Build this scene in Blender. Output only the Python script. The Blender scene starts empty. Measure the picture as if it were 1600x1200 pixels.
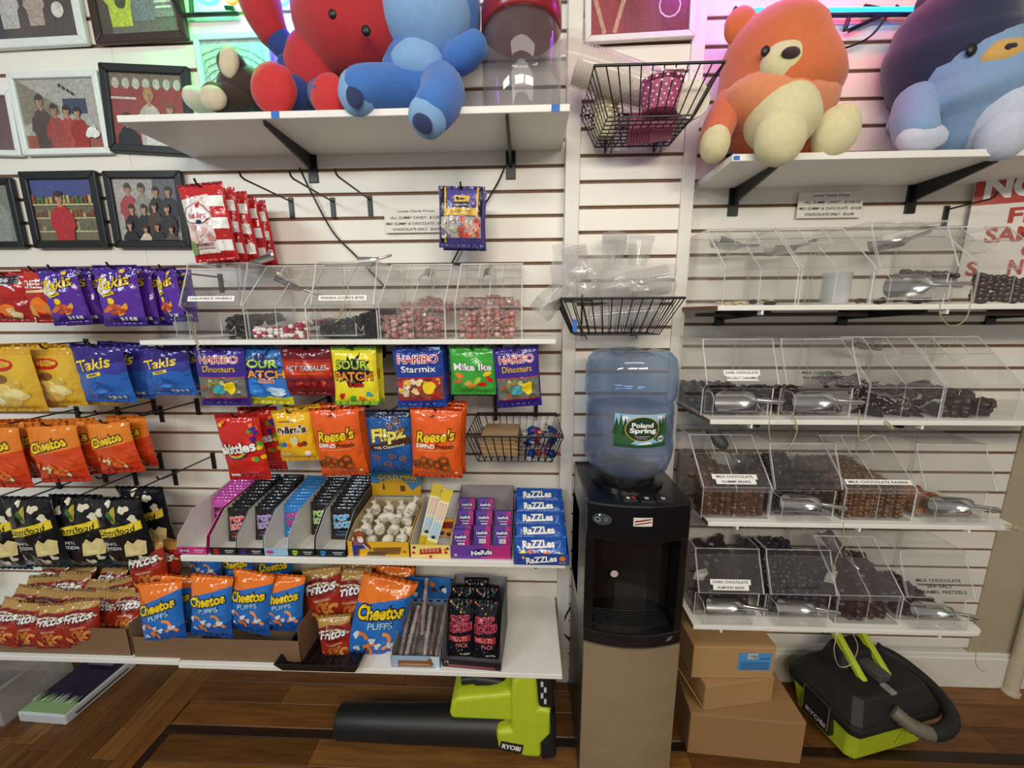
import bpy, bmesh, math, random
from mathutils import Vector, Matrix, Euler, noise
from mathutils.geometry import tessellate_polygon

sc = bpy.context.scene
COL = sc.collection
PI = math.pi

# ---------------------------------------------------------------- camera
FPX = 600.0
_p, _y, _r = (math.radians(a) for a in (10.46137, -2.15431, -0.30675))
CAM = Vector((0.0, -1.362, 1.473))
_f = Vector((math.sin(_y) * math.cos(_p), math.cos(_y) * math.cos(_p), -math.sin(_p)))
_ri = Vector((math.cos(_y), -math.sin(_y), 0))
_up = _ri.cross(_f)
AX = _ri * math.cos(_r) + _up * math.sin(_r)
AY = -_ri * math.sin(_r) + _up * math.cos(_r)
cam_d = bpy.data.cameras.new('camera')
cam_d.sensor_fit = 'HORIZONTAL'
cam_d.sensor_width = 36.0
cam_d.lens = 36.0 * FPX / 1600.0
cam_d.clip_start = 0.02
cam = bpy.data.objects.new('camera', cam_d)
COL.objects.link(cam)
cam.matrix_world = Matrix((
    (AX.x, AY.x, -_f.x, CAM.x), (AX.y, AY.y, -_f.y, CAM.y), (AX.z, AY.z, -_f.z, CAM.z), (0, 0, 0, 1)))
sc.camera = cam

# ---------------------------------------------------------------- view, world, ceiling lights
vs = sc.view_settings
vs.view_transform = 'Standard'
vs.look = 'None'
vs.gamma = 1.0
vs.use_curve_mapping = False
vs.exposure = 0.0
sc.cycles.transparent_max_bounces = 40
sc.cycles.max_bounces = 6
sc.cycles.diffuse_bounces = 3
sc.cycles.glossy_bounces = 3
sc.cycles.use_denoising = True
sc.cycles.sample_clamp_indirect = 4.0

wd = bpy.data.worlds.new('shop_ambient')
sc.world = wd
wd.use_nodes = True
wd.node_tree.nodes['Background'].inputs[0].default_value = (1.0, 0.95, 0.9, 1)
wd.node_tree.nodes['Background'].inputs[1].default_value = 0.25


def area_light(name, loc, target, sx, sy, power, color):
    d = bpy.data.lights.new(name, 'AREA')
    d.shape = 'RECTANGLE'
    d.size, d.size_y = sx, sy
    d.energy = power
    d.color = color
    o = bpy.data.objects.new(name, d)
    COL.objects.link(o)
    o.location = loc
    o.rotation_euler = (Vector(target) - Vector(loc)).to_track_quat('-Z', 'Y').to_euler()
    return o


area_light('ceiling_light_warm', (1.1, -3.1, 2.55), (0.6, 0.0, 0.4), 1.2, 0.3, 28, (1.0, 0.90, 0.74))
area_light('ceiling_light_mid', (-0.3, -3.1, 2.55), (-0.3, 0.0, 0.4), 1.2, 0.3, 27, (1.0, 0.92, 0.80))
area_light('ceiling_light_cool', (-2.2, -2.6, 2.6), (-1.8, 0.0, 0.9), 1.2, 0.3, 30, (0.78, 0.93, 1.0))
area_light('ceiling_light_near', (0.1, -1.5, 2.85), (0.1, -0.35, 0.4), 1.6, 0.3, 9, (1.0, 0.92, 0.80))


# ---------------------------------------------------------------- placing helpers (points a given distance in front of the wall)
def ray(px, py):
    return AX * ((px - 800) / FPX) + AY * ((600 - py) / FPX) + _f


def W(px, py, d=0.0):
    v = ray(px, py)
    return CAM + v * ((-d - CAM.y) / v.y)


def Zp(px, py, z):
    v = ray(px, py)
    return CAM + v * ((z - CAM.z) / v.z)


# ---------------------------------------------------------------- materials
def lin(c):
    if isinstance(c, str):
        c = c.lstrip('#')
        c = tuple(int(c[i:i + 2], 16) / 255 for i in (0, 2, 4))
    return tuple((x / 12.92 if x <= 0.04045 else ((x + 0.055) / 1.055) ** 2.4) for x in c) + (1.0,)


MATS = {}


def mat(col, rough=0.5, metal=0.0, var=0.06, scale=30.0, bump=0.0, bscale=200.0, emit=0.0, coat=0.0, spec=0.5, sheen=0.0, alpha=1.0, stretch=None):
    key = ('p', col, rough, metal, var, scale, bump, bscale, emit, coat, spec, sheen, alpha, stretch)
    if key in MATS:
        return MATS[key]
    m = bpy.data.materials.new('surface_%03d' % len(MATS))
    m.use_nodes = True
    nt = m.node_tree
    b = nt.nodes['Principled BSDF']
    c = lin(col)
    b.inputs['Roughness'].default_value = rough
    b.inputs['Metallic'].default_value = metal
    b.inputs['Specular IOR Level'].default_value = spec
    b.inputs['Coat Weight'].default_value = coat
    b.inputs['Coat Roughness'].default_value = 0.12
    b.inputs['Sheen Weight'].default_value = sheen
    b.inputs['Alpha'].default_value = alpha
    if emit > 0:
        b.inputs['Emission Color'].default_value = c
        b.inputs['Emission Strength'].default_value = emit
    tc = nt.nodes.new('ShaderNodeTexCoord')
    src = tc.outputs['Object']
    if stretch:
        mp = nt.nodes.new('ShaderNodeMapping')
        mp.inputs['Scale'].default_value = stretch
        nt.links.new(src, mp.inputs[0])
        src = mp.outputs[0]
    if var > 0:
        n = nt.nodes.new('ShaderNodeTexNoise')
        n.inputs['Scale'].default_value = scale
        n.inputs['Detail'].default_value = 3
        nt.links.new(src, n.inputs['Vector'])
        r = nt.nodes.new('ShaderNodeValToRGB')
        r.color_ramp.elements[0].position = 0.3
        r.color_ramp.elements[1].position = 0.7
        r.color_ramp.elements[0].color = tuple(x * (1 - var) for x in c[:3]) + (1,)
        r.color_ramp.elements[1].color = tuple(min(1, x * (1 + var)) for x in c[:3]) + (1,)
        nt.links.new(n.outputs['Fac'], r.inputs[0])
        nt.links.new(r.outputs[0], b.inputs['Base Color'])
    else:
        b.inputs['Base Color'].default_value = c
    if bump > 0:
        n2 = nt.nodes.new('ShaderNodeTexNoise')
        n2.inputs['Scale'].default_value = bscale
        n2.inputs['Detail'].default_value = 2
        nt.links.new(src, n2.inputs['Vector'])
        bp = nt.nodes.new('ShaderNodeBump')
        bp.inputs['Strength'].default_value = bump
        bp.inputs['Distance'].default_value = 0.002
        nt.links.new(n2.outputs['Fac'], bp.inputs['Height'])
        nt.links.new(bp.outputs[0], b.inputs['Normal'])
    MATS[key] = m
    return m


def film(stops, slant=0.0, rough=0.16, wave=0.0):
    """glossy printed film; constant colour bands along UV.y (+ slant * UV.x)"""
    key = ('f', tuple(stops), slant, rough, wave)
    if key in MATS:
        return MATS[key]
    m = bpy.data.materials.new('film_%03d' % len(MATS))
    m.use_nodes = True
    nt = m.node_tree
    b = nt.nodes['Principled BSDF']
    b.inputs['Roughness'].default_value = rough
    b.inputs['Coat Weight'].default_value = 0.3
    b.inputs['Coat Roughness'].default_value = 0.08
    uv = nt.nodes.new('ShaderNodeUVMap')
    sp = nt.nodes.new('ShaderNodeSeparateXYZ')
    nt.links.new(uv.outputs[0], sp.inputs[0])
    ma = nt.nodes.new('ShaderNodeMath')
    ma.operation = 'MULTIPLY_ADD'
    ma.inputs[1].default_value = slant
    nt.links.new(sp.outputs[0], ma.inputs[0])
    nt.links.new(sp.outputs[1], ma.inputs[2])
    out = ma.outputs[0]
    if wave:
        n = nt.nodes.new('ShaderNodeTexNoise')
        n.inputs['Scale'].default_value = 4.0
        nt.links.new(uv.outputs[0], n.inputs['Vector'])
        m2 = nt.nodes.new('ShaderNodeMath')
        m2.operation = 'MULTIPLY_ADD'
        m2.inputs[1].default_value = wave
        nt.links.new(n.outputs['Fac'], m2.inputs[0])
        nt.links.new(out, m2.inputs[2])
        out = m2.outputs[0]
    r = nt.nodes.new('ShaderNodeValToRGB')
    r.color_ramp.interpolation = 'CONSTANT'
    els = r.color_ramp.elements
    while len(els) < len(stops):
        els.new(0.5)
    for e, (pos, c) in zip(els, stops):
        e.position = pos
        e.color = lin(c)
    nt.links.new(out, r.inputs[0])
    nt.links.new(r.outputs[0], b.inputs['Base Color'])
    tc = nt.nodes.new('ShaderNodeTexCoord')
    cr = nt.nodes.new('ShaderNodeTexNoise')
    cr.inputs['Scale'].default_value = 34.0
    cr.inputs['Detail'].default_value = 2.0
    cr.inputs['Distortion'].default_value = 1.2
    nt.links.new(tc.outputs['Object'], cr.inputs['Vector'])
    bp = nt.nodes.new('ShaderNodeBump')
    bp.inputs['Strength'].default_value = 0.55
    bp.inputs['Distance'].default_value = 0.004
    nt.links.new(cr.outputs['Fac'], bp.inputs['Height'])
    nt.links.new(bp.outputs[0], b.inputs['Normal'])
    nt.links.new(bp.outputs[0], b.inputs['Coat Normal'])
    MATS[key] = m
    return m


def clear(tint='#fcfdfc', gloss=1.0, rough=0.03, haze=0.0, ior=1.45):
    """thin clear plastic: see-through with Fresnel reflection and a little milky scatter"""
    key = ('c', tint, gloss, rough, haze, ior)
    if key in MATS:
        return MATS[key]
    m = bpy.data.materials.new('clear_%03d' % len(MATS))
    m.use_nodes = True
    nt = m.node_tree
    nt.nodes.remove(nt.nodes['Principled BSDF'])
    out = nt.nodes['Material Output']
    t = nt.nodes.new('ShaderNodeBsdfTransparent')
    t.inputs[0].default_value = lin(tint)
    g = nt.nodes.new('ShaderNodeBsdfGlossy')
    g.inputs['Roughness'].default_value = rough
    g.inputs['Color'].default_value = (gloss, gloss, gloss, 1)
    d = nt.nodes.new('ShaderNodeBsdfDiffuse')
    d.inputs[0].default_value = (0.85, 0.85, 0.84, 1)
    lw = nt.nodes.new('ShaderNodeLayerWeight')
    lw.inputs[0].default_value = 0.5
    pw = nt.nodes.new('ShaderNodeMath')
    pw.operation = 'POWER'
    pw.inputs[1].default_value = 5.0
    nt.links.new(lw.outputs['Facing'], pw.inputs[0])
    fr = nt.nodes.new('ShaderNodeMath')
    fr.operation = 'MULTIPLY_ADD'
    fr.inputs[1].default_value = 0.6
    fr.inputs[2].default_value = ((ior - 1) / (ior + 1)) ** 2 * 0.8
    nt.links.new(pw.outputs[0], fr.inputs[0])
    tc = nt.nodes.new('ShaderNodeTexCoord')
    nz = nt.nodes.new('ShaderNodeTexNoise')
    nz.inputs['Scale'].default_value = 9.0
    nt.links.new(tc.outputs['Object'], nz.inputs['Vector'])
    hm = nt.nodes.new('ShaderNodeMath')
    hm.operation = 'MULTIPLY'
    hm.inputs[1].default_value = haze * 2
    nt.links.new(nz.outputs['Fac'], hm.inputs[0])
    m1 = nt.nodes.new('ShaderNodeMixShader')
    nt.links.new(hm.outputs[0], m1.inputs[0])
    nt.links.new(t.outputs[0], m1.inputs[1])
    nt.links.new(d.outputs[0], m1.inputs[2])
    m2 = nt.nodes.new('ShaderNodeMixShader')
    nt.links.new(fr.outputs[0], m2.inputs[0])
    nt.links.new(m1.outputs[0], m2.inputs[1])
    nt.links.new(g.outputs[0], m2.inputs[2])
    nt.links.new(m2.outputs[0], out.inputs[0])
    MATS[key] = m
    return m


# ---------------------------------------------------------------- mesh builder
class MB:
    def __init__(self):
        self.v, self.f, self.m, self.uv = [], [], [], {}
        self.mats = []
        self.M = Matrix.Identity(4)

    def mi(self, m):
        if m not in self.mats:
            self.mats.append(m)
        return self.mats.index(m)

    def av(self, co):
        self.v.append(self.M @ Vector(co))
        return len(self.v) - 1

    def face(self, idx, m):
        self.f.append(tuple(idx))
        self.m.append(self.mi(m))

    def poly(self, pts, m):
        self.face([self.av(p) for p in pts], m)

    def box(self, x0, y0, z0, x1, y1, z1, m):
        b = len(self.v)
        for z in (z0, z1):
            for x, y in ((x0, y0), (x1, y0), (x1, y1), (x0, y1)):
                self.av((x, y, z))
        for q in ((0, 3, 2, 1), (4, 5, 6, 7), (0, 1, 5, 4), (1, 2, 6, 5), (2, 3, 7, 6), (3, 0, 4, 7)):
            self.face([b + i for i in q], m)
        return self

    def cbox(self, c, s, m):
        return self.box(c[0] - s[0] / 2, c[1] - s[1] / 2, c[2] - s[2] / 2, c[0] + s[0] / 2, c[1] + s[1] / 2, c[2] + s[2] / 2, m)

    def prism(self, pts, vec, m, m2=None):
        """closed prism from a planar 3D outline along vec"""
        n = len(pts)
        vec = Vector(vec)
        a = [self.av(p) for p in pts]
        b = [self.av(Vector(p) + vec) for p in pts]
        nrm = Vector((0, 0, 0))
        for i in range(n):
            p, q = Vector(pts[i]), Vector(pts[(i + 1) % n])
            nrm += p.cross(q)
        flip = nrm.dot(vec) > 0
        self.face(a[::-1] if flip else a, m)
        self.face(b if flip else b[::-1], m)
        for i in range(n):
            j = (i + 1) % n
            q = (a[i], a[j], b[j], b[i])
            self.face(q if flip else q[::-1], m2 or m)
        return self

    def tube(self, path, r, m, n=8, closed=False, caps=True):
        path = [Vector(p) for p in path]
        k = len(path)
        rs = r if isinstance(r, (list, tuple)) else [r] * k
        rings = []
        prev = None
        for i in range(k):
            if closed:
                t = path[(i + 1) % k] - path[i - 1]
            else:
                t = path[min(i + 1, k - 1)] - path[max(i - 1, 0)]
            if t.length < 1e-9:
                t = Vector((0, 0, 1))
            t.normalize()
            if prev is None:
                a = Vector((0, 0, 1)) if abs(t.z) < 0.9 else Vector((1, 0, 0))
                u = t.cross(a).normalized()
            else:
                u = prev - t * prev.dot(t)
                u = u.normalized() if u.length > 1e-6 else t.orthogonal().normalized()
            prev = u
            w = t.cross(u)
            rings.append([self.av(path[i] + (u * math.cos(2 * PI * j / n) + w * math.sin(2 * PI * j / n)) * rs[i]) for j in range(n)])
        for i in range(k if closed else k - 1):
            A, B = rings[i], rings[(i + 1) % k]
            for j in range(n):
                self.face((A[j], A[(j + 1) % n], B[(j + 1) % n], B[j]), m)
        if caps and not closed:
            self.face(rings[0][::-1], m)
            self.face(rings[-1], m)
        return self

    def lathe(self, prof, m, n=24, c=(0, 0, 0), cap0=True, cap1=True, sx=1.0, sy=1.0):
        rings = []
        for r, z in prof:
            rings.append([self.av((c[0] + sx * r * math.cos(2 * PI * j / n), c[1] + sy * r * math.sin(2 * PI * j / n), c[2] + z)) for j in range(n)])
        for A, B in zip(rings, rings[1:]):
            for j in range(n):
                self.face((A[j], A[(j + 1) % n], B[(j + 1) % n], B[j]), m)
        if cap0:
            self.face(rings[0][::-1], m)
        if cap1:
            self.face(rings[-1], m)
        return self

    def ell(self, c, r, m, nu=12, nv=8, rot=None, p=1.0, amp=0.0, seed=0):
        c = Vector(c)
        R = Euler(rot).to_matrix() if rot else Matrix.Identity(3)

        def pt(u, v):
            a, b = math.cos(v), math.sin(v)
            s = lambda x: math.copysign(abs(x) ** p, x)
            q = Vector((r[0] * s(a) * s(math.cos(u)), r[1] * s(a) * s(math.sin(u)), r[2] * s(b)))
            if amp:
                q *= 1 + amp * noise.noise(Vector((q.x / r[0] * 1.7 + seed, q.y / r[1] * 1.7, q.z / r[2] * 1.7)))
            return c + R @ q
        top, bot = self.av(pt(0, PI / 2)), self.av(pt(0, -PI / 2))
        rings = [[self.av(pt(2 * PI * j / nu, -PI / 2 + PI * i / nv)) for j in range(nu)] for i in range(1, nv)]
        for j in range(nu):
            k = (j + 1) % nu
            self.face((bot, rings[0][k], rings[0][j]), m)
            self.face((top, rings[-1][j], rings[-1][k]), m)
            for A, B in zip(rings, rings[1:]):
                self.face((A[j], A[k], B[k], B[j]), m)
        return self

    def mesh(self, name, smooth=None, solid_uv=None):
        me = bpy.data.meshes.new(name)
        me.from_pydata([tuple(p) for p in self.v], [], self.f)
        for m in self.mats:
            me.materials.append(m)
        me.polygons.foreach_set('material_index', self.m)
        if smooth is not None:
            me.polygons.foreach_set('use_smooth', [True] * len(self.f))
            if smooth < 180:
                me.set_sharp_from_angle(angle=math.radians(smooth))
        if self.uv:
            l = me.uv_layers.new(name='UVMap')
            for lp in me.loops:
                l.data[lp.index].uv = self.uv.get(lp.vertex_index, (0.5, 0.5))
        me.update()
        return me

    def build(self, name, parent=None, loc=None, rot=None, smooth=None, bev=0.0, seg=2):
        return link(self.mesh(name, smooth), name, parent, loc, rot, bev, seg)


def link(me, name, parent=None, loc=None, rot=None, bev=0.0, seg=2):
    o = bpy.data.objects.new(name, me)
    COL.objects.link(o)
    if parent:
        o.parent = parent
    if loc is not None:
        o.location = loc
    if rot is not None:
        o.rotation_euler = rot
    if bev > 0:
        md = o.modifiers.new('soft_edge', 'BEVEL')
        md.width = bev
        md.segments = seg
        md.limit_method = 'ANGLE'
        md.angle_limit = math.radians(40)
    return o


def empty(name, loc=(0, 0, 0), rot=(0, 0, 0)):
    o = bpy.data.objects.new(name, None)
    COL.objects.link(o)
    o.location = loc
    o.rotation_euler = rot
    o.empty_display_size = 0.05
    return o


def tag(o, label, cat=None, group=None, kind=None):
    o['label'] = label
    if cat:
        o['category'] = cat
    if group:
        o['group'] = group
    if kind:
        o['kind'] = kind
    return o


def copy_tree(o, parent=None):
    c = o.copy()
    COL.objects.link(c)
    c.parent = parent
    for ch in list(o.children):
        copy_tree(ch, c)
    return c


def catmull(pts, n=6):
    pts = [Vector(p) for p in pts]
    out = []
    k = len(pts)
    for i in range(k - 1):
        p0, p1, p2, p3 = pts[max(i - 1, 0)], pts[i], pts[i + 1], pts[min(i + 2, k - 1)]
        for j in range(n):
            t = j / n
            out.append(0.5 * ((2 * p1) + (p2 - p0) * t + (2 * p0 - 5 * p1 + 4 * p2 - p3) * t * t + (3 * p1 - p0 - 3 * p2 + p3) * t ** 3))
    out.append(pts[-1])
    return out


def lerp(a, b, t):
    return a + (b - a) * t


# ---------------------------------------------------------------- flat print (lettering, pictures) laid on a surface
TXT = {}


def text_tris(s, off=0.0, shear=0.0, bold=0.0):
    key = (s, off, shear, bold)
    if key in TXT:
        return TXT[key]
    cu = bpy.data.curves.new('lettering', 'FONT')
    cu.body = s
    cu.size = 1.0
    cu.shear = shear
    cu.offset = off + bold
    cu.align_x = 'CENTER'
    cu.resolution_u = 3
    cu.fill_mode = 'BOTH'
    ob = bpy.data.objects.new('lettering', cu)
    me = bpy.data.meshes.new_from_object(ob)
    vs_ = [(v.co.x, v.co.y) for v in me.vertices]
    me.calc_loop_triangles()
    tr = [tuple(t.vertices) for t in me.loop_triangles]
    bpy.data.objects.remove(ob)
    bpy.data.meshes.remove(me)
    bpy.data.curves.remove(cu)
    TXT[key] = (vs_, tr)
    return TXT[key]


class Print:
    """2D shapes in metres on a surface given by fn(x, y, off) -> point"""

    def __init__(self, fn, maxlen=0.02, step=0.00025, base=0.0006):
        self.fn, self.ml, self.step, self.base = fn, maxlen, step, base
        self.mb = MB()
        self.layer = 0

    def tris(self, pts, tr, m):
        self.layer += 1
        off = self.base + self.step * self.layer
        stack = [tuple(pts[i] for i in t) for t in tr]
        cache = {}

        def vid(p):
            k = (round(p[0], 6), round(p[1], 6))
            if k not in cache:
                cache[k] = self.mb.av(self.fn(p[0], p[1], off))
            return cache[k]
        n = 0
        while stack:
            t = stack.pop()
            e = [math.hypot(t[i][0] - t[(i + 1) % 3][0], t[i][1] - t[(i + 1) % 3][1]) for i in range(3)]
            k = max(range(3), key=lambda i: e[i])
            if e[k] > self.ml and n < 6000:
                a, b, c = t[k], t[(k + 1) % 3], t[(k + 2) % 3]
                mid = ((a[0] + b[0]) / 2, (a[1] + b[1]) / 2)
                stack += [(a, mid, c), (mid, b, c)]
                n += 1
                continue
            ar = (t[1][0] - t[0][0]) * (t[2][1] - t[0][1]) - (t[2][0] - t[0][0]) * (t[1][1] - t[0][1])
            if abs(ar) < 1e-12:
                continue
            if ar < 0:
                t = (t[0], t[2], t[1])
            self.mb.face([vid(p) for p in t], m)
        return self

    def poly(self, pts, m):
        pts = [tuple(p[:2]) for p in pts]
        tr = tessellate_polygon([[Vector((p[0], p[1], 0)) for p in pts]])
        return self.tris(pts, tr, m)

    def rect(self, x0, y0, x1, y1, m):
        return self.tris([(x0, y0), (x1, y0), (x1, y1), (x0, y1)], [(0, 1, 2), (0, 2, 3)], m)

    def disc(self, cx, cy, rx, ry, m, n=18, rot=0.0):
        c, s = math.cos(rot), math.sin(rot)
        pts = [(cx, cy)]
        for i in range(n):
            a = 2 * PI * i / n
            x, y = rx * math.cos(a), ry * math.sin(a)
            pts.append((cx + x * c - y * s, cy + x * s + y * c))
        return self.tris(pts, [(0, i + 1, (i + 1) % n + 1) for i in range(n)], m)

    def blob(self, cx, cy, r, m, seed=0, n=16, amp=0.3, sy=1.0):
        rr = random.Random(seed)
        ph = [rr.uniform(0, 6.28) for _ in range(4)]
        pts = [(cx, cy)]
        for i in range(n):
            a = 2 * PI * i / n
            k = 1 + amp * (math.sin(2 * a + ph[0]) * .5 + math.sin(3 * a + ph[1]) * .5 + math.sin(5 * a + ph[2]) * .35)
            pts.append((cx + r * k * math.cos(a), cy + r * k * math.sin(a) * sy))
        return self.tris(pts, [(0, i + 1, (i + 1) % n + 1) for i in range(n)], m)

    def stroke(self, pts, w, m):
        P = [Vector((p[0], p[1])) for p in pts]
        L, Rr = [], []
        for i, p in enumerate(P):
            t = (P[min(i + 1, len(P) - 1)] - P[max(i - 1, 0)])
            t = t.normalized() if t.length > 0 else Vector((1, 0))
            nn = Vector((-t.y, t.x)) * w / 2
            L.append(tuple(p + nn))
            Rr.append(tuple(p - nn))
        n = len(P)
        tr = []
        for i in range(n - 1):
            tr += [(i, n + i, n + i + 1), (i, n + i + 1, i + 1)]
        return self.tris(L + Rr, tr, m)

    def arc(self, cx, cy, r, a0, a1, w, m, n=10, sy=1.0):
        return self.stroke([(cx + r * math.cos(lerp(a0, a1, i / n)), cy + r * sy * math.sin(lerp(a0, a1, i / n))) for i in range(n + 1)], w, m)

    def text(self, s, cx, cy, w, m, outline=None, ow=0.05, rot=0.0, shear=0.0, h=None, bold=0.0, arch=0.0):
        """text fitted to width w (and height h), centred at cx, cy"""
        v0, _ = text_tris(s, 0.0, shear, bold)
        if not v0:
            return self
        x0, x1 = min(p[0] for p in v0), max(p[0] for p in v0)
        y0, y1 = min(p[1] for p in v0), max(p[1] for p in v0)
        kx = w / (x1 - x0)
        ky = (h / (y1 - y0)) if h else kx
        c, sn = math.cos(rot), math.sin(rot)

        def put(vs_, tr, mm):
            pts = []
            for x, y in vs_:
                X, Y = (x - (x0 + x1) / 2) * kx, (y - (y0 + y1) / 2) * ky
                Y -= arch * (2 * X / w) ** 2
                pts.append((cx + X * c - Y * sn, cy + X * sn + Y * c))
            self.tris(pts, tr, mm)
        if outline:
            put(*text_tris(s, ow, shear, bold), outline)
        put(*text_tris(s, 0.0, shear, bold), m)
        return self

    def build(self, name, parent=None):
        return self.mb.build(name, parent)

    def mesh(self, name):
        return self.mb.mesh(name)


def plane_fn(origin, ux, uy):
    o, ux, uy = Vector(origin), Vector(ux).normalized(), Vector(uy).normalized()
    n = ux.cross(uy)
    return lambda x, y, off: o + ux * x + uy * y + n * off


# common materials
BLACK = mat('#17171a', 0.4, var=0.1)
WHITE = mat('#eceae4', 0.45, var=0.02)
WIRE = mat('#101013', 0.35, var=0.05)
STEEL = mat('#d6d6d4', 0.27, metal=1.0, var=0.08, scale=12)
INK = mat('#222226', 0.5, var=0)
PWHITE = mat('#f4f3ef', 0.4, var=0)
KRAFT = mat('#a87c4d', 0.75, var=0.08, scale=8, bump=0.1, bscale=120)
# ================================================================ THE SETTING
SLAT_P = 0.0762
slatm = mat('#eee9df', 0.38, var=0.02, scale=3)
groove = mat('#7a5a40', 0.7, var=0.15, scale=40)


def slat_wall(name, x0, x1, zslot, front, ztop=2.75, zbot=0.17, splits=(), label=''):
    mb = MB()
    mb.box(x0, -front + 0.007, zbot, x1, -front + 0.03, ztop, groove)
    w = mb.build(name)
    w['kind'] = 'structure'
    tag(w, label)
    xs = [x0] + list(splits) + [x1]
    k = int((zslot - zbot) / SLAT_P) + 1
    z = zslot - k * SLAT_P
    cache = {}
    while z < ztop:
        a, b = max(z + 0.0052, zbot), min(z + SLAT_P - 0.0052, ztop)
        if b - a > 0.01:
            for i in range(len(xs) - 1):
                key = (i, round(b - a, 4))
                if key not in cache:
                    m = MB()
                    m.box(xs[i] + (0.0006 if i else 0), -0.007, 0, xs[i + 1] - (0.0006 if i < len(xs) - 2 else 0), 0.0, b - a, slatm)
                    cache[key] = m.mesh('slat')
                o = link(cache[key], 'slat', w, (0, -front + 0.007, a), bev=0.0012, seg=1)
        z += SLAT_P
    return w


XL, XR = 0.125, 1.738
slat_wall('wall_left', -3.2, XL, 1.944, 0.0, splits=(-1.335,), label='white slatted display wall with brown grooves behind the snack shelves')
slat_wall('wall_center', 0.168, 0.487, W(930, 243, .04).z, 0.04, zbot=0.0, label='white slatted panel with brown grooves behind the water cooler')
slat_wall('wall_right', 0.527, XR, 1.8127, 0.0, label='white slatted display wall with brown grooves behind the clear bins')

trimm = mat('#e6e2d9', 0.42, var=0.02)
t = MB().box(XL - 0.002, -0.046, 0, 0.168, 0.03, 2.75, trimm).build('trim_1', bev=0.002)
tag(t, 'white upright board between the snack wall and the cooler panel', kind='structure')
t = MB().box(0.487, -0.046, 0, 0.527, 0.03, 2.75, trimm).build('trim_2', bev=0.002)
tag(t, 'white upright board between the cooler panel and the bin wall', kind='structure')
t = MB().box(-3.2, -0.002, -0.02, XL, 0.03, 0.17, mat('#d9d5cb', 0.5, var=0.03)).build('baseboard_left', bev=0.002)
tag(t, 'white baseboard in the dark under the snack shelves', kind='structure')
mb = MB()
mb.box(0.527, -0.016, 0, 2.02, 0.03, 0.135, trimm)
mb.box(0.527, -0.011, 0.135, 2.02, 0.03, 0.152, trimm)
tag(mb.build('baseboard_right', bev=0.003), 'white baseboard below the bin wall', kind='structure')
t = MB().box(XR, -0.004, 0.152, 3.0, 0.03, 2.75, mat('#b3a58c', 0.6, var=0.04, scale=6, bump=0.05)).build('wall_end')
tag(t, 'beige plastered wall past the end of the slatted wall', kind='structure')
pf = Zp(1578, 1082, 0)
mb = MB()
mb.tube([(pf.x, pf.y, 0.0), (pf.x, pf.y, 2.75)], 0.02, mat('#c9bda6', 0.5, var=0.04), n=14)
mb.tube([(pf.x, pf.y, 0.0), (pf.x, pf.y, 0.012)], 0.026, mat('#c9bda6', 0.5, var=0.04), n=14)
tag(mb.build('pipe', smooth=40), 'beige upright pipe standing on the floor by the beige wall', 'pipe')


# torn patch in the slat beside the upright
mb = MB()
mb.prism([W(x_, y_, .0005) for x_, y_ in ((848, 481), (856, 474), (868, 469), (877, 468), (877, 484), (862, 486))], (0, -.0012, 0), groove)
mb.build('torn_patch', bpy.data.objects['wall_left'])


# ---------------------------------------------------------------- wood floor
def wood(i):
    key = ('wood', i)
    if key in MATS:
        return MATS[key]
    base = ['#6b4420', '#74491f', '#5f3b1a', '#7d5327', '#68401c', '#2a180d'][i]
    m = bpy.data.materials.new('wood_%d' % i)
    m.use_nodes = True
    nt = m.node_tree
    b = nt.nodes['Principled BSDF']
    b.inputs['Roughness'].default_value = 0.38
    tc = nt.nodes.new('ShaderNodeTexCoord')
    oi = nt.nodes.new('ShaderNodeObjectInfo')
    ad = nt.nodes.new('ShaderNodeVectorMath')
    nt.links.new(tc.outputs['Object'], ad.inputs[0])
    nt.links.new(oi.outputs['Location'], ad.inputs[1])
    mp = nt.nodes.new('ShaderNodeMapping')
    mp.inputs['Scale'].default_value = (2.2, 26, 26)
    nt.links.new(ad.outputs[0], mp.inputs[0])
    n = nt.nodes.new('ShaderNodeTexNoise')
    n.inputs['Scale'].default_value = 2.4
    n.inputs['Detail'].default_value = 6
    n.inputs['Distortion'].default_value = 0.6
    nt.links.new(mp.outputs[0], n.inputs['Vector'])
    r = nt.nodes.new('ShaderNodeValToRGB')
    c = lin(base)
    r.color_ramp.elements[0].position = 0.3
    r.color_ramp.elements[1].position = 0.72
    r.color_ramp.elements[0].color = tuple(x * 0.62 for x in c[:3]) + (1,)
    r.color_ramp.elements[1].color = tuple(x * 1.25 for x in c[:3]) + (1,)
    nt.links.new(n.outputs['Fac'], r.inputs[0])
    nt.links.new(r.outputs[0], b.inputs['Base Color'])
    bp = nt.nodes.new('ShaderNodeBump')
    bp.inputs['Strength'].default_value = 0.08
    bp.inputs['Distance'].default_value = 0.002
    nt.links.new(n.outputs['Fac'], bp.inputs['Height'])
    nt.links.new(bp.outputs[0], b.inputs['Normal'])
    MATS[key] = m
    return m


fl = MB().box(-3.2, -2.6, -0.05, 3.2, 0.06, -0.012, mat('#1c120b', 0.8)).build('floor')
tag(fl, 'worn brown hardwood floor with a dark inlaid border strip', kind='structure')
rnd = random.Random(3)


def plank(x0, y0, x1, y1, along_x, wi):
    L, B = (x1 - x0, y1 - y0) if along_x else (y1 - y0, x1 - x0)
    m = MB().box(-L / 2 + .0006, -B / 2 + .0006, -0.012, L / 2 - .0006, B / 2 - .0006, 0.0, wood(wi))
    o = m.build('plank', fl, ((x0 + x1) / 2, (y0 + y1) / 2, 0), (0, 0, 0 if along_x else PI / 2), bev=0.0009, seg=1)


PW = 0.083
XI, YI = -1.305, -0.252           # outer corner of the dark border strip
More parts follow.
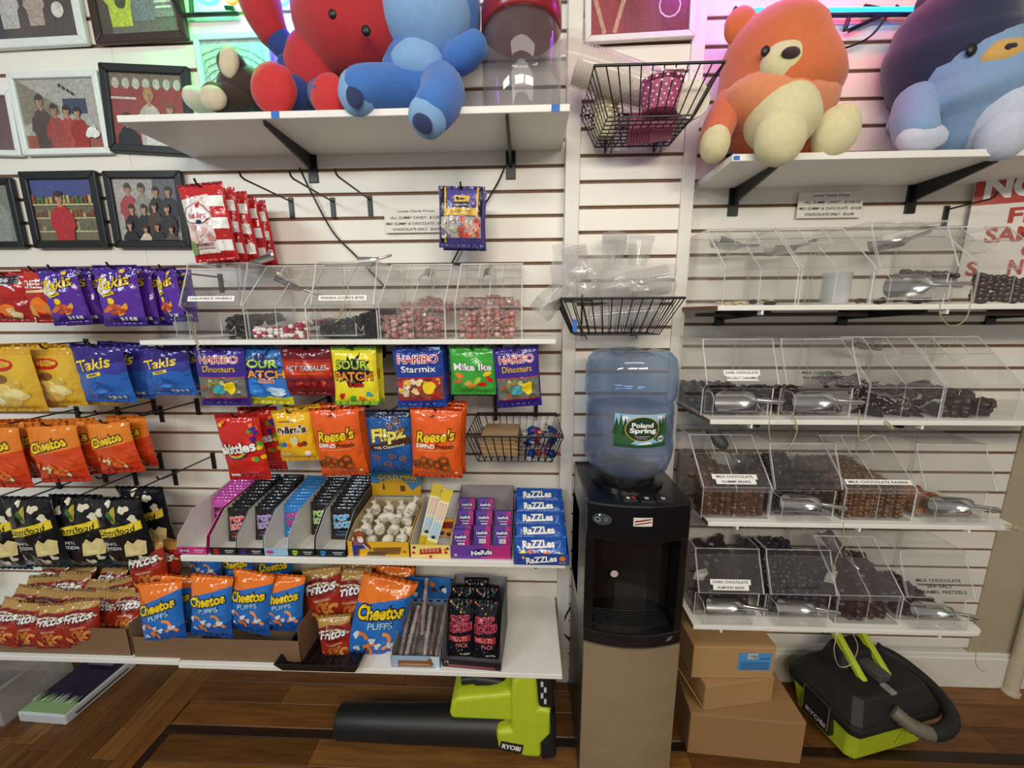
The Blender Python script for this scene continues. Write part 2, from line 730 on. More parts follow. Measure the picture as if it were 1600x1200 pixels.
# boards behind the strip, along the wall
y = 0.0
while y > YI + 1e-4:
    y1 = max(y - PW, YI)
    x = XI + rnd.uniform(0.0, 0.5)
    a = XI
    while a < 2.4:
        b = min(x, 2.4)
        if b - a > 0.02:
            plank(a, y1, b, y, True, rnd.randrange(5))
        a = b
        x = a + rnd.uniform(0.6, 1.3)
    y = y1
# dark strip
SW = 0.032
plank(XI, YI - SW, 2.4, YI, True, 5)
plank(XI, -1.6, XI + SW, YI - SW, False, 5)
# boards inside the border
y = YI - SW
while y > -0.9:
    y1 = y - PW
    a = XI + SW
    x = a + rnd.uniform(0.2, 0.9)
    while a < 2.2:
        b = min(x, 2.2)
        if b - a > 0.02:
            plank(a, y1, b, y, True, rnd.randrange(5))
        a = b
        x = a + rnd.uniform(0.6, 1.3)
    y = y1
# boards running towards the room on the far side of the strip
x = XI
while x > -3.1:
    x1 = x - PW
    a = 0.0
    b = -rnd.uniform(0.2, 0.7)
    while a > -1.5:
        b = max(b, -1.5)
        plank(x1, b, x, a, False, rnd.randrange(5))
        a = b
        b = a - rnd.uniform(0.5, 1.0)
    x = x1


# ================================================================ SHELVES
shelfm = mat('#efece5', 0.4, var=0.02, scale=5)
shelf_edge = mat('#d9cfbd', 0.5, var=0.05)
chip = mat('#7c5d42', 0.7, var=0.1)


def bracket(parent, x, z, depth, h=0.075, name='bracket', th=0.004):
    """black blade bracket under a shelf: back plate and tapering arm"""
    mb = MB()
    mb.box(x - 0.016, -0.006, z - h, x + 0.016, 0.002, z, BLACK)
    mb.prism([(x - th, -0.004, z), (x - th, -0.004, z - h * 0.62), (x - th, -depth, z - 0.012), (x - th, -depth - 0.004, z - 0.003), (x - th, -depth, z)], (2 * th, 0, 0), BLACK)
    return mb.build(name, parent, bev=0.001, seg=1)


def shelf(label, x0, x1, z, depth, th, brackets, bname='bracket', bh=0.075, back=0.0, round_right=0.0, ends=None, group=None):
    """z = underside"""
    e = empty('wall_shelf', ((x0 + x1) / 2, 0, z))
    tag(e, label, 'shelf', group)
    mb = MB()
    cx = (x0 + x1) / 2
    pts = [(x0 - cx, -back, 0), (x0 - cx, -depth, 0)]
    if round_right:
        r = round_right
        for i in range(7):
            a = -PI / 2 + (PI / 2) * i / 6
            pts.append((x1 - cx - r + r * math.cos(a), -depth + r + r * math.sin(a), 0))
    else:
        pts.append((x1 - cx, -depth, 0))
    pts.append((x1 - cx, -back, 0))
    mb.prism(pts, (0, 0, th), shelfm)
    mb.build('board', e, bev=0.0018)
    for s in (ends or ()):
        xx = x0 - cx - 0.001 if s < 0 else x1 - cx + 0.001
        MB().box(xx - .0008, -depth + .002, .001, xx + .0008, -back - .002, th - .001, chip).build('raw_edge', e)
    for bx in brackets:
        b = bracket(e, bx - cx, 0, depth * 0.96, bh, bname)
    return e


ZT, DT = 1.990, 0.243
top_l = shelf('long white board shelf holding plush toys and a clear jar', -1.115, 0.113, ZT, DT, 0.018, [W(487, 240).x, W(798, 240).x], bh=0.085)
ZTR, DTR = 1.866, 0.232
top_r = shelf('white board shelf holding the orange and navy plush toys', 0.545, 1.72, ZTR, DTR, 0.018, [W(1147, 300).x, W(1425, 300).x], bh=0.085)
Z2, D2 = 1.386, 0.272
Z3, D3 = 0.700, 0.300
Z4, D4 = 0.336, 0.336
l2 = shelf('narrow white shelf carrying five clear candy bins above hanging candy bags', -1.135, 0.084, Z2, D2, 0.014, [-0.95, -0.52, -0.1], bh=0.06)
l3 = shelf('white shelf carrying open cartons of candy in a row', -1.10, 0.121, Z3, D3, 0.02, [-0.9, -0.45, 0.03], bh=0.06)
l4 = shelf('deep low white shelf with cartons of chip bags, black tray and empty end', -1.135, 0.115, Z4, D4, 0.018, [-0.9, -0.4, 0.03], bh=0.07)
l4b = shelf('low white shelf under the cardboard chip trays at the far end', -2.45, -1.137, Z4 + 0.006, D4 - 0.004, 0.018, [-2.0, -1.3], bh=0.07)
DR = 0.285
ZR = [W(1200, 481, DR).z - .007, W(1200, 660, DR).z - .007, W(1200, 820, DR).z - .008, W(1200, 983, DR).z - .008]
XR0 = [W(1122, 481, DR).x, W(1110, 660, DR).x, W(1107, 815, DR).x, W(1083, 985, DR).x]
XR1 = [1.72, 1.70, W(1592, 826, DR).x, W(1543, 988, DR).x]
names = ['first', 'second', 'third', 'fourth']
rsh = []
for i in range(4):
    e = shelf('white shelf carrying the %s row of clear bins, counted from the top' % names[i], XR0[i], XR1[i], ZR[i], DR, 0.014,
              [lerp(XR0[i], XR1[i], t_) for t_ in (0.12, 0.46, 0.86)], bh=0.05, round_right=0.03 if i >= 2 else 0, ends=(-1,), group='white shelves under the clear bins')
    rsh.append(e)
    # rail under the front edge, seen as a dark line with white clips
    mb = MB()
    mb.tube([(XR0[i] - e.location.x + 0.02, -0.10, -0.012), (XR1[i] - e.location.x - 0.1, -0.10, -0.012)], 0.006, mat('#5a4434', 0.5), n=8)
    mb.build('rail', e)
    for t_ in (0.1, 0.5, 0.85):
        x = lerp(XR0[i], XR1[i], t_) - e.location.x
        MB().cbox((x, -DR + 0.012, -0.006), (0.006, 0.02, 0.012), PWHITE).build('clip', e, bev=0.001)
for px in (430, 868):
    p = W(px, 178, DT)
    mb = MB().cbox((0, 0, 0), (0.022, 0.0008, 0.017), mat('#2d6fc4', 0.6, var=0.1))
    o = mb.build('painter_tape', None, (p.x, -DT - 0.0006, ZT + 0.009), (0, 0.06, 0))
    tag(o, 'scrap of blue tape on the shelf edge %s' % ('below the red plush toy' if px == 430 else 'below the clear jar'), 'tape', 'scraps of blue tape')
p = W(1122, 262, DTR)
o = MB().cbox((0, 0, 0), (0.016, 0.0008, 0.010), mat('#2d6fc4', 0.6, var=0.1)).build('painter_tape', None, (0.556, -DTR - 0.0006, ZTR + 0.008))
tag(o, 'scrap of blue tape on the shelf corner below the orange plush toy', 'tape', 'scraps of blue tape')
# ================================================================ BAGS
class BagShape:
    def __init__(self, w, h, t, seed=0, seal=0.012, wr=0.0027, pinch=0.07, low=0.25):
        self.w, self.h, self.t, self.seed, self.seal, self.wr, self.pinch, self.low = w, h, t, seed, seal, wr, pinch, low

    def pt(self, x, y, side, off=0.0):
        w, h, s = self.w, self.h, self.seal
        u = max(-1.0, min(1.0, 2 * x / w))
        yy = max(0.0, min(1.0, (y - s) / (h - 2 * s)))
        b = (max(0.0, 4 * yy * (1 - yy))) ** 0.5
        b *= 1 + self.low * (0.5 - yy)
        a = max(0.0, 1 - abs(u) ** 2.3) ** 0.62
        th = self.t / 2 * a * b
        sd = self.seed
        n1 = noise.noise(Vector((x * 28 + sd * 7.1, y * 22 + sd * 3.3, side * 2.0)))
        n2 = noise.noise(Vector((x * 70 + sd, y * 55 - sd, side * 3.0 + 5)))
        d0, d1 = y, h - y
        fold = math.sin(x * 420 / max(w, .08) * .12 + sd) * (math.exp(-max(d0 - s, 0) / 0.022) + math.exp(-max(d1 - s, 0) / 0.03)) * self.wr * 1.1
        k = min(1.0, (1 - abs(u)) * 6)
        n3 = 1 - 2 * abs(noise.noise(Vector((x * 24 + y * 14 + sd * 2.1, y * 17 - x * 9 + sd, 9.0))))
        wrk = (n1 * self.wr * 1.5 + n2 * self.wr * 0.45 + max(0, n3 - .62) * self.wr * 4.0) * min(1, b * 1.6) * k
        yb = side * th + wrk * side + fold * k * (1 if side else 1)
        crimp = 0.0
        xx = x * (1 - self.pinch * min(1, b))
        bend = noise.noise(Vector((sd * 1.3, y * 9, 3.3))) * 0.004
        return Vector((xx + bend, yb + crimp + side * off, y))

    def front(self, x, y, off):
        """point on the built front face, so that print follows its facets"""
        g, ys, nx = self.grid
        fx = max(0.0, min(nx - 1e-6, (x + self.w / 2) / self.w * nx))
        i = int(fx)
        y = max(ys[0], min(ys[-1] - 1e-9, y))
        j = 0
        while j < len(ys) - 2 and ys[j + 1] < y:
            j += 1
        a, b = fx - i, (y - ys[j]) / (ys[j + 1] - ys[j])
        q = (g[j][i] * (1 - a) + g[j][i + 1] * a) * (1 - b) + (g[j + 1][i] * (1 - a) + g[j + 1][i + 1] * a) * b
        return Vector((q.x, q.y - off, q.z))

    def body(self, m, mback=None, nx=22, ny=28):
        mb = MB()
        pts_, ys = [], []
        grids = {}
        for side in (-1, 1):
            g = []
            for j in range(ny + 1):
                y = self.h * (0.5 - 0.5 * math.cos(PI * j / ny)) * 0.6 + self.h * j / ny * 0.4
                row = []
                for i in range(nx + 1):
                    x = -self.w / 2 + self.w * i / nx
                    p = self.pt(x, y, side)
                    k = mb.av(p)
                    mb.uv[k] = (i / nx, y / self.h)
                    row.append(k)
                g.append(row)
                if side < 0:
                    ys.append(y)
                    pts_.append([mb.v[k_] for k_ in row])
            grids[side] = g
            for j in range(ny):
                for i in range(nx):
                    q = (g[j][i], g[j][i + 1], g[j + 1][i + 1], g[j + 1][i])
                    mb.face(q if side < 0 else q[::-1], m if side < 0 else (mback or m))
        A, B = grids[-1], grids[1]
        self.grid = (pts_, ys, nx)
        mm = mback or m
        for j in range(ny):
            mb.face((A[j][0], A[j + 1][0], B[j + 1][0], B[j][0]), mm)
            mb.face((A[j + 1][nx], A[j][nx], B[j][nx], B[j + 1][nx]), mm)
        for i in range(nx):
            mb.face((A[0][i + 1], A[0][i], B[0][i], B[0][i + 1]), mm)
            mb.face((A[ny][i], A[ny][i + 1], B[ny][i + 1], B[ny][i]), mm)
        return mb

    def printer(self):
        # y measured from bottom, x from centre
        return Print(self.front, maxlen=0.0075, step=0.00016, base=0.0006)


def ink(c, rough=0.25):
    return mat(c, rough, var=0.0, coat=0.25)


BAGS = {}
CREAM_B = mat('#c9c9cc', 0.25, metal=0.6, var=0.05)


def bag_kind(name, w, h, t, stops, art, slant=0.0, wave=0.0, variants=2, back='#9a9a9e', **kw):
    vs_ = []
    for s in range(variants):
        sh = BagShape(w, h, t, seed=hash_s(name) + s * 3.7, **kw)
        m = film(stops, slant, wave=wave)
        body = sh.body(m).mesh(name + '_body', smooth=60)
        p = sh.printer()
        art(p, w, h)
        vs_.append((body, p.mesh(name + '_print')))
    BAGS[name] = (w, h, t, vs_)


def hash_s(s):
    return (sum(ord(c) * (i + 1) for i, c in enumerate(s)) % 97) / 9.0


YEL, ORG, RED, GRN = ink('#f5d21f'), ink('#f07a1e'), ink('#cf2320'), ink('#4fa83a')
BLK, WHT, NVY, BRN = ink('#141418'), ink('#f3f3f1'), ink('#1a2468'), ink('#5d2f17')
TAN, CREAM, PUR, TEAL = ink('#c98a45'), ink('#ead9a8'), ink('#4a2a8c'), ink('#3fa7b5')
GOLD, LBL, DRED, PINK = ink('#e0b53c'), ink('#9cc9ec'), ink('#7d1518'), ink('#e85a8f')
CHEESE, SILV, LGRN, BLU = ink('#f2dd8c'), ink('#c9ccd2'), ink('#b4d33c'), ink('#2c63c0')


def art_takis(p, w, h):
    for i, (x, y, a) in enumerate(((-.02, .055, .5), (.0, .06, -.4), (.018, .05, .9), (.004, .045, .2))):
        p.disc(x * w / .125, y * h / .18, .024, .008, ink(['#d9772c', '#c4501f', '#e2a33a', '#b8431b'][i]), rot=a)
    p.disc(-.01, .075 * h / .18, .012, .009, YEL)
    p.poly([(-.45 * w, .58 * h), (-.2 * w, .86 * h), (.0, .6 * h), (-.3 * w, .5 * h)], WHT)
    p.text('Takis', 0.0, .72 * h, .78 * w, YEL, BLK, .03, rot=.22, shear=.25, bold=.02)
    p.stroke([(-.3 * w, .50 * h), (.06 * w, .56 * h)], .009, YEL)
    p.stroke([(-.22 * w, .517 * h), (.0 * w, .551 * h)], .003, BLK)
    p.disc(.22 * w, .9 * h, .008, .006, GOLD)
    for i in range(4):
        p.rect(.02 * w + i * .1 * w, .10 * h, .09 * w + i * .1 * w, .155 * h, SILV)


def art_takis_blue(p, w, h):
    p.text('Takis', -.02 * w, .68 * h, .66 * w, YEL, NVY, .03, rot=.2, shear=.2, bold=.02)
    p.stroke([(-.2 * w, .47 * h), (.12 * w, .53 * h)], .011, YEL)
    p.stroke([(-.14 * w, .483 * h), (.06 * w, .517 * h)], .004, NVY)
    for i, (x, y, a) in enumerate(((-.1, .3, .9), (.1, .28, -.6), (.0, .22, .2))):
        p.disc(x * w, y * h, .022, .007, ink(['#2a5fb5', '#1f4b99', '#3a78cc'][i]), rot=a)
    for i in range(4):
        p.rect(.06 * w + i * .09 * w, .09 * h, .12 * w + i * .09 * w, .14 * h, SILV)


def art_chee(p, w, h):
    p.text('CHEEZ', -.02 * w, .72 * h, .8 * w, WHT, h=.15 * h, bold=.02)
    p.stroke([(-.3 * w, .58 * h), (.3 * w, .6 * h)], .008, CREAM)
    p.blob(0, .33 * h, .03, ORG, 3, amp=.2)
    p.blob(.03, .25 * h, .02, TAN, 5, amp=.2)
    p.blob(-.03, .24 * h, .018, ink('#e8a354'), 6)
    p.rect(-.42 * w, .12 * h, .42 * w, .14 * h, DRED)


def art_red2(p, w, h):
    p.rect(-.42 * w, .74 * h, .42 * w, .92 * h, ink('#2c1c33'))
    p.rect(-.2 * w, .78 * h, .2 * w, .86 * h, SILV)
    p.arc(0, .5 * h, .4 * w, .5, 2.6, .006, SILV)
    p.blob(0, .25 * h, .025, ORG, 8)
    p.blob(.02, .18 * h, .018, CREAM, 9)


def art_chips(p, w, h):
    for i, (x, y, r) in enumerate(((-.12, .35, .032), (.14, .28, .03), (.0, .18, .03), (.2, .45, .02), (-.22, .2, .022))):
        p.blob(x * w, y * h, r, ink(['#ecd27a', '#f0dc95', '#e4c25f', '#dfb94f', '#f2e2a6'][i]), i + 2, amp=.15, sy=.7)
    p.disc(0, .72 * h, .24 * w, .09 * h, RED)
    p.disc(0, .73 * h, .2 * w, .05 * h, GOLD)
    p.disc(-.05 * w, .52 * h, .018, .014, ink('#8a5a33'))


def art_dino(p, w, h):
    p.text('HARIBO', 0, .80 * h, .76 * w, RED, WHT, .045, h=.125 * h, bold=.02)
    p.text('Dinosaurs', 0, .645 * h, .66 * w, GOLD, ink('#6b4a12'), .02, h=.1 * h, bold=.01)
    p.rect(-.47 * w, .5 * h, .47 * w, .512 * h, RED)
    p.rect(-.47 * w, .155 * h, .47 * w, .5 * h, ink('#6d6f66'))
    rr = random.Random(4)
    for i in range(16):
        p.blob(rr.uniform(-.42, .42) * w, rr.uniform(.2, .44) * h, .009, ink(rr.choice(['#8f8a55', '#b5a860', '#5f6b52', '#a35a3a', '#cfc27a'])), i)
    p.blob(-.02 * w, .30 * h, .017, TEAL, 3, amp=.25)
    p.blob(.20 * w, .33 * h, .019, YEL, 6, amp=.25)
    p.rect(-.47 * w, .145 * h, .47 * w, .158 * h, RED)


def art_starmix(p, w, h):
    p.text('HARIBO', 0, .80 * h, .80 * w, RED, WHT, .045, h=.13 * h, bold=.02)
    p.text('Starmix', 0, .645 * h, .70 * w, WHT, NVY, .03, h=.10 * h, bold=.01)
    p.rect(-.47 * w, .155 * h, .47 * w, .5 * h, ink('#8a4038'))
    rr = random.Random(9)
    for i in range(18):
        p.blob(rr.uniform(-.4, .4) * w, rr.uniform(.2, .46) * h, .011, ink(rr.choice(['#e9d79a', '#c9403a', '#f2efe6', '#e3b84a', '#b8322f', '#ead2c0'])), i)
    p.blob(.2 * w, .34 * h, .02, YEL, 2, amp=.15)
    p.rect(-.47 * w, .5 * h, .47 * w, .515 * h, RED)
    p.rect(-.47 * w, .14 * h, .47 * w, .158 * h, RED)
    p.poly([(.2 * w, .98 * h), (.45 * w, .98 * h), (.45 * w, .93 * h)], LBL)


def splat(p, x, y, r, m):
    n = 40
    rr = random.Random(5)
    pts = []
    for i in range(n):
        a = 2 * PI * i / n
        k = rr.uniform(.95, 1.35) if i % 4 == 0 else rr.uniform(.72, .9)
        pts.append((x + r * k * math.cos(a), y + r * k * .95 * math.sin(a)))
    p.tris([(x, y)] + pts, [(0, i + 1, (i + 1) % n + 1) for i in range(n)], m)


def art_sour(p, w, h):
    splat(p, 0, .58 * h, .38 * w, BLK)
    p.text('SOUR', -.02 * w, .70 * h, .72 * w, LGRN, BLK, .05, h=.15 * h, bold=.03)
    p.text('PATCH', 0, .51 * h, .84 * w, ink('#f0922e'), BLK, .05, h=.15 * h, bold=.03)
    p.text('Kids', .06 * w, .37 * h, .3 * w, RED, BLK, .06, h=.08 * h, bold=.03)
    for x, y, c in ((-.3, .17, RED), (.32, .2, TEAL), (-.05, .13, GRN), (.15, .12, ORG)):
        p.blob(x * w, y * h, .010, c, int(x * 50), amp=.35)


def art_sour_blue(p, w, h):
    splat(p, 0, .66 * h, .36 * w, NVY)
    p.text('SOUR', -.02 * w, .72 * h, .72 * w, LGRN, NVY, .05, h=.14 * h, bold=.03)
    p.text('PATCH', .03 * w, .54 * h, .82 * w, ink('#f0a02e'), NVY, .05, h=.14 * h, bold=.03)
    p.text('Kids', .1 * w, .43 * h, .28 * w, RED, WHT, .05, h=.07 * h, bold=.03)
    p.blob(-.22 * w, .33 * h, .026, ink('#2f7fd4'), 2)
    p.blob(-.1 * w, .25 * h, .022, ink('#2f7fd4'), 5)
    p.blob(.25 * w, .27 * h, .022, ink('#b8d7f2'), 7, sy=.5)
    p.blob(.28 * w, .2 * h, .018, ink('#dbe9f7'), 8, sy=.5)


def art_tamales(p, w, h):
    p.rect(-.47 * w, .42 * h, .47 * w, .74 * h, ink('#c93a1c'))
    p.rect(-.47 * w, .38 * h, .47 * w, .44 * h, ink('#a3241a'))
    p.rect(-.47 * w, .70 * h, .47 * w, .76 * h, ink('#a3241a'))
    p.text('HOT TAMALES', 0, .585 * h, .8 * w, SILV, DRED, .04, shear=.3, h=.11 * h, bold=.02, rot=.04)
    p.stroke([(-.25 * w, .47 * h), (.3 * w, .49 * h)], .003, ORG)
    for i in range(5):
        p.disc((-.3 + .15 * i) * w, .27 * h, .012, .006, ink(['#a81c1a', '#c2321e', '#8f1518'][i % 3]), rot=.4 * i)


def art_mike(p, w, h):
    p.text('Mike Ike', 0, .60 * h, .84 * w, WHT, ink('#1f4d20'), .04, h=.15 * h, bold=.03)
    for x, y, a, c in ((-.3, .42, -.5, ORG), (.32, .46, .4, YEL), (.36, .34, -.8, RED), (-.34, .3, .2, ink('#d9683a')), (.2, .24, .1, RED), (-.1, .28, .6, ink('#e0a44a')), (.02, .3, -.7, GRN), (-.02, .22, .2, ink('#e88b3a')), (.1, .32, .9, LGRN)):
        p.disc(x * w, y * h, .014, .0075, c, rot=a)


def art_skittles(p, w, h):
    rr = random.Random(2)
    for i in range(22):
        t = rr.random()
        p.disc(lerp(.24, .44, t) * w + rr.uniform(-.04, .04) * w, lerp(.34, .86, rr.random()) * h, .0065, .0065, rr.choice([YEL, ORG, GRN, PUR, ink('#e03028')]))
    for i, c in enumerate((ORG, YEL, GRN, PUR)):
        p.arc(-.1 * w, .60 * h, .30 * w + i * .0025, 3.9, 5.6, .0025, c)
    p.text('skittles', -.04 * w, .53 * h, .84 * w, WHT, DRED, .03, rot=.12, h=.15 * h, bold=.04)
    p.disc(-.36 * w, .86 * h, .006, .006, YEL)
    p.disc(-.3 * w, .89 * h, .004, .005, ORG)
    p.rect(-.36 * w, .09 * h, -.14 * w, .135 * h, WHT)
    p.rect(.0, .1 * h, .36 * w, .11 * h, PINK)
    p.rect(.12 * w, .16 * h, .36 * w, .17 * h, PINK)


def art_mm(p, w, h):
    p.text("m&m's", 0, .66 * h, .76 * w, ink('#3b1d12'), WHT, .04, h=.15 * h, bold=.05)
    for i, c in enumerate((GRN, BLU, ORG, YEL, RED, ink('#6b3a1e'))):
        p.disc((-.36 + .13 * i) * w, (.36 + .02 * (i % 2)) * h, .008, .008, c)
    p.blob(.06 * w, .45 * h, .013, CREAM, 2, amp=.15)
    p.rect(-.3 * w, .8 * h, .1 * w, .815 * h, BRN)
    p.rect(.26 * w, .12 * h, .38 * w, .22 * h, WHT)
    p.rect(-.36 * w, .16 * h, -.1 * w, .2 * h, CREAM)


def pretzel(p, x, y, r, m, m2, a=0.0):
    for k in range(3):
        an = a + k * 2.094
        p.arc(x + r * .55 * math.cos(an), y + r * .5 * math.sin(an), r * .55, 0, 2 * PI, r * .34, m, n=12)
    for k in range(3):
        an = a + k * 2.094
        p.arc(x + r * .55 * math.cos(an), y + r * .5 * math.sin(an), r * .58, an - 1, an + 1.2, r * .1, m2, n=6)


def art_reeses(p, w, h):
    p.text("Reese's", 0, .63 * h, .78 * w, YEL, ink('#2a1209'), .06, rot=.08, shear=.25, h=.16 * h, bold=.03)
    p.text('DiPPeD', -.19 * w, .49 * h, .38 * w, WHT, h=.062 * h, bold=.04)
    p.text('Pretzels', .2 * w, .49 * h, .36 * w, ink('#3b1d12'), h=.062 * h, bold=.02)
    p.stroke([(-.34 * w, .43 * h), (.3 * w, .43 * h)], .001, CREAM)
    pretzel(p, -.17 * w, .25 * h, .022, ink('#7a4a24'), ink('#b5783c'), .3)
    pretzel(p, .13 * w, .23 * h, .024, ink('#6b3f1e'), ink('#a86c34'), 1.2)
    pretzel(p, -.4 * w, .22 * h, .014, ink('#6b3f1e'), ink('#a86c34'), 1.0)
    p.disc(-.06 * w, .90 * h, .008, .0025, BLK, rot=.3)
    p.disc(.4 * w, .1 * h, .005, .005, CREAM)


def art_flipz(p, w, h):
    p.poly([(-.46 * w, .34 * h), (.46 * w, .47 * h), (.46 * w, .60 * h), (-.46 * w, .44 * h)], ink('#4a2a18'))
    p.text('Flipz', .0, .61 * h, .78 * w, ink('#efe06a'), ink('#57401a'), .05, rot=.16, shear=.1, h=.26 * h, bold=.04)
    p.text('Milk Chocolate', 0, .44 * h, .66 * w, WHT, rot=.14, h=.045 * h)
    for i, (x, y) in enumerate(((-.3, .25), (-.05, .14), (.06, .28), (.3, .24), (.2, .84), (.06, .78), (.28, .72))):
        pretzel(p, x * w, y * h, .010, ink('#8a5a4a'), ink('#c08a6a'), i)


def art_cheetos(p, w, h):
    p.text('Cheetos', -.02 * w, .66 * h, .72 * w, YEL, BLK, .07, rot=.22, shear=.1, h=.17 * h, bold=.04)
    rr = random.Random(11)
    for i in range(14):
        p.disc(rr.uniform(-.36, .36) * w, rr.uniform(.12, .42) * h, .014, .0045, ink(rr.choice(['#e0642a', '#ea7c36', '#c94a20'])), rot=rr.uniform(-1, 1))
    for i in range(5):
        p.blob(rr.uniform(-.28, .28) * w, rr.uniform(.16, .36) * h, .006, CREAM, i)


def art_puffs(p, w, h):
    p.text('Cheetos', 0, .64 * h, .84 * w, YEL, BLK, .07, rot=.18, shear=.1, h=.16 * h, bold=.04)
    p.text('PUFFS', .06 * w, .50 * h, .46 * w, LBL, ink('#123a66'), .05, rot=.16, h=.075 * h, bold=.03)
    for i, (x, y, a) in enumerate(((-.22, .30, .4), (.18, .34, -.5), (.02, .22, 1.0), (-.1, .17, -.3), (.3, .2, .2))):
        p.arc(x * w, y * h, .017, a, a + 2.4, .009, ink(['#e0813a', '#ef9648', '#d6702c'][i % 3]), n=7)
    for i, (x, y) in enumerate(((-.34, .34), (-.02, .33), (.1, .28), (-.26, .2), (.32, .3))):
        p.blob(x * w, y * h, .008, ink('#cfdcec'), i, amp=.4)


def art_fritos(p, w, h):
    p.disc(0, .66 * h, .46 * w, .17 * h, DRED)
    p.arc(0, .56 * h, .5 * w, .35, 2.8, .006, CREAM, sy=.5)
    p.text('Fritos', 0, .66 * h, .82 * w, WHT, ink('#3b1418'), .04, rot=.12, shear=.3, h=.19 * h, bold=.03)
    p.text('ORIGINAL', .04 * w, .44 * h, .48 * w, CREAM, rot=.08, h=.042 * h)
    rr = random.Random(6)
    for i in range(9):
        p.arc(rr.uniform(-.34, .34) * w, rr.uniform(.13, .33) * h, .015, rr.uniform(0, 3), rr.uniform(3, 5), .011, ink(rr.choice(['#c97838', '#d88f48', '#b5622a'])), n=6)


def art_smart(p, w, h):
    for i, (x, y, r) in enumerate(((-.28, .82, .014), (.2, .86, .013), (.34, .74, .012), (-.1, .93, .01), (.12, .14, .012), (-.34, .18, .011), (.32, .2, .01))):
        p.blob(x * w, y * h, r, ink('#e6ddc2'), i + 3, amp=.35)
    p.disc(0, .79 * h, .012, .028, ink('#b8a23a'), rot=-.2)
    p.disc(-.05 * w, .77 * h, .008, .02, ink('#3f6a2a'), rot=.4)
    p.poly([(-.46 * w, .47 * h), (.46 * w, .60 * h), (.46 * w, .71 * h), (-.46 * w, .58 * h)], ink('#f0d637'))
    p.text('Smartfood', 0, .585 * h, .76 * w, BLK, rot=.165, shear=.2, h=.085 * h, bold=.02)
    p.text('WHITE', -.2 * w, .41 * h, .27 * w, WHT, h=.04 * h)
    p.text('CHEDDAR', -.17 * w, .35 * h, .38 * w, WHT, h=.04 * h)
    p.poly([(.06 * w, .24 * h), (.42 * w, .25 * h), (.46 * w, .42 * h), (.36 * w, .47 * h), (.28 * w, .42 * h), (.2 * w, .47 * h), (.1 * w, .40 * h)], ink('#e8d596'))


def art_redbird(p, w, h):
    # broad stripes on the side fold, white front panel with red emblem
    p.poly([(-.46 * w, .0 * h + .1 * h), (.2 * w, .1 * h), (.2 * w, .84 * h), (-.46 * w, .80 * h)], ink('#e9dedb'))
    for i in range(3):
        p.rect(.2 * w, (.12 + .28 * i) * h, .47 * w, (.26 + .28 * i) * h, WHT if i != 1 else WHT)
    p.blob(-.12 * w, .60 * h, .30 * w, DRED, 3, amp=.12, sy=.8)
    p.blob(-.12 * w, .60 * h, .275 * w, WHT, 3, amp=.12, sy=.8)
    p.text('Red Bird', -.12 * w, .58 * h, .44 * w, RED, shear=.25, h=.07 * h, bold=.03)
    p.poly([(-.02 * w, .66 * h), (.03 * w, .76 * h), (-.14 * w, .68 * h)], RED)
    p.disc(-.1 * w, .50 * h, .009, .005, NVY)
    rr = random.Random(8)
    for i in range(10):
        p.blob(rr.uniform(-.38, .12) * w, rr.uniform(.28, .44) * h, .010, ink(rr.choice(['#d9a9a4', '#e6c4c0', '#c98882'])), i)
    p.text('PEPPERMINT', -.12 * w, .21 * h, .52 * w, DRED, h=.042 * h, bold=.02)
    p.rect(-.36 * w, .16 * h, .12 * w, .175 * h, ink('#b98f8f'))
    p.disc(-.38 * w, .18 * h, .012, .02, ink('#7f9a5a'))


def art_drops(p, w, h):
    p.rect(-.46 * w, .08 * h, -.36 * w, .98 * h, BLK)
    p.rect(.36 * w, .5 * h, .46 * w, .98 * h, BLK)
    p.rect(-.37 * w, .08 * h, -.33 * w, .98 * h, GOLD)
    p.rect(.33 * w, .5 * h, .37 * w, .98 * h, GOLD)
    p.rect(-.36 * w, .52 * h, .36 * w, .64 * h, GOLD)
    p.text('CHOZ DROPS', .0, .585 * h, .4 * w, BLK, h=.04 * h, bold=.02)
    p.rect(-.15 * w, .74 * h, .18 * w, .84 * h, GOLD)
    p.disc(.0, .785 * h, .014, .004, BLK)
    p.disc(-.08 * w, .79 * h, .004, .006, BLK)
    p.rect(-.17 * w, .66 * h, .17 * w, .73 * h, BLK)
    p.rect(-.13 * w, .68 * h, .13 * w, .695 * h, SILV)
    p.rect(-.44 * w, .16 * h, .44 * w, .50 * h, ink('#b3a9a6'))
    rr = random.Random(12)
    for i in range(34):
        x, y = rr.uniform(-.40, .40), rr.uniform(.18, .47)
        p.disc(x * w, y * h, .0085, .0085, ink(rr.choice(['#d8694a', '#c8483a', '#e09a7a'] if x > 0 else ['#8f7d96', '#a3b09a', '#7d6a80', '#c9c7b0'])))


def art_none(p, w, h):
    pass


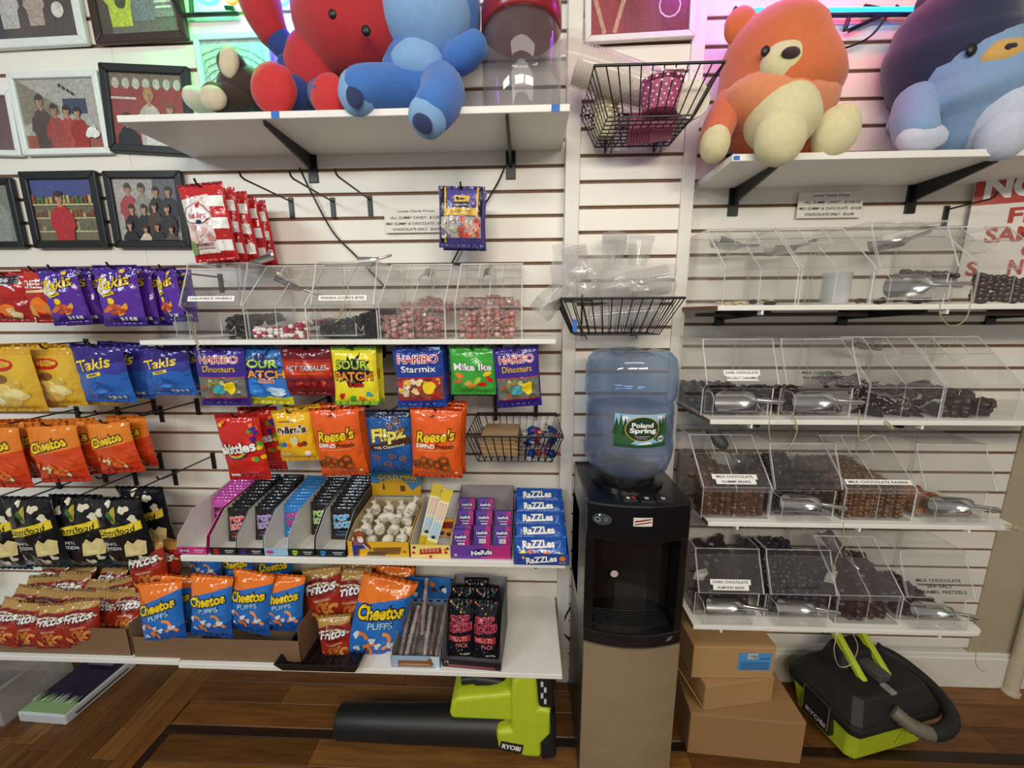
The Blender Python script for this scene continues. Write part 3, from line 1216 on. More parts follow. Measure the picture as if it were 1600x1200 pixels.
bag_kind('takis', .125, .18, .036, [(0, '#3d1f7e'), (.15, '#5a2f9e'), (.82, '#4a2790')], art_takis, variants=3)
bag_kind('takis_blue', .15, .19, .042, [(0, '#1f3f96'), (.1, '#2a62b8'), (.62, '#3a3f9e'), (.8, '#33267e')], art_takis_blue, wave=.2, variants=2)
bag_kind('chee', .11, .18, .045, [(0, '#b3231c'), (.5, '#c22c20')], art_chee, variants=1)
bag_kind('red2', .11, .18, .045, [(0, '#a31f1c'), (.5, '#b82420')], art_red2, variants=1)
bag_kind('chips', .15, .21, .042, [(0, '#d9a92e'), (.3, '#e2b63a'), (.85, '#d4a12c')], art_chips, variants=2)
bag_kind('dino', .15, .20, .028, [(0, '#34217e'), (.5, '#3d2a8c')], art_dino, variants=2, pinch=.03)
bag_kind('sour_blue', .15, .20, .034, [(0, '#d9d22e'), (.22, '#3576c8')], art_sour_blue, wave=.16, variants=1, pinch=.03)
bag_kind('tamales', .15, .17, .034, [(0, '#7a1622'), (.3, '#6b1420')], art_tamales, variants=1, pinch=.03)
bag_kind('sour', .145, .20, .034, [(0, '#8cc63a'), (.07, '#f0e02c'), (.93, '#9ccb3a')], art_sour, variants=2, pinch=.03)
bag_kind('starmix', .15, .20, .032, [(0, '#2347a8'), (.16, '#1f3d96')], art_starmix, variants=2, pinch=.03)
bag_kind('mike', .14, .165, .032, [(0, '#3aa03a'), (.1, '#41a93e')], art_mike, variants=1, pinch=.03)
bag_kind('skittles', .125, .20, .035, [(0, '#c2241f'), (.1, '#cc2a22')], art_skittles, variants=2, pinch=.04)
bag_kind('mm', .12, .17, .04, [(0, '#e8ac1e'), (.1, '#f0b822')], art_mm, variants=2, pinch=.05)
bag_kind('reeses', .15, .235, .045, [(0, '#e0531c'), (.1, '#e85f22')], art_reeses, variants=3, pinch=.05)
bag_kind('flipz', .14, .21, .04, [(0, '#1c4f96'), (.1, '#24589f'), (.88, '#17203f')], art_flipz, variants=2, pinch=.03)
bag_kind('cheetos', .15, .20, .042, [(0, '#c93418'), (.12, '#d94a1e'), (.48, '#e8842a')], art_cheetos, slant=-.12, variants=3)
bag_kind('puffs', .15, .21, .055, [(0, '#1f55a8'), (.1, '#2a70c4'), (.66, '#ee7a24')], art_puffs, slant=-.2, variants=3)
bag_kind('fritos', .135, .185, .055, [(0, '#97281b'), (.25, '#a32f1e'), (.74, '#b8904f')], art_fritos, slant=-.1, variants=3)
bag_kind('smart', .165, .26, .05, [(0, '#17323c'), (.14, '#17191d')], art_smart, variants=3)
bag_kind('redbird', .125, .215, .045, [(0, '#c21f24'), (.12, '#b52328'), (.4, '#c4262b')], art_redbird, variants=3, pinch=.03)
bag_kind('drops', .14, .20, .04, [(0, '#4d4488'), (.5, '#5a5098')], art_drops, variants=2, pinch=.03)

ORD = ['front', 'second', 'third', 'fourth', 'fifth', 'sixth']
bagrnd = random.Random(21)


def put_bag(kind, name, loc, rot, sx, sz, label, group, cat='bag', var=None, sy=None):
    w, h, t, vs_ = BAGS[kind]
    body, pr = vs_[(bagrnd.randrange(len(vs_)) if var is None else var) % len(vs_)]
    o = link(body, name, None, loc, rot)
    o.scale = (sx, sy or (sx + sz) / 2, sz)
    pf_ = link(pr, 'printed_front', o)
    pf_['kind'] = 'stuff'
    tag(o, label, cat, group)
    return o


def peg_hook(x, z, length, label, group='black peg hooks', plate=True, tilt=0.0):
    e = empty('peg_hook', (x, 0, z))
    tag(e, label, 'hook', group)
    MB().box(-.008, -.005, -.052, .008, .003, .012, BLACK).build('back_plate', e, bev=.001, seg=1)
    L = length
    MB().tube([(0, 0, 0), (0, -L + .018, tilt * L), (0, -L + .006, tilt * L + .004), (0, -L, tilt * L + .016)], .0028, BLACK, n=8).build('prong', e, smooth=60)
    return e


def hang(kind, name, what, where, box, d0, n, step, hook=True, yaw=0.0, jit=0.10, roll=0.0, cat='bag', tilt=0.0):
    """n bags on one hook; box = the front bag's extent in the picture"""
    w, h, t, vs_ = BAGS[kind]
    x0, y0, x1, y1 = box
    a, b = W((x0 + x1) / 2, y0, d0), W((x0 + x1) / 2, y1, d0)
    ww = W(x1, (y0 + y1) / 2, d0).x - W(x0, (y0 + y1) / 2, d0).x
    hh = a.z - b.z
    sx, sz = ww / (w * 0.97), hh / h
    X = a.x
    for i in range(n):
        r = (tilt + bagrnd.uniform(-.04, .04) + .05, roll + (bagrnd.uniform(-.03, .03) if i else 0), yaw + (bagrnd.uniform(-jit, jit) if i else 0))
        M = Euler(r).to_matrix()
        off = M @ Vector((0, 0, h * sz - 0.014))
        top = Vector((X, -d0 + i * step, a.z - 0.014))
        lab = ('%s, %s on the hook %s' % (what, ORD[i], where)) if n > 1 else '%s on the hook %s' % (what, where)
        put_bag(kind, name, top - off, r, sx, sz, lab, what + 's', cat, var=i)
    if hook:
        peg_hook(X, a.z - 0.010, d0 + 0.02, 'black peg hook of the %s %s' % (what, where))
    return X, a.z


# --- far-left column
hang('red2', 'snack_bag', 'red snack bag', 'at the edge of the snack wall', (-22, 424, 34, 504), .19, 1, .03)
hang('chee', 'snack_bag', 'red cheese cracker bag', 'next to the purple chip bags', (33, 420, 82, 505), .19, 1, .03)
hang('takis', 'chip_bag', 'purple rolled chip bag', 'beside the red cracker bag', (60, 418, 114, 508), .215, 3, .035, yaw=.12, roll=-.06)
hang('takis', 'chip_bag', 'purple rolled chip bag', 'below the black framed team photo', (144, 414, 211, 510), .225, 3, .045)
hang('takis', 'chip_bag', 'purple rolled chip bag', 'touching the licorice wheel bin', (233, 418, 283, 503), .21, 2, .05, yaw=-.35)
hang('chips', 'chip_bag', 'yellow potato chip bag', 'at the edge of the snack wall', (-42, 538, 42, 645), .235, 2, .05)
hang('chips', 'chip_bag', 'yellow potato chip bag', 'left of the blue chip bags', (36, 540, 112, 635), .19, 2, .05)
hang('chips', 'chip_bag', 'yellow potato chip bag', 'behind the blue chip bags', (108, 550, 182, 633), .15, 1, .05)
hang('takis_blue', 'chip_bag', 'blue rolled chip bag', 'in front of the yellow chip bags', (110, 537, 190, 630), .235, 2, .075, roll=.02)
hang('takis_blue', 'chip_bag', 'blue rolled chip bag', 'beside the purple dinosaur gummy bag', (216, 541, 292, 618), .215, 2, .08)
hang('cheetos', 'snack_bag', 'orange cheese curl bag', 'at the edge of the snack wall', (-44, 662, 26, 762), .23, 2, .06)
hang('cheetos', 'snack_bag', 'orange cheese curl bag', 'above the black popcorn bags', (38, 660, 117, 754), .21, 2, .05, roll=-.04)
hang('cheetos', 'snack_bag', 'orange cheese curl bag', 'beside two bare hooks', (132, 656, 200, 741), .19, 2, .06, roll=-.06)
hang('smart', 'popcorn_bag', 'black popcorn bag', 'at the edge of the snack wall', (-55, 778, 14, 892), .2, 1, .06)
hang('smart', 'popcorn_bag', 'black popcorn bag', 'in front of the shelf end panel', (2, 775, 76, 892), .24, 1, .06)
hang('smart', 'popcorn_bag', 'black popcorn bag', 'above the corn chip pile', (78, 772, 158, 888), .20, 1, .06)
hang('smart', 'popcorn_bag', 'black popcorn bag', 'left of the bubble gum cartons', (141, 776, 218, 892), .22, 2, .08)

# --- peppermint and gum bags up high
hang('redbird', 'candy_bag', 'red and white striped peppermint bag', 'above the licorice wheel bin', (279, 286, 347, 408), .24, 5, .045, roll=-.07, jit=.05)
hang('drops', 'candy_bag', 'purple and black candy ball bag', 'over the price card', (686, 291, 756, 387), .16, 2, .05, roll=.03)

# --- row under the narrow bin shelf
U = 'under the narrow bin shelf'
hang('dino', 'gummy_bag', 'purple dinosaur gummy bag', 'next to the blue sour candy bag', (303, 543, 379, 634), .245, 1, .04)
hang('sour_blue', 'gummy_bag', 'blue and yellow sour candy bag', U, (370, 541, 448, 632), .225, 1, .05, roll=.03)
hang('tamales', 'candy_bag', 'dark red cinnamon candy bag', U, (438, 541, 518, 619), .235, 2, .05, roll=.02)
hang('sour', 'gummy_bag', 'yellow sour candy bag', U, (517, 541, 585, 633), .24, 2, .05)
hang('starmix', 'gummy_bag', 'blue mixed gummy bag', U, (614, 541, 690, 637), .245, 3, .035, roll=-.03)
hang('mike', 'candy_bag', 'green fruit chew bag', U, (703, 541, 773, 618), .24, 1, .05)
hang('dino', 'gummy_bag', 'purple dinosaur gummy bag', 'above the small wire basket', (771, 541, 840, 637), .245, 1, .04, roll=-.08)
# --- row above the cartons
V = 'above the candy cartons'
hang('skittles', 'candy_bag', 'red fruit candy bag', V, (336, 646, 402, 753), .245, 2, .09, roll=-.02)
hang('mm', 'candy_bag', 'bright yellow chocolate candy bag', V, (424, 640, 484, 722), .235, 2, .06, roll=-.05)
hang('reeses', 'pretzel_bag', 'orange dipped pretzel bag', 'right of the bright yellow candy bag', (484, 636, 558, 746), .245, 2, .055, roll=-.05)
hang('flipz', 'pretzel_bag', 'dark blue chocolate pretzel bag', V, (572, 640, 642, 736), .23, 1, .07)
hang('reeses', 'pretzel_bag', 'orange dipped pretzel bag', 'left of the small wire basket', (642, 637, 720, 747), .245, 3, .05, roll=.03)

# --- bare hooks
for nm, (bx, by), L in (('left of the three bare hooks under the long top shelf', (455, 315), .238), ('middle of the three bare hooks under the long top shelf', (520, 315), .24), ('right of the three bare hooks under the long top shelf', (578, 312), .238)):
    q = W(bx, by)
    peg_hook(q.x, q.z, L, 'bare black peg hook, ' + nm)
for nm, (bx, by), L in (('below the blue chip bags, next to the orange bags', (250, 712), .224), ('below the dinosaur gummies, next to the red fruit candy bag', (333, 712), .228), ('just under the front blue chip bag', (240, 627), .2), ('just under the purple dinosaur gummy bag', (308, 627), .222)):
    q = W(bx, by)
    peg_hook(q.x, q.z, L, 'bare black peg hook ' + nm)
q = W(1478, 328)
peg_hook(q.x, q.z, .135, 'bare black peg hook in front of the red sign')
# ================================================================ CLEAR BINS
CL = clear('#fdfdfd', haze=0.008)
CLID = clear('#fcfcfc', haze=0.02, ior=1.5)  # extra whitish haze on the lids stands in for milky reflections
EDGE = clear('#eeeeec', haze=0.6, rough=0.2)  # pale rim haze paints the bright highlight lines of acrylic edges
BDP, BH = 0.25, 0.225


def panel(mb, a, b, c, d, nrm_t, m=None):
    """thin plate from 4 corners, thickness vector nrm_t; rim gets the painted edge highlight"""
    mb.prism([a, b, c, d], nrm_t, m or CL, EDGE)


def side_profile(kind, w):
    if kind == 'A':
        return [(0, 0), (-BDP + .022, 0), (-BDP + .022, .082), (-BDP, .098), (-BDP + .045, BH - .022), (-BDP + .05, BH), (0, BH)]
    return [(0, 0), (-BDP, 0), (-BDP, .10), (-.118, BH), (0, BH)]


def bin_meshes(kind, w):
    T = .0036
    parts = []
    pr = side_profile(kind, w)
    mb = MB()
    mb.box(-w / 2, -BDP + (.022 if kind == 'A' else 0), 0, w / 2, 0, T, CL)
    parts.append(('base', mb))
    mb = MB()
    panel(mb, (-w / 2, 0, T), (w / 2, 0, T), (w / 2, 0, BH), (-w / 2, 0, BH), (0, -T, 0))
    parts.append(('back_panel', mb))
    for s in (-1, 1):
        mb = MB()
        x = -w / 2 if s < 0 else w / 2 - T
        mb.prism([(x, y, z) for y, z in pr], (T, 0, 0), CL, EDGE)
        parts.append(('side_panel', mb))
    mb = MB()
    panel(mb, (-w / 2, 0, BH - T), (w / 2, 0, BH - T), (w / 2, pr[-2][0], BH - T), (-w / 2, pr[-2][0], BH - T), (0, 0, T))
    parts.append(('top_panel', mb))
    mb = MB()
    y0, z0 = pr[1][0], pr[2][1]
    panel(mb, (-w / 2, y0, T), (w / 2, y0, T), (w / 2, y0, z0), (-w / 2, y0, z0), (0, T, 0))
    parts.append(('front_panel', mb))
    mb = MB()
    if kind == 'A':
        (ya, za), (yb, zb) = pr[3], pr[4]
        n = Vector((0, -(zb - za), (yb - ya))).normalized() * -T
        panel(mb, (-w / 2 - .002, ya, za), (w / 2 + .002, ya, za), (w / 2 + .002, yb, zb), (-w / 2 - .002, yb, zb), n, CLID)
        mb.box(-w / 2 - .002, pr[5][0] - .002, BH - .024, w / 2 + .002, pr[5][0] + .001, BH + .001, CLID)
        lid_fn = ((-0.0, ya, za), (1, 0, 0), (0, yb - ya, zb - za))
    else:
        (ya, za), (yb, zb) = pr[2], pr[3]
        d = Vector((0, yb - ya, zb - za))
        n = Vector((0, -d.z, d.y)).normalized() * -T
        A = Vector((0, ya, za)) - d.normalized() * .012
        B = Vector((0, ya, za)) + d * .62
        hw = w / 2 + .001
        panel(mb, (-hw, A.y, A.z), (hw, A.y, A.z), (hw, B.y, B.z), (-hw, B.y, B.z), n, CLID)
        C_ = Vector((0, yb, zb))
        for xa, xb in ((-hw, -.034), (.034, hw)):
            panel(mb, (xa, B.y, B.z), (xb, B.y, B.z), (xb, C_.y, C_.z), (xa, C_.y, C_.z), n, CLID)
        lid_fn = ((0, ya, za), (1, 0, 0), tuple(d))
    parts.append(('lid', mb))
    mb = MB()
    if kind == 'A':
        # pocket for a scoop hung on the front
        yf = -BDP + .022
        h0, h1 = .012, .078
        x0, x1 = -w / 2 + .008, w / 2 - .045
        yo = yf - .052
        panel(mb, (x0, yo, h0), (x1, yo, h0), (x1, yo, h1 - .012), (x0, yo, h1 - .012), (0, .0022, 0))
        panel(mb, (x0, yo, h0), (x1, yo, h0), (x1, yf, h0), (x0, yf, h0), (0, 0, .0022))
        for x in (x0, x1):
            mb.prism([(x, yf, h0), (x, yf, h1), (x, yo + .015, h1), (x, yo, h1 - .014), (x, yo, h0)] if x == x0 else
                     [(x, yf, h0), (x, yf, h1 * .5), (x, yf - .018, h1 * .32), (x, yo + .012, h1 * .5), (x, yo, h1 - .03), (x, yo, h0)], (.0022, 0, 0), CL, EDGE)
        parts.append(('scoop_pocket', mb))
    else:
        d = Vector((0, pr[3][0] - pr[2][0], pr[3][1] - pr[2][1]))
        B = Vector((0, pr[2][0], pr[2][1])) + d * .62
        for x in (-.036, .034):
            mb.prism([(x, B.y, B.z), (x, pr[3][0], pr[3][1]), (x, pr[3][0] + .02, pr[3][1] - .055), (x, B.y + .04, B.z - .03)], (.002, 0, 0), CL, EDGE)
        mb.box(-.036, B.y + .035, B.z - .03, .036, pr[3][0] + .02, B.z - .028, CL)
        parts.append(('scoop_slot', mb))
        # middle divider
        mb = MB()
        q = [(0, T), (-BDP + T, T), (-BDP + T, .096), (-.16, .17), (0, .17)]
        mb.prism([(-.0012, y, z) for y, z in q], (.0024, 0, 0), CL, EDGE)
        parts.append(('divider', mb))
    return parts, lid_fn


BINC = {}


def put_bin(kind, x, z, w, label, lines=None, white=True, yaw=0.0, d=.262, lblw=.75, size=.0085, group='clear lidded candy bins'):
    key = (kind, round(w, 3))
    if key not in BINC:
        parts, fn = bin_meshes(kind, w)
        BINC[key] = ([(n, m.mesh(n)) for n, m in parts], fn)
    parts, fn = BINC[key]
    e = empty('candy_bin', (x, -d + BDP, z), (0, 0, yaw))
    tag(e, label, 'bin', group)
    for n, me in parts:
        link(me, n, e)
    if lines:
        o, ux, uy = Vector(fn[0]), Vector(fn[1]), Vector(fn[2])
        p = Print(plane_fn(o, ux, uy), maxlen=.3, step=.0002, base=.0010 if white else .0008)
        L = len(lines)
        lw = w * lblw
        y = .022 + (L - 1) * (size + .004)
        for i, s in enumerate(lines):
            if white:
                ww = lw * (1 if i == 0 or L == 1 else .88)
                p.rect(-ww / 2, y - size * .95, ww / 2, y + size * .95, PWHITE)
            tw = min(lw * .9, len(s) * size * .92)
            p.text(s, 0, y, tw, INK, h=size * .9, bold=.02)
            y -= size + (.0075 if white else .006)
        lb = p.build('label_strip', e)
    return e


# ---------------------------------------------------------------- scoops
def scoop_mesh():
    bowl, handle = MB(), MB()
    n, k = 14, 10
    ring = []
    for side in (0, 1):
        for i in range(k + 1):
            t = i / k
            x = -.055 + .105 * t
            r = .030 * (1.0 if t < .72 else math.sqrt(max(0.03, 1 - ((t - .72) / .285) ** 2)))
            r -= side * .0012
            open_a = 1.75 - .55 * t if t < .9 else 1.3
            ring.append([bowl.av((x + side * (-.0012 if t > .9 else 0), r * math.sin(lerp(-open_a, open_a, j / n)), -r * math.cos(lerp(-open_a, open_a, j / n)))) for j in range(n + 1)])
    for side in (0, 1):
        b = side * (k + 1)
        for i in range(k):
            for j in range(n):
                q = (ring[b + i][j], ring[b + i][j + 1], ring[b + i + 1][j + 1], ring[b + i + 1][j])
                bowl.face(q if side else q[::-1], STEEL)
    for i in range(k):
        for j in (0, n):
            bowl.face((ring[i][j], ring[i + 1][j], ring[k + 1 + i + 1][j], ring[k + 1 + i][j]), STEEL)
    handle.tube([(.046, 0, -.012), (.062, 0, -.008), (.115, 0, .0), (.122, 0, .001)], [.004, .0062, .0072, .005], STEEL, n=10)
    return bowl.mesh('bowl', smooth=50), handle.mesh('handle', smooth=50)


SC_B, SC_H = scoop_mesh()


def put_scoop(loc, rot, label, s=1.0):
    o = link(SC_B, 'scoop', None, loc, rot)
    o.scale = (s, s, s)
    link(SC_H, 'handle', o)
    tag(o, label, 'scoop', 'metal candy scoops')
    return o


def scoop_in_pocket(x, z, w, label, d=.262, tip=0.0):
    return put_scoop((x - .008, -d - .004, z + .048), (PI * .62, tip, 0), label)


def scoop_in_slot(x, z, label, d=.262, yaw=1.0, pitch=.45):
    return put_scoop((x, -d + BDP - .115, z + BH + .006), (0, pitch, yaw), label, .8)


def cord(path, label, coil=None, r=.0011):
    mb = MB()
    m = mat('#b9aa84', 0.5, var=.1)
    mb.tube(catmull(path, 8), r, m, n=6)
    if coil:
        c0, c1, rad, turns = Vector(coil[0]), Vector(coil[1]), coil[2], coil[3]
        t = (c1 - c0).normalized()
        u = t.orthogonal().normalized()
        v = t.cross(u)
        N = turns * 8
        mb.tube([c0.lerp(c1, i / N) + (u * math.cos(2 * PI * i / 8) + v * math.sin(2 * PI * i / 8)) * rad for i in range(N + 1)], .0011, m, n=5)
    o = mb.build('string_loop', smooth=60)
    tag(o, label, 'string', 'thin cords tying the scoops')
    return o


# ---------------------------------------------------------------- contents
crnd = random.Random(77)


def fill_level(fn, w, n=18, ny=18):
    pass


def heap(x, z, w, level, mats, size, label, name, cat, shape='ell', d=.262, frac=1.0, seed=1, base_m=None, y0=None, y1=None, x0=None, x1=None, stuff=True, group=None, dense=1.0, amp=0.0, limit=120):
    """loose sweets in a bin. level(u, v) height for u in -1..1 across, v in 0 front .. 1 back"""
    rr = random.Random(seed)
    fx = (x0 if x0 is not None else -w / 2 + .006), (x1 if x1 is not None else w / 2 - .006)
    fy = (-BDP + .028 if y0 is None else y0), (-.008 if y1 is None else y1)
    s = size
    pos = []
    nx_ = max(2, int((fx[1] - fx[0]) / (s[0] * 1.75 / dense)))
    ny_ = max(2, int((fy[1] - fy[0]) / (s[1] * 1.75 / dense)))
    for j in range(ny_):
        for i in range(nx_):
            xx = lerp(fx[0] + s[0], fx[1] - s[0], (i + (.5 if j % 2 else 0) * .6) / max(1, nx_ - .4)) + rr.uniform(-.6, .6) * s[0]
            yy = lerp(fy[0] + s[1], fy[1] - s[1], j / max(1, ny_ - 1)) + rr.uniform(-.4, .4) * s[1]
            u, v = 2 * xx / w, (yy - fy[0]) / (fy[1] - fy[0])
            top = level(u, v)
            if top < s[2]:
                continue
            if j <= 1 or i == 0 or i == nx_ - 1:
                zz = s[2] + .004
                while zz < top - s[2] * .9:
                    pos.append((xx, yy, zz + rr.uniform(-.5, .5) * s[2]))
                    zz += s[2] * 1.6
            pos.append((xx, yy, max(s[2] + .004, top - s[2] + rr.uniform(-.4, .3) * s[2])))
    base = Vector((x, -d + BDP, z))
    if stuff:
        mb = MB()
        # the mass of sweets below the top layer
        N = 8
        g = [[None] * (N + 1) for _ in range(N + 1)]
        bm_ = base_m or mats[0]
        xi0, xi1 = fx[0] + s[0] * 1.1, fx[1] - s[0] * 1.1
        yi0, yi1 = fy[0] + s[1] * 1.1, fy[1] - s[1] * 1.1
        for j in range(N + 1):
            for i in range(N + 1):
                xx, yy = lerp(xi0, xi1, i / N), lerp(yi0, yi1, j / N)
                g[j][i] = mb.av((xx, yy, max(.0045, level(2 * xx / w, (yy - fy[0]) / (fy[1] - fy[0])) - s[2] * 1.0)))
        for j in range(N):
            for i in range(N):
                mb.face((g[j][i], g[j][i + 1], g[j + 1][i + 1], g[j + 1][i]), bm_)
        rim = [g[0][i] for i in range(N + 1)] + [g[j][N] for j in range(1, N + 1)] + [g[N][i] for i in range(N - 1, -1, -1)] + [g[j][0] for j in range(N - 1, 0, -1)]
        low = [mb.av((mb.v[k].x, mb.v[k].y, .004)) for k in rim]
        for i in range(len(rim)):
            k = (i + 1) % len(rim)
            mb.face((rim[i], low[i], low[k], rim[k]), bm_)
        for (px_, py_, pz_) in pos:
            m = rr.choice(mats)
            rot = (rr.uniform(-.6, .6), rr.uniform(-.6, .6), rr.uniform(0, 6.28))
            if shape == 'ell':
                mb.ell((px_, py_, pz_), s, m, 7, 5, rot, amp=amp, seed=rr.uniform(0, 9))
            else:
                mb.ell((px_, py_, pz_), s, m, 6, 4, rot, p=.55, amp=amp, seed=rr.uniform(0, 9))
        o = mb.build(name, None, base, smooth=50)
        tag(o, label, cat, group, 'stuff')
        return o
    cache = {}
    pos.sort(key=lambda p_: p_[1])
    if len(pos) > limit:
        front = pos[:int(limit * .55)]
        rest = sorted(pos[int(limit * .55):], key=lambda p_: -p_[2])
        pos = front + rest[:limit - len(front)]
    for k, (px_, py_, pz_) in enumerate(pos):
        m = rr.choice(mats)
        v_ = rr.randrange(3)
        if (m, v_) not in cache:
            mb = MB()
            if shape == 'wrapped':
                mb.ell((0, 0, 0), (s[0] * .70, s[1] * .62, s[2] * .66), m, 8, 6, p=.6)
                mb.ell((0, 0, 0), (s[0] * .84, s[1] * .8, s[2] * .86), wrapper, 7, 5, p=.75, amp=.5, seed=v_ * 3.1)
                for sg in (-1, 1):
                    wm = wrapper
                    fan = [mb.av((sg * s[0] * .62, 0, 0))]
                    nn = 7
                    for i in range(nn):
                        a = lerp(-1.0, 1.0, i / (nn - 1))
                        fan.append(mb.av((sg * s[0] * 1.5, math.sin(a) * s[1] * 1.15, (.5 if i % 2 else -.5) * s[2])))
                    for i in range(1, nn):
                        mb.face((fan[0], fan[i], fan[i + 1]) if sg > 0 else (fan[0], fan[i + 1], fan[i]), wm)
            elif shape == 'wheel':
                R_ = s[0]
                mb.tube([(R_ * (.22 + .7 * t / 40) * math.cos(t * .47), R_ * (.22 + .7 * t / 40) * math.sin(t * .47), 0) for t in range(41)], s[2] * .8, m, n=6)
            elif shape == 'rock':
                mb.ell((0, 0, 0), s, m, 9, 6, p=.9, amp=.55, seed=v_ * 4.4)
            elif shape == 'nonpareil':
                mb.ell((0, 0, -s[2] * .2), (s[0], s[1], s[2] * .7), m, 12, 6)
                q = random.Random(v_)
                for _ in range(26):
                    a, rad = q.uniform(0, 6.28), math.sqrt(q.random()) * .85
                    mb.ell((s[0] * rad * math.cos(a), s[1] * rad * math.sin(a), s[2] * (.5 - .35 * rad * rad)), (.0013, .0013, .0013), dots, 5, 4)
            else:
                mb.ell((0, 0, 0), s, m, 10, 7)
            cache[(m, v_)] = mb.mesh(name, smooth=70)
        fl = shape in ('nonpareil', 'wheel')
        o = link(cache[(m, v_)], name, None, base + Vector((px_, py_, pz_)), (rr.uniform(-.5, .5) + (rr.choice((0, .8)) if fl else 0), rr.uniform(-.5, .5), rr.uniform(0, 6.28)))
        o.scale = (rr.uniform(.85, 1.2),) * 3
        lab = label[m] if isinstance(label, dict) else label
        tag(o, lab + (', in the front layer' if py_ < fy[0] + 3.2 * s[1] else ', behind the front layer'), cat, group)


wrapper = clear('#f8ecea', haze=.16, rough=.12, ior=1.6)
dots = mat('#e8e4dc', .5, var=0)
choc = [mat('#3a2119', .35, var=.15), mat('#46281c', .35, var=.15), mat('#2c1813', .4, var=.1)]
milk = [mat('#5a3a29', .4, var=.12), mat('#67442f', .4, var=.12), mat('#4d3224', .4, var=.12)]
dark = [mat('#2a1c1e', .35, var=.15), mat('#33232a', .35, var=.15), mat('#201518', .4, var=.1)]

zL2 = Z2 + .014


def place(kind, pxl, pxr, py, z, label, **kw):
    d = .262
    a, b = W(pxl, py, d), W(pxr, py, d)
    w = b.x - a.x
    x = (a.x + b.x) / 2
    w = round(min(w, .205) / .006) * .006
    put_bin(kind, x, z, w, label, **kw)
    return x, z, w


cc_r, cc_w = mat('#a82a44', .25, var=.06, coat=.4), mat('#efe8e4', .25, var=.03, coat=.4)
mi_ = [mat('#a31c2e', .25, var=.2), mat('#c24450', .25, var=.2), mat('#e0b4b4', .3, var=.1)]
ca_ = [mat('#d9694f', .25, var=.2), mat('#c24a40', .25, var=.2), mat('#e89a80', .3, var=.1), mat('#e8c4a8', .3)]
# --- the five bins on the narrow snack-wall shelf
b1 = place('A', 283, 381, 505, zL2, 'clear bin with white label and black licorice wheels, below the peppermint bags', lines=['LIQUORICE WHEELS'])
b2 = place('B', 382, 480, 505, zL2, 'clear bin with red and white candies at the bottom')
b3 = place('A', 487, 586, 505, zL2, 'clear bin with white label and black licorice pieces, between two candy bins', lines=['FINNSKA LICORICE BITES'])
b4 = place('B', 592, 697, 505, zL2, 'clear bin of red wrapped mints in the middle of the snack wall', lines=['MINT SWIRLS'] and None)
b5 = place('B', 711, 816, 505, zL2, 'clear bin of pink wrapped caramels at the end of the snack shelf', lines=['CARAMEL BULLS EYES'], white=False, lblw=.95)
heap(*b1, lambda u, v: (.062 if u > .15 else .03) + .01 * v, [mat('#18161a', .35, var=.1)], (.021, .021, .006), 'black licorice wheel in the bin below the peppermint bags', 'licorice_wheel', 'licorice', shape='wheel', stuff=False, group='licorice wheels', x0=.0, limit=26, seed=5)
heap(*b2, lambda u, v: .035 + .022 * max(0, u) + .012 * v, [cc_r] * 3 + [cc_w] * 2, (.0095, .0075, .0065), {cc_r: 'red sugar-coated candy in the bin next to the licorice wheels', cc_w: 'white sugar-coated candy in the bin next to the licorice wheels'}, 'coated_candy', 'candy', stuff=False, group='red and white coated candies', limit=150, seed=6, y0=-BDP + .006)
heap(*b3, lambda u, v: .05 + .035 * max(0, u + .2) + .01 * v, [mat('#17161a', .4, var=.1), mat('#201e22', .35, var=.1)], (.014, .007, .006), 'heap of black licorice pieces in the middle bin of the snack shelf', 'licorice_pieces', 'licorice', shape='sq', seed=7)
heap(*b4, lambda u, v: .07 + .055 * v + .012 * math.cos(u * 5), mi_, (.0135, .0105, .009), {mi_[0]: 'deep red mint in a clear twist wrapper', mi_[1]: 'rosy mint in a clear twist wrapper', mi_[2]: 'pale pink mint in a clear twist wrapper'}, 'wrapped_mint', 'candy', shape='wrapped', stuff=False, group='wrapped red mints', limit=140, seed=8, y0=-BDP + .006)
heap(*b5, lambda u, v: .085 + .045 * v + .01 * math.cos(u * 6), ca_, (.0125, .010, .009), {ca_[0]: 'orange-pink caramel in a clear twist wrapper', ca_[1]: 'brick-red caramel in a clear twist wrapper', ca_[2]: 'peach caramel in a clear twist wrapper', ca_[3]: 'cream caramel in a clear twist wrapper'}, 'wrapped_caramel', 'candy', shape='wrapped', stuff=False, group='wrapped pink caramels', limit=150, seed=9, y0=-BDP + .006)
put_scoop(W(402, 401, .15) + Vector((0, 0, .0)), (-.25, .35, 3.5), 'metal scoop lying on the licorice wheel bin', .75)
put_scoop((b2[0] - .005, -.15, zL2 + BH - .05), (0, .5, .5), 'metal scoop in the slot of the red and white candy bin', .8)
put_scoop((W(577, 405, .1).x, -.10, zL2 + BH + .022), (.5, -.2, .6), 'metal scoop lying on the black licorice piece bin', .6)
put_scoop((b4[0] + .01, -.10, zL2 + BH - .035), (PI, -.5, 1.57), 'metal scoop hanging in the wrapped mint bin', .7)
put_scoop((b5[0] - .01, -.10, zL2 + BH - .035), (PI, -.5, 1.57), 'metal scoop hanging in the wrapped caramel bin', .7)
p0 = Vector((b1[0] - .02, -.30, zL2 + .05))
cord([p0, p0 + Vector((.002, -.005, -.04)), p0 + Vector((.01, -.01, -.09)), p0 + Vector((.02, 0, -.13))], 'thin coiled cord hanging from the licorice wheel bin', ((p0 + Vector((0, -.004, -.02))), p0 + Vector((.006, -.008, -.075)), .004, 7))
p0 = Vector((b3[0] + .01, -.29, zL2 + .07))
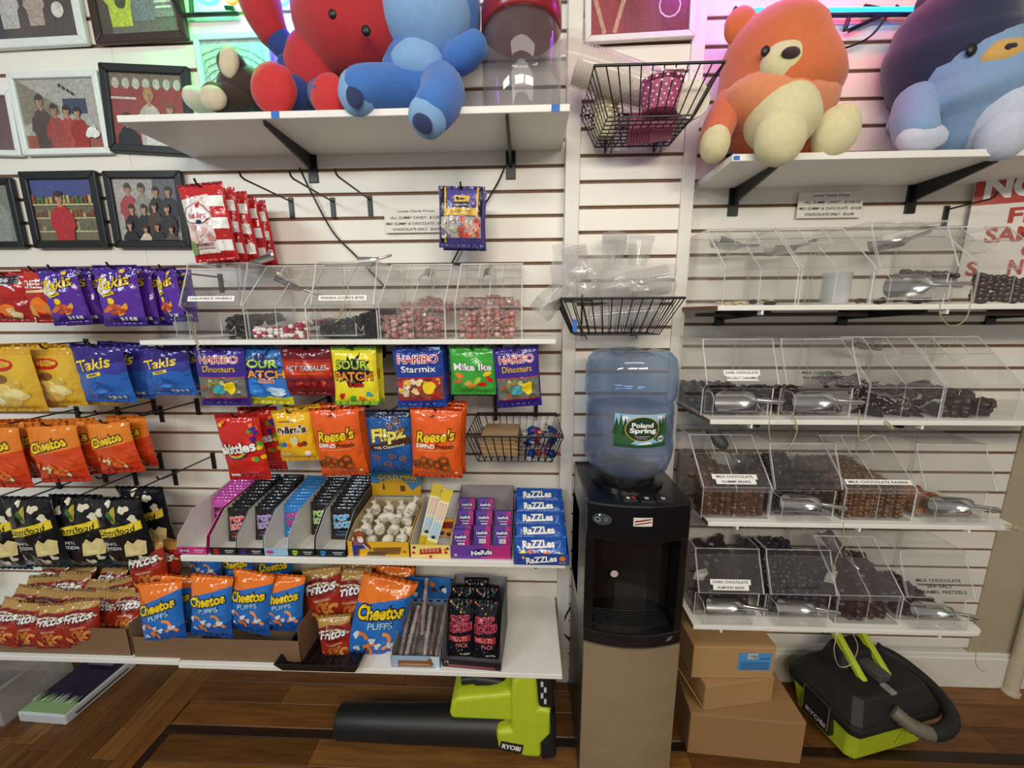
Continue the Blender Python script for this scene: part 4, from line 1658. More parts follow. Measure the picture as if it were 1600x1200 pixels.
cord([p0 + Vector((.01, .12, .15)), p0 + Vector((.006, .06, .1)), p0, p0 + Vector((-.02, 0, -.02))], 'thin coiled cord over the black licorice piece bin', (p0 + Vector((.004, .0, .02)), p0 + Vector((-.014, 0, -.016)), .004, 6))

# --- first row
zr = [z + .014 for z in ZR]
r11 = place('B', 1128, 1244, 470, zr[0], 'empty clear bin with a few crumbs, first in the top row by the cooler panel')
r12 = place('B', 1247, 1360, 470, zr[0], 'clear bin holding a rolled plastic sleeve, second in the top row')
r13 = place('A', 1365, 1490, 470, zr[0], 'clear bin with a big scoop in its pocket, third in the top row')
r14 = place('B', 1521, 1640, 470, zr[0], 'clear bin of chocolate balls in front of the red sign', yaw=0)
heap(*r11, lambda u, v: .012 if (abs(u + .5) < .35 or abs(u - .3) < .3) and v < .25 else 0, [mat('#2b1d16', .5), mat('#c9b898', .5)], (.014, .010, .003), 'flat chocolate crumb at the bottom of the first empty bin', 'chocolate_crumb', 'chocolate', shape='rock', stuff=False, group='chocolate crumbs', limit=14, seed=2, y0=-BDP + .008)
mb = MB()
mb.lathe([(.031, 0), (.034, .02), (.033, .06), (.0345, .085), (.030, .085), (.029, .004)], clear('#e9ebee', haze=.42, rough=.2), n=20, cap0=True, cap1=False)
o = mb.build('plastic_sleeve', None, (r12[0] + .035, -.215, zr[0] + .004), smooth=60)
tag(o, 'milky rolled plastic sleeve inside the second top-row bin', 'sleeve')
heap(*r14, lambda u, v: .072 + .035 * v - .01 * u, [mat('#3d2620', .2, var=.12, coat=.4), mat('#4a2f26', .2, var=.12, coat=.4), mat('#33201b', .22, var=.1, coat=.4)], (.0085, .0085, .0085), 'round shiny chocolate ball in the bin before the red sign', 'chocolate_ball', 'chocolate', stuff=False, group='chocolate balls', limit=170, seed=12, y0=-BDP + .006, dense=1.05)
heap(*r13, lambda u, v: .016 if v < .5 else .01, [mat('#2b1d16', .4)], (.013, .010, .005), 'dark chocolate piece in the bin with the big scoop', 'chocolate_crumb', 'chocolate', shape='rock', stuff=False, group='chocolate crumbs in the third bin', limit=12, seed=3)
scoop_in_pocket(*r13, 'large shiny scoop in the pocket of the third top-row bin')
put_scoop((r11[0] - .02, -.11, zr[0] + BH - .03), (0, .1, 0.2), 'dark metal scoop in the slot of the first top-row bin', .85)
put_scoop((r12[0] - .055, -.11, zr[0] + BH - .045), (0, -.15, 0.1), 'metal scoop in the slot of the second top-row bin', .85)
put_scoop((r13[0] + .06, -.10, zr[0] + BH - .03), (0.2, -.2, 0.0), 'metal scoop in the top of the bin before the red sign', .9)
a = Vector((r13[0] + .07, -.33, zr[0] + .045))
cord([a, a + Vector((.0, -.005, -.04)), a + Vector((-.01, -.01, -.085)), a + Vector((-.04, -.008, -.1)), a + Vector((-.065, -.004, -.075)), a + Vector((-.068, 0, -.045))], 'thin cord looping below the big scoop in the top row')

# --- second row
r21 = place('A', 1101, 1213, 640, zr[1], 'clear bin with two-line label, first in the second row by the cooler jug', lines=['DARK CHOCOLATE', 'SEA SALT CARAMELS'], lblw=.5)
r22 = place('A', 1225, 1338, 640, zr[1], 'clear bin with smudged lettering, second in the second row', lines=['MILK CHOCOLATE', 'SEA SALT CARAMELS'], white=False, lblw=.6)
r23 = place('B', 1351, 1470, 645, zr[1], 'clear bin of white-speckled chocolate discs, third in the second row')
r24 = place('B', 1471, 1588, 645, zr[1], 'clear bin of dark chocolate clusters at the end of the second row')
heap(*r21, lambda u, v: .03 + .04 * v, dark, (.013, .011, .009), 'small heap of dark caramels in the first bin of the second row', 'caramel_pieces', 'candy', seed=13, shape='sq')
heap(*r22, lambda u, v: .025 + .03 * v, dark, (.013, .011, .009), 'small heap of brown caramels in the second bin of the second row', 'caramel_pieces', 'candy', seed=14, shape='sq')
heap(*r23, lambda u, v: .045 + .05 * v - .012 * u, [choc[0], choc[2]], (.021, .021, .006), 'dark chocolate disc with white sugar beads in the second row', 'speckled_disc', 'chocolate', shape='nonpareil', stuff=False, group='white-speckled chocolate discs', limit=60, seed=15, y0=-BDP + .008)
heap(*r24, lambda u, v: .045 + .012 * u + .02 * v, choc, (.020, .015, .013), 'lumpy dark chocolate cluster in the end bin of the second row', 'chocolate_cluster', 'chocolate', shape='rock', stuff=False, group='dark chocolate clusters', limit=50, seed=16, y0=-BDP + .008)
scoop_in_pocket(*r21, 'shiny scoop in the pocket of the first second-row bin')
scoop_in_pocket(*r22, 'shiny scoop in the pocket of the second second-row bin')
put_scoop((r23[0] - .01, -.10, zr[1] + BH - .02), (0.1, .3, 0.2), 'metal scoop in the slot of the speckled disc bin', .7)
a = Vector((r21[0] + .045, -.33, zr[1] + .04))
cord([a, a + Vector((-.005, -.005, -.05)), a + Vector((.01, -.012, -.1)), a + Vector((.05, -.012, -.1)), a + Vector((.07, -.005, -.05)), a + Vector((.055, 0, -.01))], 'thin cord looping under the first bin of the second row', (a + Vector((.05, 0, -.005)), a + Vector((.066, -.004, -.05)), .0045, 7))
a = Vector((r22[0] + .06, -.32, zr[1] + .04))
cord([a, a + Vector((.0, -.006, -.06)), a + Vector((.01, -.008, -.085)), a + Vector((.05, 0, -.07))], 'thin coiled cord by the second bin of the second row', (a + Vector((.06, -.01, -.03)), a + Vector((.085, -.01, -.05)), .0045, 6))

# --- third row
r31 = place('B', 1096, 1202, 800, zr[2], 'clear bin of brown chocolate bears with white label beside the cooler', lines=['MILK CHOCOLATE', 'GUMMI BEARS'], lblw=.66)
r32 = place('A', 1206, 1312, 800, zr[2], 'clear bin with three lines of black lettering, second in the third row', lines=['DARK CHOCOLATE', 'SEA SALT', 'CARAMEL PRETZELS'], white=False, lblw=.9, size=.0105)
r33 = place('B', 1316, 1426, 805, zr[2], 'clear bin of glossy chocolate raisins with wide white label', lines=['MILK CHOCOLATE RAISINS'], lblw=.94)
r34 = place('A', 1437, 1552, 805, zr[2], 'nearly empty clear bin at the end of the third row', lines=['ALMOND PUDDING'] and None)
heap(*r31, lambda u, v: .088 + (.05 if u < .1 else -.01) * v, milk, (.0085, .0065, .0065), 'heap of small chocolate bears filling the labelled bin', 'chocolate_bears', 'chocolate', shape='sq', seed=17, y0=-BDP + .006)
heap(*r32, lambda u, v: .06 + .07 * v, dark, (.012, .010, .009), 'heap of dark pretzel pieces in the second bin of the third row', 'chocolate_pretzels', 'chocolate', seed=18, amp=.5)
heap(*r33, lambda u, v: .09 + .03 * v, [mat('#6a4528', .18, var=.15, coat=.5), mat('#7d5430', .18, var=.15, coat=.5), mat('#573720', .18, var=.1, coat=.5)], (.0088, .0075, .0075), 'heap of glossy chocolate raisins in the widely labelled bin', 'chocolate_raisins', 'chocolate', seed=19, y0=-BDP + .006)
heap(*r34, lambda u, v: .02 + (.04 if u < -.5 and v > .5 else 0), [mat('#8a5a34', .5, var=.2), mat('#a8693a', .5, var=.2)], (.012, .010, .008), 'few brown nuts left in the nearly empty bin', 'nut_pieces', 'nuts', seed=20, amp=.4)
scoop_in_pocket(*r32, 'shiny scoop in the pocket of the second third-row bin', tip=.06)
scoop_in_pocket(*r34, 'shiny scoop in the pocket of the nearly empty bin', tip=.05)
put_scoop((r31[0] + .0, -.12, zr[2] + BH - .015), (0.2, .55, -1.2), 'metal scoop standing in the slot of the chocolate bear bin', .85)
a = Vector((r32[0] + .055, -.33, zr[2] + .03))
cord([a, a + Vector((.002, -.01, -.05)), a + Vector((-.012, -.012, -.1)), a + Vector((-.014, -.01, -.15))], 'thin cord hanging straight down from the third row', (a + Vector((-.014, -.01, -.13)), a + Vector((-.013, -.01, -.155)), .004, 5))
a = Vector((r34[0] + .08, -.33, zr[2] + .03))
cord([a, a + Vector((.01, .005, -.015)), a + Vector((.03, .01, -.022)), a + Vector((.06, .02, -.015))], 'thin tangled cord at the rounded end of the third row', (a + Vector((-.02, 0, -.005)), a + Vector((.015, 0, -.01)), .006, 5))

# --- fourth row
r41 = place('A', 1084, 1194, 965, zr[3], 'clear bin with two white label strips, first in the bottom row', lines=['DARK CHOCOLATE', 'ALMOND BARK'], lblw=.62)
r42 = place('A', 1200, 1303, 965, zr[3], 'clear bin of purple-black sweets, second in the bottom row', lines=['MILK CHOCOLATE'], white=False, lblw=.6)
r43 = place('B', 1305, 1405, 970, zr[3], 'clear bin of dark chocolate chunks, third in the bottom row')
r44 = place('A', 1411, 1516, 972, zr[3], 'clear bin with a lettered strip at the end of the bottom row', lines=['MILK CHOCOLATE', 'SEA SALT', 'CARAMEL PRETZELS'], white=False, lblw=.9, size=.0105)
heap(*r41, lambda u, v: .07 + .08 * v + .02 * u, dark, (.016, .012, .009), 'heap of dark almond bark in the first bottom-row bin', 'almond_bark', 'chocolate', seed=21, shape='sq', amp=.4)
heap(*r42, lambda u, v: .09 + .07 * v, [mat('#2a1d2b', .35, var=.2), mat('#352436', .35, var=.2), mat('#1f151f', .35)], (.011, .009, .009), 'heap of purple-black sweets in the second bottom-row bin', 'dark_sweets', 'candy', seed=22, amp=.3)
heap(*r43, lambda u, v: .068 + .05 * v + .015 * u, choc, (.018, .015, .012), 'heap of dark chocolate chunks in the third bottom-row bin', 'chocolate_chunks', 'chocolate', seed=23, amp=.5, y0=-BDP + .008)
heap(*r44, lambda u, v: .015 + (.09 * v if u < -.4 else 0), choc, (.013, .011, .009), 'small heap of chocolate pretzels in the end bottom-row bin', 'chocolate_pretzels', 'chocolate', seed=24, amp=.5)
for b_, n_, tp in ((r41, 'first', 0), (r42, 'second', .05), (r44, 'end', .1)):
    scoop_in_pocket(*b_, 'shiny scoop in the pocket of the %s bottom-row bin' % n_, tip=tp)
put_scoop((r43[0] - .02, -.12, zr[3] + BH - .03), (0.2, .5, -1.3), 'metal scoop in the slot of the dark chunk bin', .8)
for b_, s_, lab in ((r41, -1, 'crumpled white paper liner in the first bottom-row bin'), (r43, -1, 'white paper corner sticking up in the dark chunk bin')):
    mb = MB()
    m = mat('#d9d7d2', .6, var=.05)
    q = [(-.03, 0, 0), (.0, -.012, .002), (.034, .004, 0), (.012, .012, .03), (-.014, .0, .055), (-.03, .01, .03)]
    mb.prism(q, (.004, .004, .002), m)
    o = mb.build('paper_liner', None, (b_[0] - .055, -.17, b_[1] + .085), (0.5, 0, .3))
    tag(o, lab, 'paper', 'white paper liners')
a = Vector((r42[0] + .05, -.34, zr[3] + .035))
cord([a, a + Vector((-.01, -.01, -.05)), a + Vector((.01, -.014, -.1)), a + Vector((.045, -.012, -.09)), a + Vector((.06, -.006, -.04)), a + Vector((.045, 0, .0))], 'thin cord looping below the second bottom-row bin')
a = Vector((r44[0] + .05, -.33, zr[3] + .0))
cord([a, a + Vector((.004, -.004, -.06)), a + Vector((.03, 0, -.09)), a + Vector((.06, .01, -.1))], 'thin cord trailing off the end of the bottom row')
# ================================================================ CARTONS ON THE CANDY SHELF
ZC = Z3 + .02
cardw = mat('#dcdad4', .6, var=.03)


def carton(name, label, x0, x1, dfront, dback, hf, hb, z, outer, inner=None, cut=None, group=None, cat='carton', lip=None, hs=None):
    """open display carton; sides slope from hf at the front to hb at the back"""
    inner = inner or cardw
    e = empty(name, ((x0 + x1) / 2, -dfront, z))
    tag(e, label, cat, group)
    w, L, T = x1 - x0, dfront - dback, .0016
    MB().box(-w / 2, 0, 0, w / 2, L, T, inner).build('base', e)
    mb = MB()
    mb.box(-w / 2, 0, 0, w / 2, T / 2, hf, outer)
    mb.box(-w / 2, T / 2, 0, w / 2, T, hf, inner)
    mb.build('front_panel', e)
    mb = MB()
    mb.box(-w / 2, L - T, 0, w / 2, L, hb, inner)
    mb.build('back_panel', e)
    cut = cut or [(0, hf), (.35, hs or hb), (1.0, hb)]
    for s in (-1, 1):
        mb = MB()
        prof = [(0, 0)] + [(L * a, h_) for a, h_ in cut] + [(L, 0)]
        xo, xi = (-w / 2, -w / 2 + T / 2) if s < 0 else (w / 2 - T / 2, w / 2 - T)
        mb.prism([(xo, y, zz) for y, zz in prof], (T / 2, 0, 0), outer)
        mb.prism([(xi, y, zz) for y, zz in prof], (T / 2, 0, 0), inner)
        mb.build('side_panel', e)
    return e


def front_print(e, w, art, d=0.0):
    p = Print(plane_fn((0, -d, 0), (1, 0, 0), (0, 0, 1)), maxlen=.5, step=.00012, base=.0004)
    art(p, w)
    o = p.build('printed_front', e)
    o['kind'] = 'stuff'
    return o


# ---- popping candy cartons
def packet_kind(name, base, logo, sub):
    def art(p, w, h):
        p.text('POP', -.04 * w, .66 * h, .62 * w, logo, BLK if base != '#1b181c' else WHT, .05, rot=.1, h=.17 * h, bold=.05)
        p.text('ROCKS', .04 * w, .46 * h, .76 * w, logo, BLK if base != '#1b181c' else WHT, .05, rot=.1, h=.17 * h, bold=.05)
        p.rect(-.3 * w, .14 * h, .3 * w, .19 * h, sub)
        p.rect(-.2 * w, .24 * h, .2 * w, .27 * h, sub)
        rr = random.Random(3)
        for i in range(12):
            p.disc(rr.uniform(-.4, .4) * w, rr.uniform(.1, .92) * h, .0016, .0016, sub, n=6)
    bag_kind(name, .066, .115, .012, [(0, base)], art, variants=2, pinch=.02, seal=.006, wr=.0006)


packet_kind('pk_pink', '#c24aa6', ink('#3a1440'), ink('#e9a6d8'))
packet_kind('pk_red', '#1b181c', ink('#e04a4a'), ink('#b5533a'))
packet_kind('pk_purple', '#1b181c', ink('#8a6ac4'), ink('#6d5a8c'))
packet_kind('pk_blue', '#2f7fc4', ink('#e24aa0'), ink('#a6d3f2'))
packet_kind('pk_green', '#1b181c', ink('#8fc24a'), ink('#5f7a4a'))
packet_kind('pk_cyan', '#1b181c', ink('#4aa6e2'), ink('#4a6d8c'))

cart = [
    # px l, r, colour, packet kind, label colour words, first packet depth, n packets, extra lift
    (277, 323, '#c2307c', 'pk_pink', 'bright pink', .185, 9),
    (328, 369, '#241a1c', 'pk_red', 'black and red', .245, 11),
    (370, 411, '#211b26', 'pk_purple', 'black and purple', .235, 11),
    (412, 450, '#8fbfe4', 'pk_blue', 'light blue', .215, 10),
    (451, 491, '#1d231c', 'pk_green', 'black and green', .20, 9),
    (493, 540, '#1a2026', 'pk_cyan', 'black and sky-blue', .225, 11),
]
for (pl, prr, colr, pk, words, dfirst, npk) in cart:
    df = .292
    x0, x1 = W(pl, 858, df).x, W(prr, 858, df).x
    e = carton('candy_carton', '%s open carton of popping candy packets' % words, x0, x1, df, .03, .026, .142, ZC, mat(colr, .45, var=.03), cut=[(0, .026), (.03, .06), (.3, .118), (1, .142)], group='popping candy cartons')

    def art(p, w, colr=colr, pk=pk):
        c = {'pk_pink': INK, 'pk_red': RED, 'pk_purple': PUR, 'pk_blue': PINK, 'pk_green': LGRN, 'pk_cyan': ink('#3f8fd0')}[pk]
        p.blob(-.26 * w, .013, .009, c, 4, amp=.2)
        p.text('POP ROCKS', -.25 * w, .013, .3 * w, BLK if pk != 'pk_pink' else WHT, h=.006, bold=.03)
        p.rect(.06 * w, .014, .4 * w, .017, SILV)
        p.rect(.1 * w, .008, .36 * w, .010, SILV)
    front_print(e, x1 - x0, art)
    for i in range(npk):
        dd = lerp(dfirst - .022, .05, i / (npk - 1))
        zt = ZC + .004 + i * .0042
        put_bag(pk, 'candy_packet', ((x0 + x1) / 2 + bagrnd.uniform(-.002, .002), -dd, zt), (-.16, bagrnd.uniform(-.03, .03), 0), (x1 - x0 - .008) / .066, 1.0,
                '%s popping candy packet, %s in its carton' % (words, 'front one' if i == 0 else ('last but one' if i == npk - 2 else ('last one at the back' if i == npk - 1 else 'number %s from the front' % ['', 'two', 'three', 'four', 'five', 'six', 'seven', 'eight', 'nine', 'ten', 'eleven'][i]))),
                words + ' popping candy packets', 'packet', var=i)

# ---- gold mine gum box
df = .285
x0, x1 = W(543, 862, df).x, W(640, 862, df).x
yel = mat('#dca92a', .5, var=.04)
gm = carton('gum_carton', 'yellow open carton of gum pouches with a tall printed header', x0, x1, df, .06, .05, .10, ZC, yel, mat('#c7b48c', .6), cut=[(0, .05), (.3, .085), (1, .10)])
wg = x1 - x0


def art(p, w):
    p.rect(-.49 * w, .001, .49 * w, .049, ink('#e2b02c'))
    p.poly([(-.05 * w, .006), (.34 * w, .008), (.38 * w, .034), (-.1 * w, .030)], ink('#8a5f2e'))
    p.poly([(-.2 * w, .003), (.1 * w, .003), (.15 * w, .014), (-.15 * w, .018)], ink('#5a4a3a'))
    for i in range(4):
        p.stroke([(-.04 * w, .012 + .006 * i), (.34 * w, .013 + .006 * i)], .0008, ink('#5f3f1c'))
    p.disc(.42 * w, .018, .006, .003, RED)
    p.disc(-.42 * w, .03, .003, .004, SILV)


front_print(gm, wg, art)
# header card
Lg = df - .06
mb = MB()
mb.box(-wg * .52, Lg - .0035, .09, wg * .40, Lg - .0018, .195, mat('#3f7fae', .5))
hd = mb.build('header_card', gm)
p = Print(plane_fn((-.06 * wg, Lg - .0035, .095), (1, 0, 0), (0, 0, 1)), maxlen=.5, step=.00015, base=.0004)
p.poly([(-.46 * wg, 0), (.46 * wg, 0), (.46 * wg, .045), (.3 * wg, .02), (.2 * wg, .05), (.05 * wg, .068), (-.2 * wg, .06), (-.35 * wg, .045), (-.46 * wg, .05)], ink('#d9a428'))
p.text('GOLD MINE', .04 * wg, .072, .72 * wg, ink('#e9c84a'), BLK, .05, h=.017, bold=.02)
p.text('NUGGET BUBBLE GUM', .04 * wg, .056, .70 * wg, ink('#e9c84a'), BLK, .04, h=.006)
p.rect(.08 * wg, .018, .17 * wg, .04, ink('#5f452a'))
p.poly([(-.25 * wg, .025), (-.23 * wg, .055), (-.2 * wg, .025)], ink('#3b4a2a'))
p.build('header_print', gm)['kind'] = 'stuff'
# printed miner cut-out at the front corner
p = Print(plane_fn((-.28 * wg, -.004, .0), (1, 0, 0), (0, 0, 1)), maxlen=.5, step=.00015, base=.0004)
q = MB().box(-.28 * wg - .026, -.004, .004, -.28 * wg + .03, -.002, .085, yel)
q = MB()
q.prism([(-.28 * wg + a, -.0035, b) for a, b in ((-.024, .004), (-.006, .004), (-.004, .03), (.02, .035), (.03, .022), (.034, .03), (.022, .048), (.018, .07), (.022, .078), (.0, .09), (-.02, .08), (-.018, .06), (-.026, .05))], (0, .0014, 0), ink('#7d3f30'))
q.build('miner_cutout', gm)
p.poly([(-.024, .004), (-.012, .004), (-.01, .026), (.014, .03), (.012, .04), (-.024, .04)], ink('#27408c'))
p.poly([(-.022, .04), (.012, .04), (.014, .056), (-.018, .058)], ink('#8a5a6a'))
p.disc(.002, .064, .010, .010, ink('#dca882'))
p.disc(.004, .058, .009, .008, ink('#ece8e0'))
p.disc(.0, .078, .02, .006, ink('#8f4a2c'))
p.disc(.0, .083, .011, .008, ink('#9c5432'))
p.stroke([(.01, .045), (.03, .026)], .004, SILV)
p.build('miner_print', gm)['kind'] = 'stuff'
# pouches
pm = mat('#ddd6c4', .7, var=.08, bump=.2, bscale=90)


def pouch():
    mb = MB()
    mb.ell((0, 0, .018), (.019, .016, .019), pm, 12, 9, p=.85, amp=.15)
    mb.lathe([(.006, .034), (.005, .038), (.011, .048), (.012, .052)], pm, n=10)
    body = mb.mesh('gum_pouch', smooth=70)
    pr_ = Print(lambda x, y, o_: Vector((x, -.0175 * math.sqrt(max(.05, 1 - (x / .02) ** 2)) - o_, .018 + y)), maxlen=.01, step=.0002, base=.0008)
    pr_.text('GOLD', 0, .003, .018, INK, h=.005)
    pr_.text('MINE', 0, -.004, .016, INK, h=.004)
    return body, pr_.mesh('pouch_print')


PB, PP = pouch()
k = 0
for j in range(4):
    for i in range(4):
        x = lerp(x0 + .022, x1 - .022, (i + (.3 if j % 2 else 0)) / 3.3)
        o = link(PB, 'gum_pouch', None, (x, -df + .028 + j * .042, ZC + .02 + j * .012), (bagrnd.uniform(-.5, .2), bagrnd.uniform(-.3, .3), bagrnd.uniform(-.6, .6)))
        c = link(PP, 'pouch_print', o)
        c['kind'] = 'stuff'
        tag(o, 'cream gum pouch, %s in the %s row of the yellow carton' % (['leftmost', 'second from the left', 'third from the left', 'rightmost'][i], ['front', 'second', 'third', 'back'][j]), 'pouch', 'cream gum pouches in a pile')
for (dx, dz, rx, ry, lab) in ((-.03, .075, 0, 1.45, 'cream gum pouch lying flat across the pile'), (.062, .08, -.2, .5, 'cream gum pouch leaning on the side of the yellow carton')):
    o = link(PB, 'gum_pouch', None, (gm.location.x + dx, -df + .10, ZC + dz), (rx, ry, 0))
    o.scale = (.9, .9, 1.5)
    link(PP, 'pouch_print', o)['kind'] = 'stuff'
    tag(o, lab, 'pouch', 'loose cream gum pouches')

# ---- candy button strips
df = .288
x0, x1 = W(642, 872, df).x, W(705, 872, df).x
cb = carton('candy_carton', 'yellow open carton with two long candy button strips standing in it', x0, x1, df, .08, .045, .11, ZC, mat('#e3c23c', .5, var=.04), cut=[(0, .045), (.2, .07), (1, .11)])
wb = x1 - x0


def art(p, w):
    p.rect(-.49 * w, .001, .49 * w, .044, ink('#f0d878'))
    p.poly([(-.28 * w, .012), (.28 * w, .016), (.26 * w, .036), (-.26 * w, .03)], ink('#b5322a'))
    p.text('FRUIT CHEWS', 0, .0235, .44 * w, ink('#f0c8a0'), h=.007, rot=.06) if False else None
    for i in range(5):
        p.rect((-.22 + .09 * i) * w, .019 + .0008 * i, (-.16 + .09 * i) * w, .030 + .0008 * i, ink('#d98a7a'))
    for x, y, c in ((-.42, .018, RED), (-.4, .036, PUR), (.38, .02, RED), (.42, .034, PUR), (.36, .03, ORG), (0.0, .006, RED)):
        p.disc(x * w, y, .005, .0045, c)


front_print(cb, wb, art)
stripm = mat('#e6dfae', .5, var=.05)
for i, (dx, rz) in enumerate(((-.02, .22), (.006, .30))):
    mb = MB().box(-.017, -.001, 0, .017, .001, .20, stripm)
    o = mb.build('candy_strip', None, (cb.location.x + dx - .02, -df + .03 + .03 * (1 - i), ZC + .004), (-.35, rz, 0))
    p = Print(plane_fn((0, -.001, 0), (1, 0, 0), (0, 0, 1)), maxlen=.5, step=.0001, base=.0003)
    p.rect(-.017, .16, .017, .2, ink('#d8bc2c'))
    p.rect(-.017, .0, .017, .03, ink('#d8bc2c'))
    p.rect(-.014, .10, .014, .155, ink('#e6c9b8'))
    p.rect(-.014, .04, .014, .09, ink('#a9cfe2'))
    for r_ in range(16):
        for c_ in range(3):
            p.disc(-.009 + .009 * c_, .045 + r_ * .007, .0018, .0018, ink(['#c97f8a', '#8aa6c9', '#c9b86a'][(r_ // 5) % 3]), n=6)
    p.disc(0, .045, .006, .005, BLK)
    p.build('candy_dots', o)['kind'] = 'stuff'
    tag(o, ('long pale candy button strip behind' if i == 0 else 'long pale candy button strip in front') + ' in the yellow carton', 'candy strip', 'candy button strips')
mb = MB().box(-.03, -.006, 0, .03, .006, .06, mat('#d99a2c', .4))
o = mb.build('candy_box', None, (cb.location.x + .022, -df + .10, ZC + .012), (-.3, .1, 0), bev=.001)
p = Print(plane_fn((0, -.006, 0), (1, 0, 0), (0, 0, 1)), maxlen=.5)
p.poly([(-.024, .025), (.026, .03), (.024, .052), (-.022, .046)], DRED)
p.disc(-.01, .012, .01, .007, PUR)
p.disc(.014, .01, .008, .006, BRN)
p.build('printed_front', o)['kind'] = 'stuff'
tag(o, 'small orange and maroon candy box beside the candy button strips', 'box')

# ---- tray of little purple candy boxes
df = .288
x0, x1 = W(703, 874, df).x, W(799, 874, df).x
nt_ = carton('candy_tray', 'purple and pink open tray filled with small candy boxes', x0, x1, df, .05, .045, .135, ZC, mat('#6a3a9c', .45, var=.03), mat('#9a8f96', .6), cut=[(0, .045), (.85, .12), (1, .135)])
wn = x1 - x0


def art(p, w):
    p.rect(0, .0, .49 * w, .045, ink('#b8307c'))
    p.poly([(0, 0), (.12 * w, 0), (.06 * w, .045), (-.04 * w, .045)], ink('#8a369a'))
    p.disc(.02 * w, .022, .036, .013, NVY, rot=.08)
    p.text('NeRds', .02 * w, .022, .34 * w, WHT, NVY, .05, h=.016, rot=.1, bold=.04)
    p.disc(-.4 * w, .013, .004, .004, SILV)
    rr = random.Random(2)
    for i in range(16):
        p.disc(rr.uniform(-.46, .46) * w, rr.uniform(.004, .042), .0015, .0015, PINK, n=6)


front_print(nt_, wn, art)
bw, bh = .0545, .070
mb = MB().box(-bw / 2, -.011, 0, bw / 2, .011, bh, mat('#5a3a9a', .4, var=.03))
NB = mb.mesh('candy_box')
p = Print(plane_fn((0, -.011, 0), (1, 0, 0), (0, 0, 1)), maxlen=.5, step=.0001, base=.0003)
p.poly([(.0, 0), (bw / 2, 0), (bw / 2, bh), (.012, bh)], ink('#b8327f'))
p.disc(0, .049, .023, .007, NVY)
p.text('NeRds', 0, .049, .036, WHT, h=.009, rot=.06, bold=.03)
p.text('10', -.019, .034, .006, SILV, h=.004) if False else None
p.rect(-.009, .017, .012, .030, WHT)
for i in range(6):
    p.rect(-.007 + .0028 * i, .019, -.0058 + .0028 * i, .028, INK)
p.rect(-.014, .036, .014, .0385, SILV)
NP = p.mesh('printed_front')
rows = [(0, .03, [0]), (1, .055, [0, 1, 2]), (2, .115, [0, 1, 2]), (3, .165, [0, 1])]
for r_, yy, cols in rows:
    for c_ in cols:
        x = lerp(x0 + bw / 2 + .004, x1 - bw / 2 - .004, c_ / 2)
        o = link(NB, 'candy_box', None, (x + bagrnd.uniform(-.001, .001), -df + yy, ZC + .003 + (r_ - 1) * .02 * (r_ > 0)), (-.28, 0, bagrnd.uniform(-.03, .03)), bev=.0008, seg=1)
        link(NP, 'printed_front', o)['kind'] = 'stuff'
        tag(o, 'small purple candy box, %s in the %s row of the tray' % (['leftmost', 'middle one', 'rightmost'][c_], ['front', 'second', 'third', 'back'][r_]), 'box', 'small purple candy boxes in the tray')

# ---- blue gum packs
df = .312
x0, x1 = W(803, 884, df).x, W(889, 884, df).x
rz_ = carton('gum_tray', 'blue open tray filled with flat blue gum packs', x0, x1, df, .07, .036, .10, ZC, mat('#28479c', .42, var=.03), mat('#24366e', .6), cut=[(0, .036), (1, .10)])
wr_ = x1 - x0


def art(p, w):
    p.text('RaZZLes', 0, .018, .56 * w, WHT, NVY, .06, h=.021, rot=.1, bold=.04)
    p.disc(-.4 * w, .015, .007, .006, PUR)
    p.disc(-.33 * w, .024, .004, .004, YEL)
    p.disc(.38 * w, .022, .009, .008, ORG)
    p.text('Gum', .38 * w, .009, .02, YEL, h=.005)


front_print(rz_, wr_, art)


def art_r(p, w, h):
    p.text('RaZZLes', -.04 * w, .62 * h, .62 * w, WHT, NVY, .06, h=.36 * h, rot=.05, bold=.04)
    for i, c in enumerate((YEL, RED, PUR, ORG, BLU)):
        p.disc((-.34 + .15 * i) * w, (.25 + .04 * math.sin(i * 2)) * h, .0075, .006, c)
    p.text('Gum', .36 * w, .22 * h, .02, YEL, h=.007, rot=.1)


bag_kind('razz', .125, .064, .016, [(0, '#1f4fa8'), (.2, '#2a66bd'), (.5, '#1d55ae')], art_r, variants=2, pinch=.0, seal=.004, wr=.0006)
for i in range(5):
    put_bag('razz', 'gum_pack', ((x0 + x1) / 2, -df + .014 + .047 * i, ZC + .010 + .018 * i), (-.72, 0, bagrnd.uniform(-.02, .02)), (wr_ - .006) / .125, 1.05,
            'flat blue gum pack, %s from the front of the tray' % ['first', 'second', 'third', 'fourth', 'fifth', 'sixth'][i], 'blue gum packs', 'packet', var=i)

# ================================================================ LOW SHELF
ZB = Z4 + .018
brown = mat('#7d6044', .7, var=.06, scale=6, bump=.06, bscale=80)
brown2 = mat('#8a6d50', .7, var=.06, scale=6, bump=.06, bscale=80)


def lay(kind, name, px, py, d, tilt, roll, yaw, s, label, group, at=.62, var=None, sxx=1.0):
    w, h, t, vs_ = BAGS[kind]
    r = (tilt, roll, yaw)
    M = Euler(r).to_matrix()
    pt_ = W(px, py, d)
    return put_bag(kind, name, pt_ - M @ Vector((0, -t * .4 * s, h * s * at)), r, s * sxx, s, label, group, 'bag', var)


def big_tray(label, pxl, pxr, ptop, dfr, dip=None, name='cardboard_tray', dback=.02, hb=.11, zz=ZB):
    x0, x1 = W(pxl, 1010, dfr).x, W(pxr, 1010, dfr).x
    h = W((pxl + pxr) / 2, ptop, dfr).z - zz
    e = carton(name, label, x0, x1, dfr, dback, h * (dip or 1), hb, zz, brown, brown2, cut=[(0, h), (.3, h), (.5, hb), (1, hb)], cat='tray', group=None)
    return e, x0, x1, h


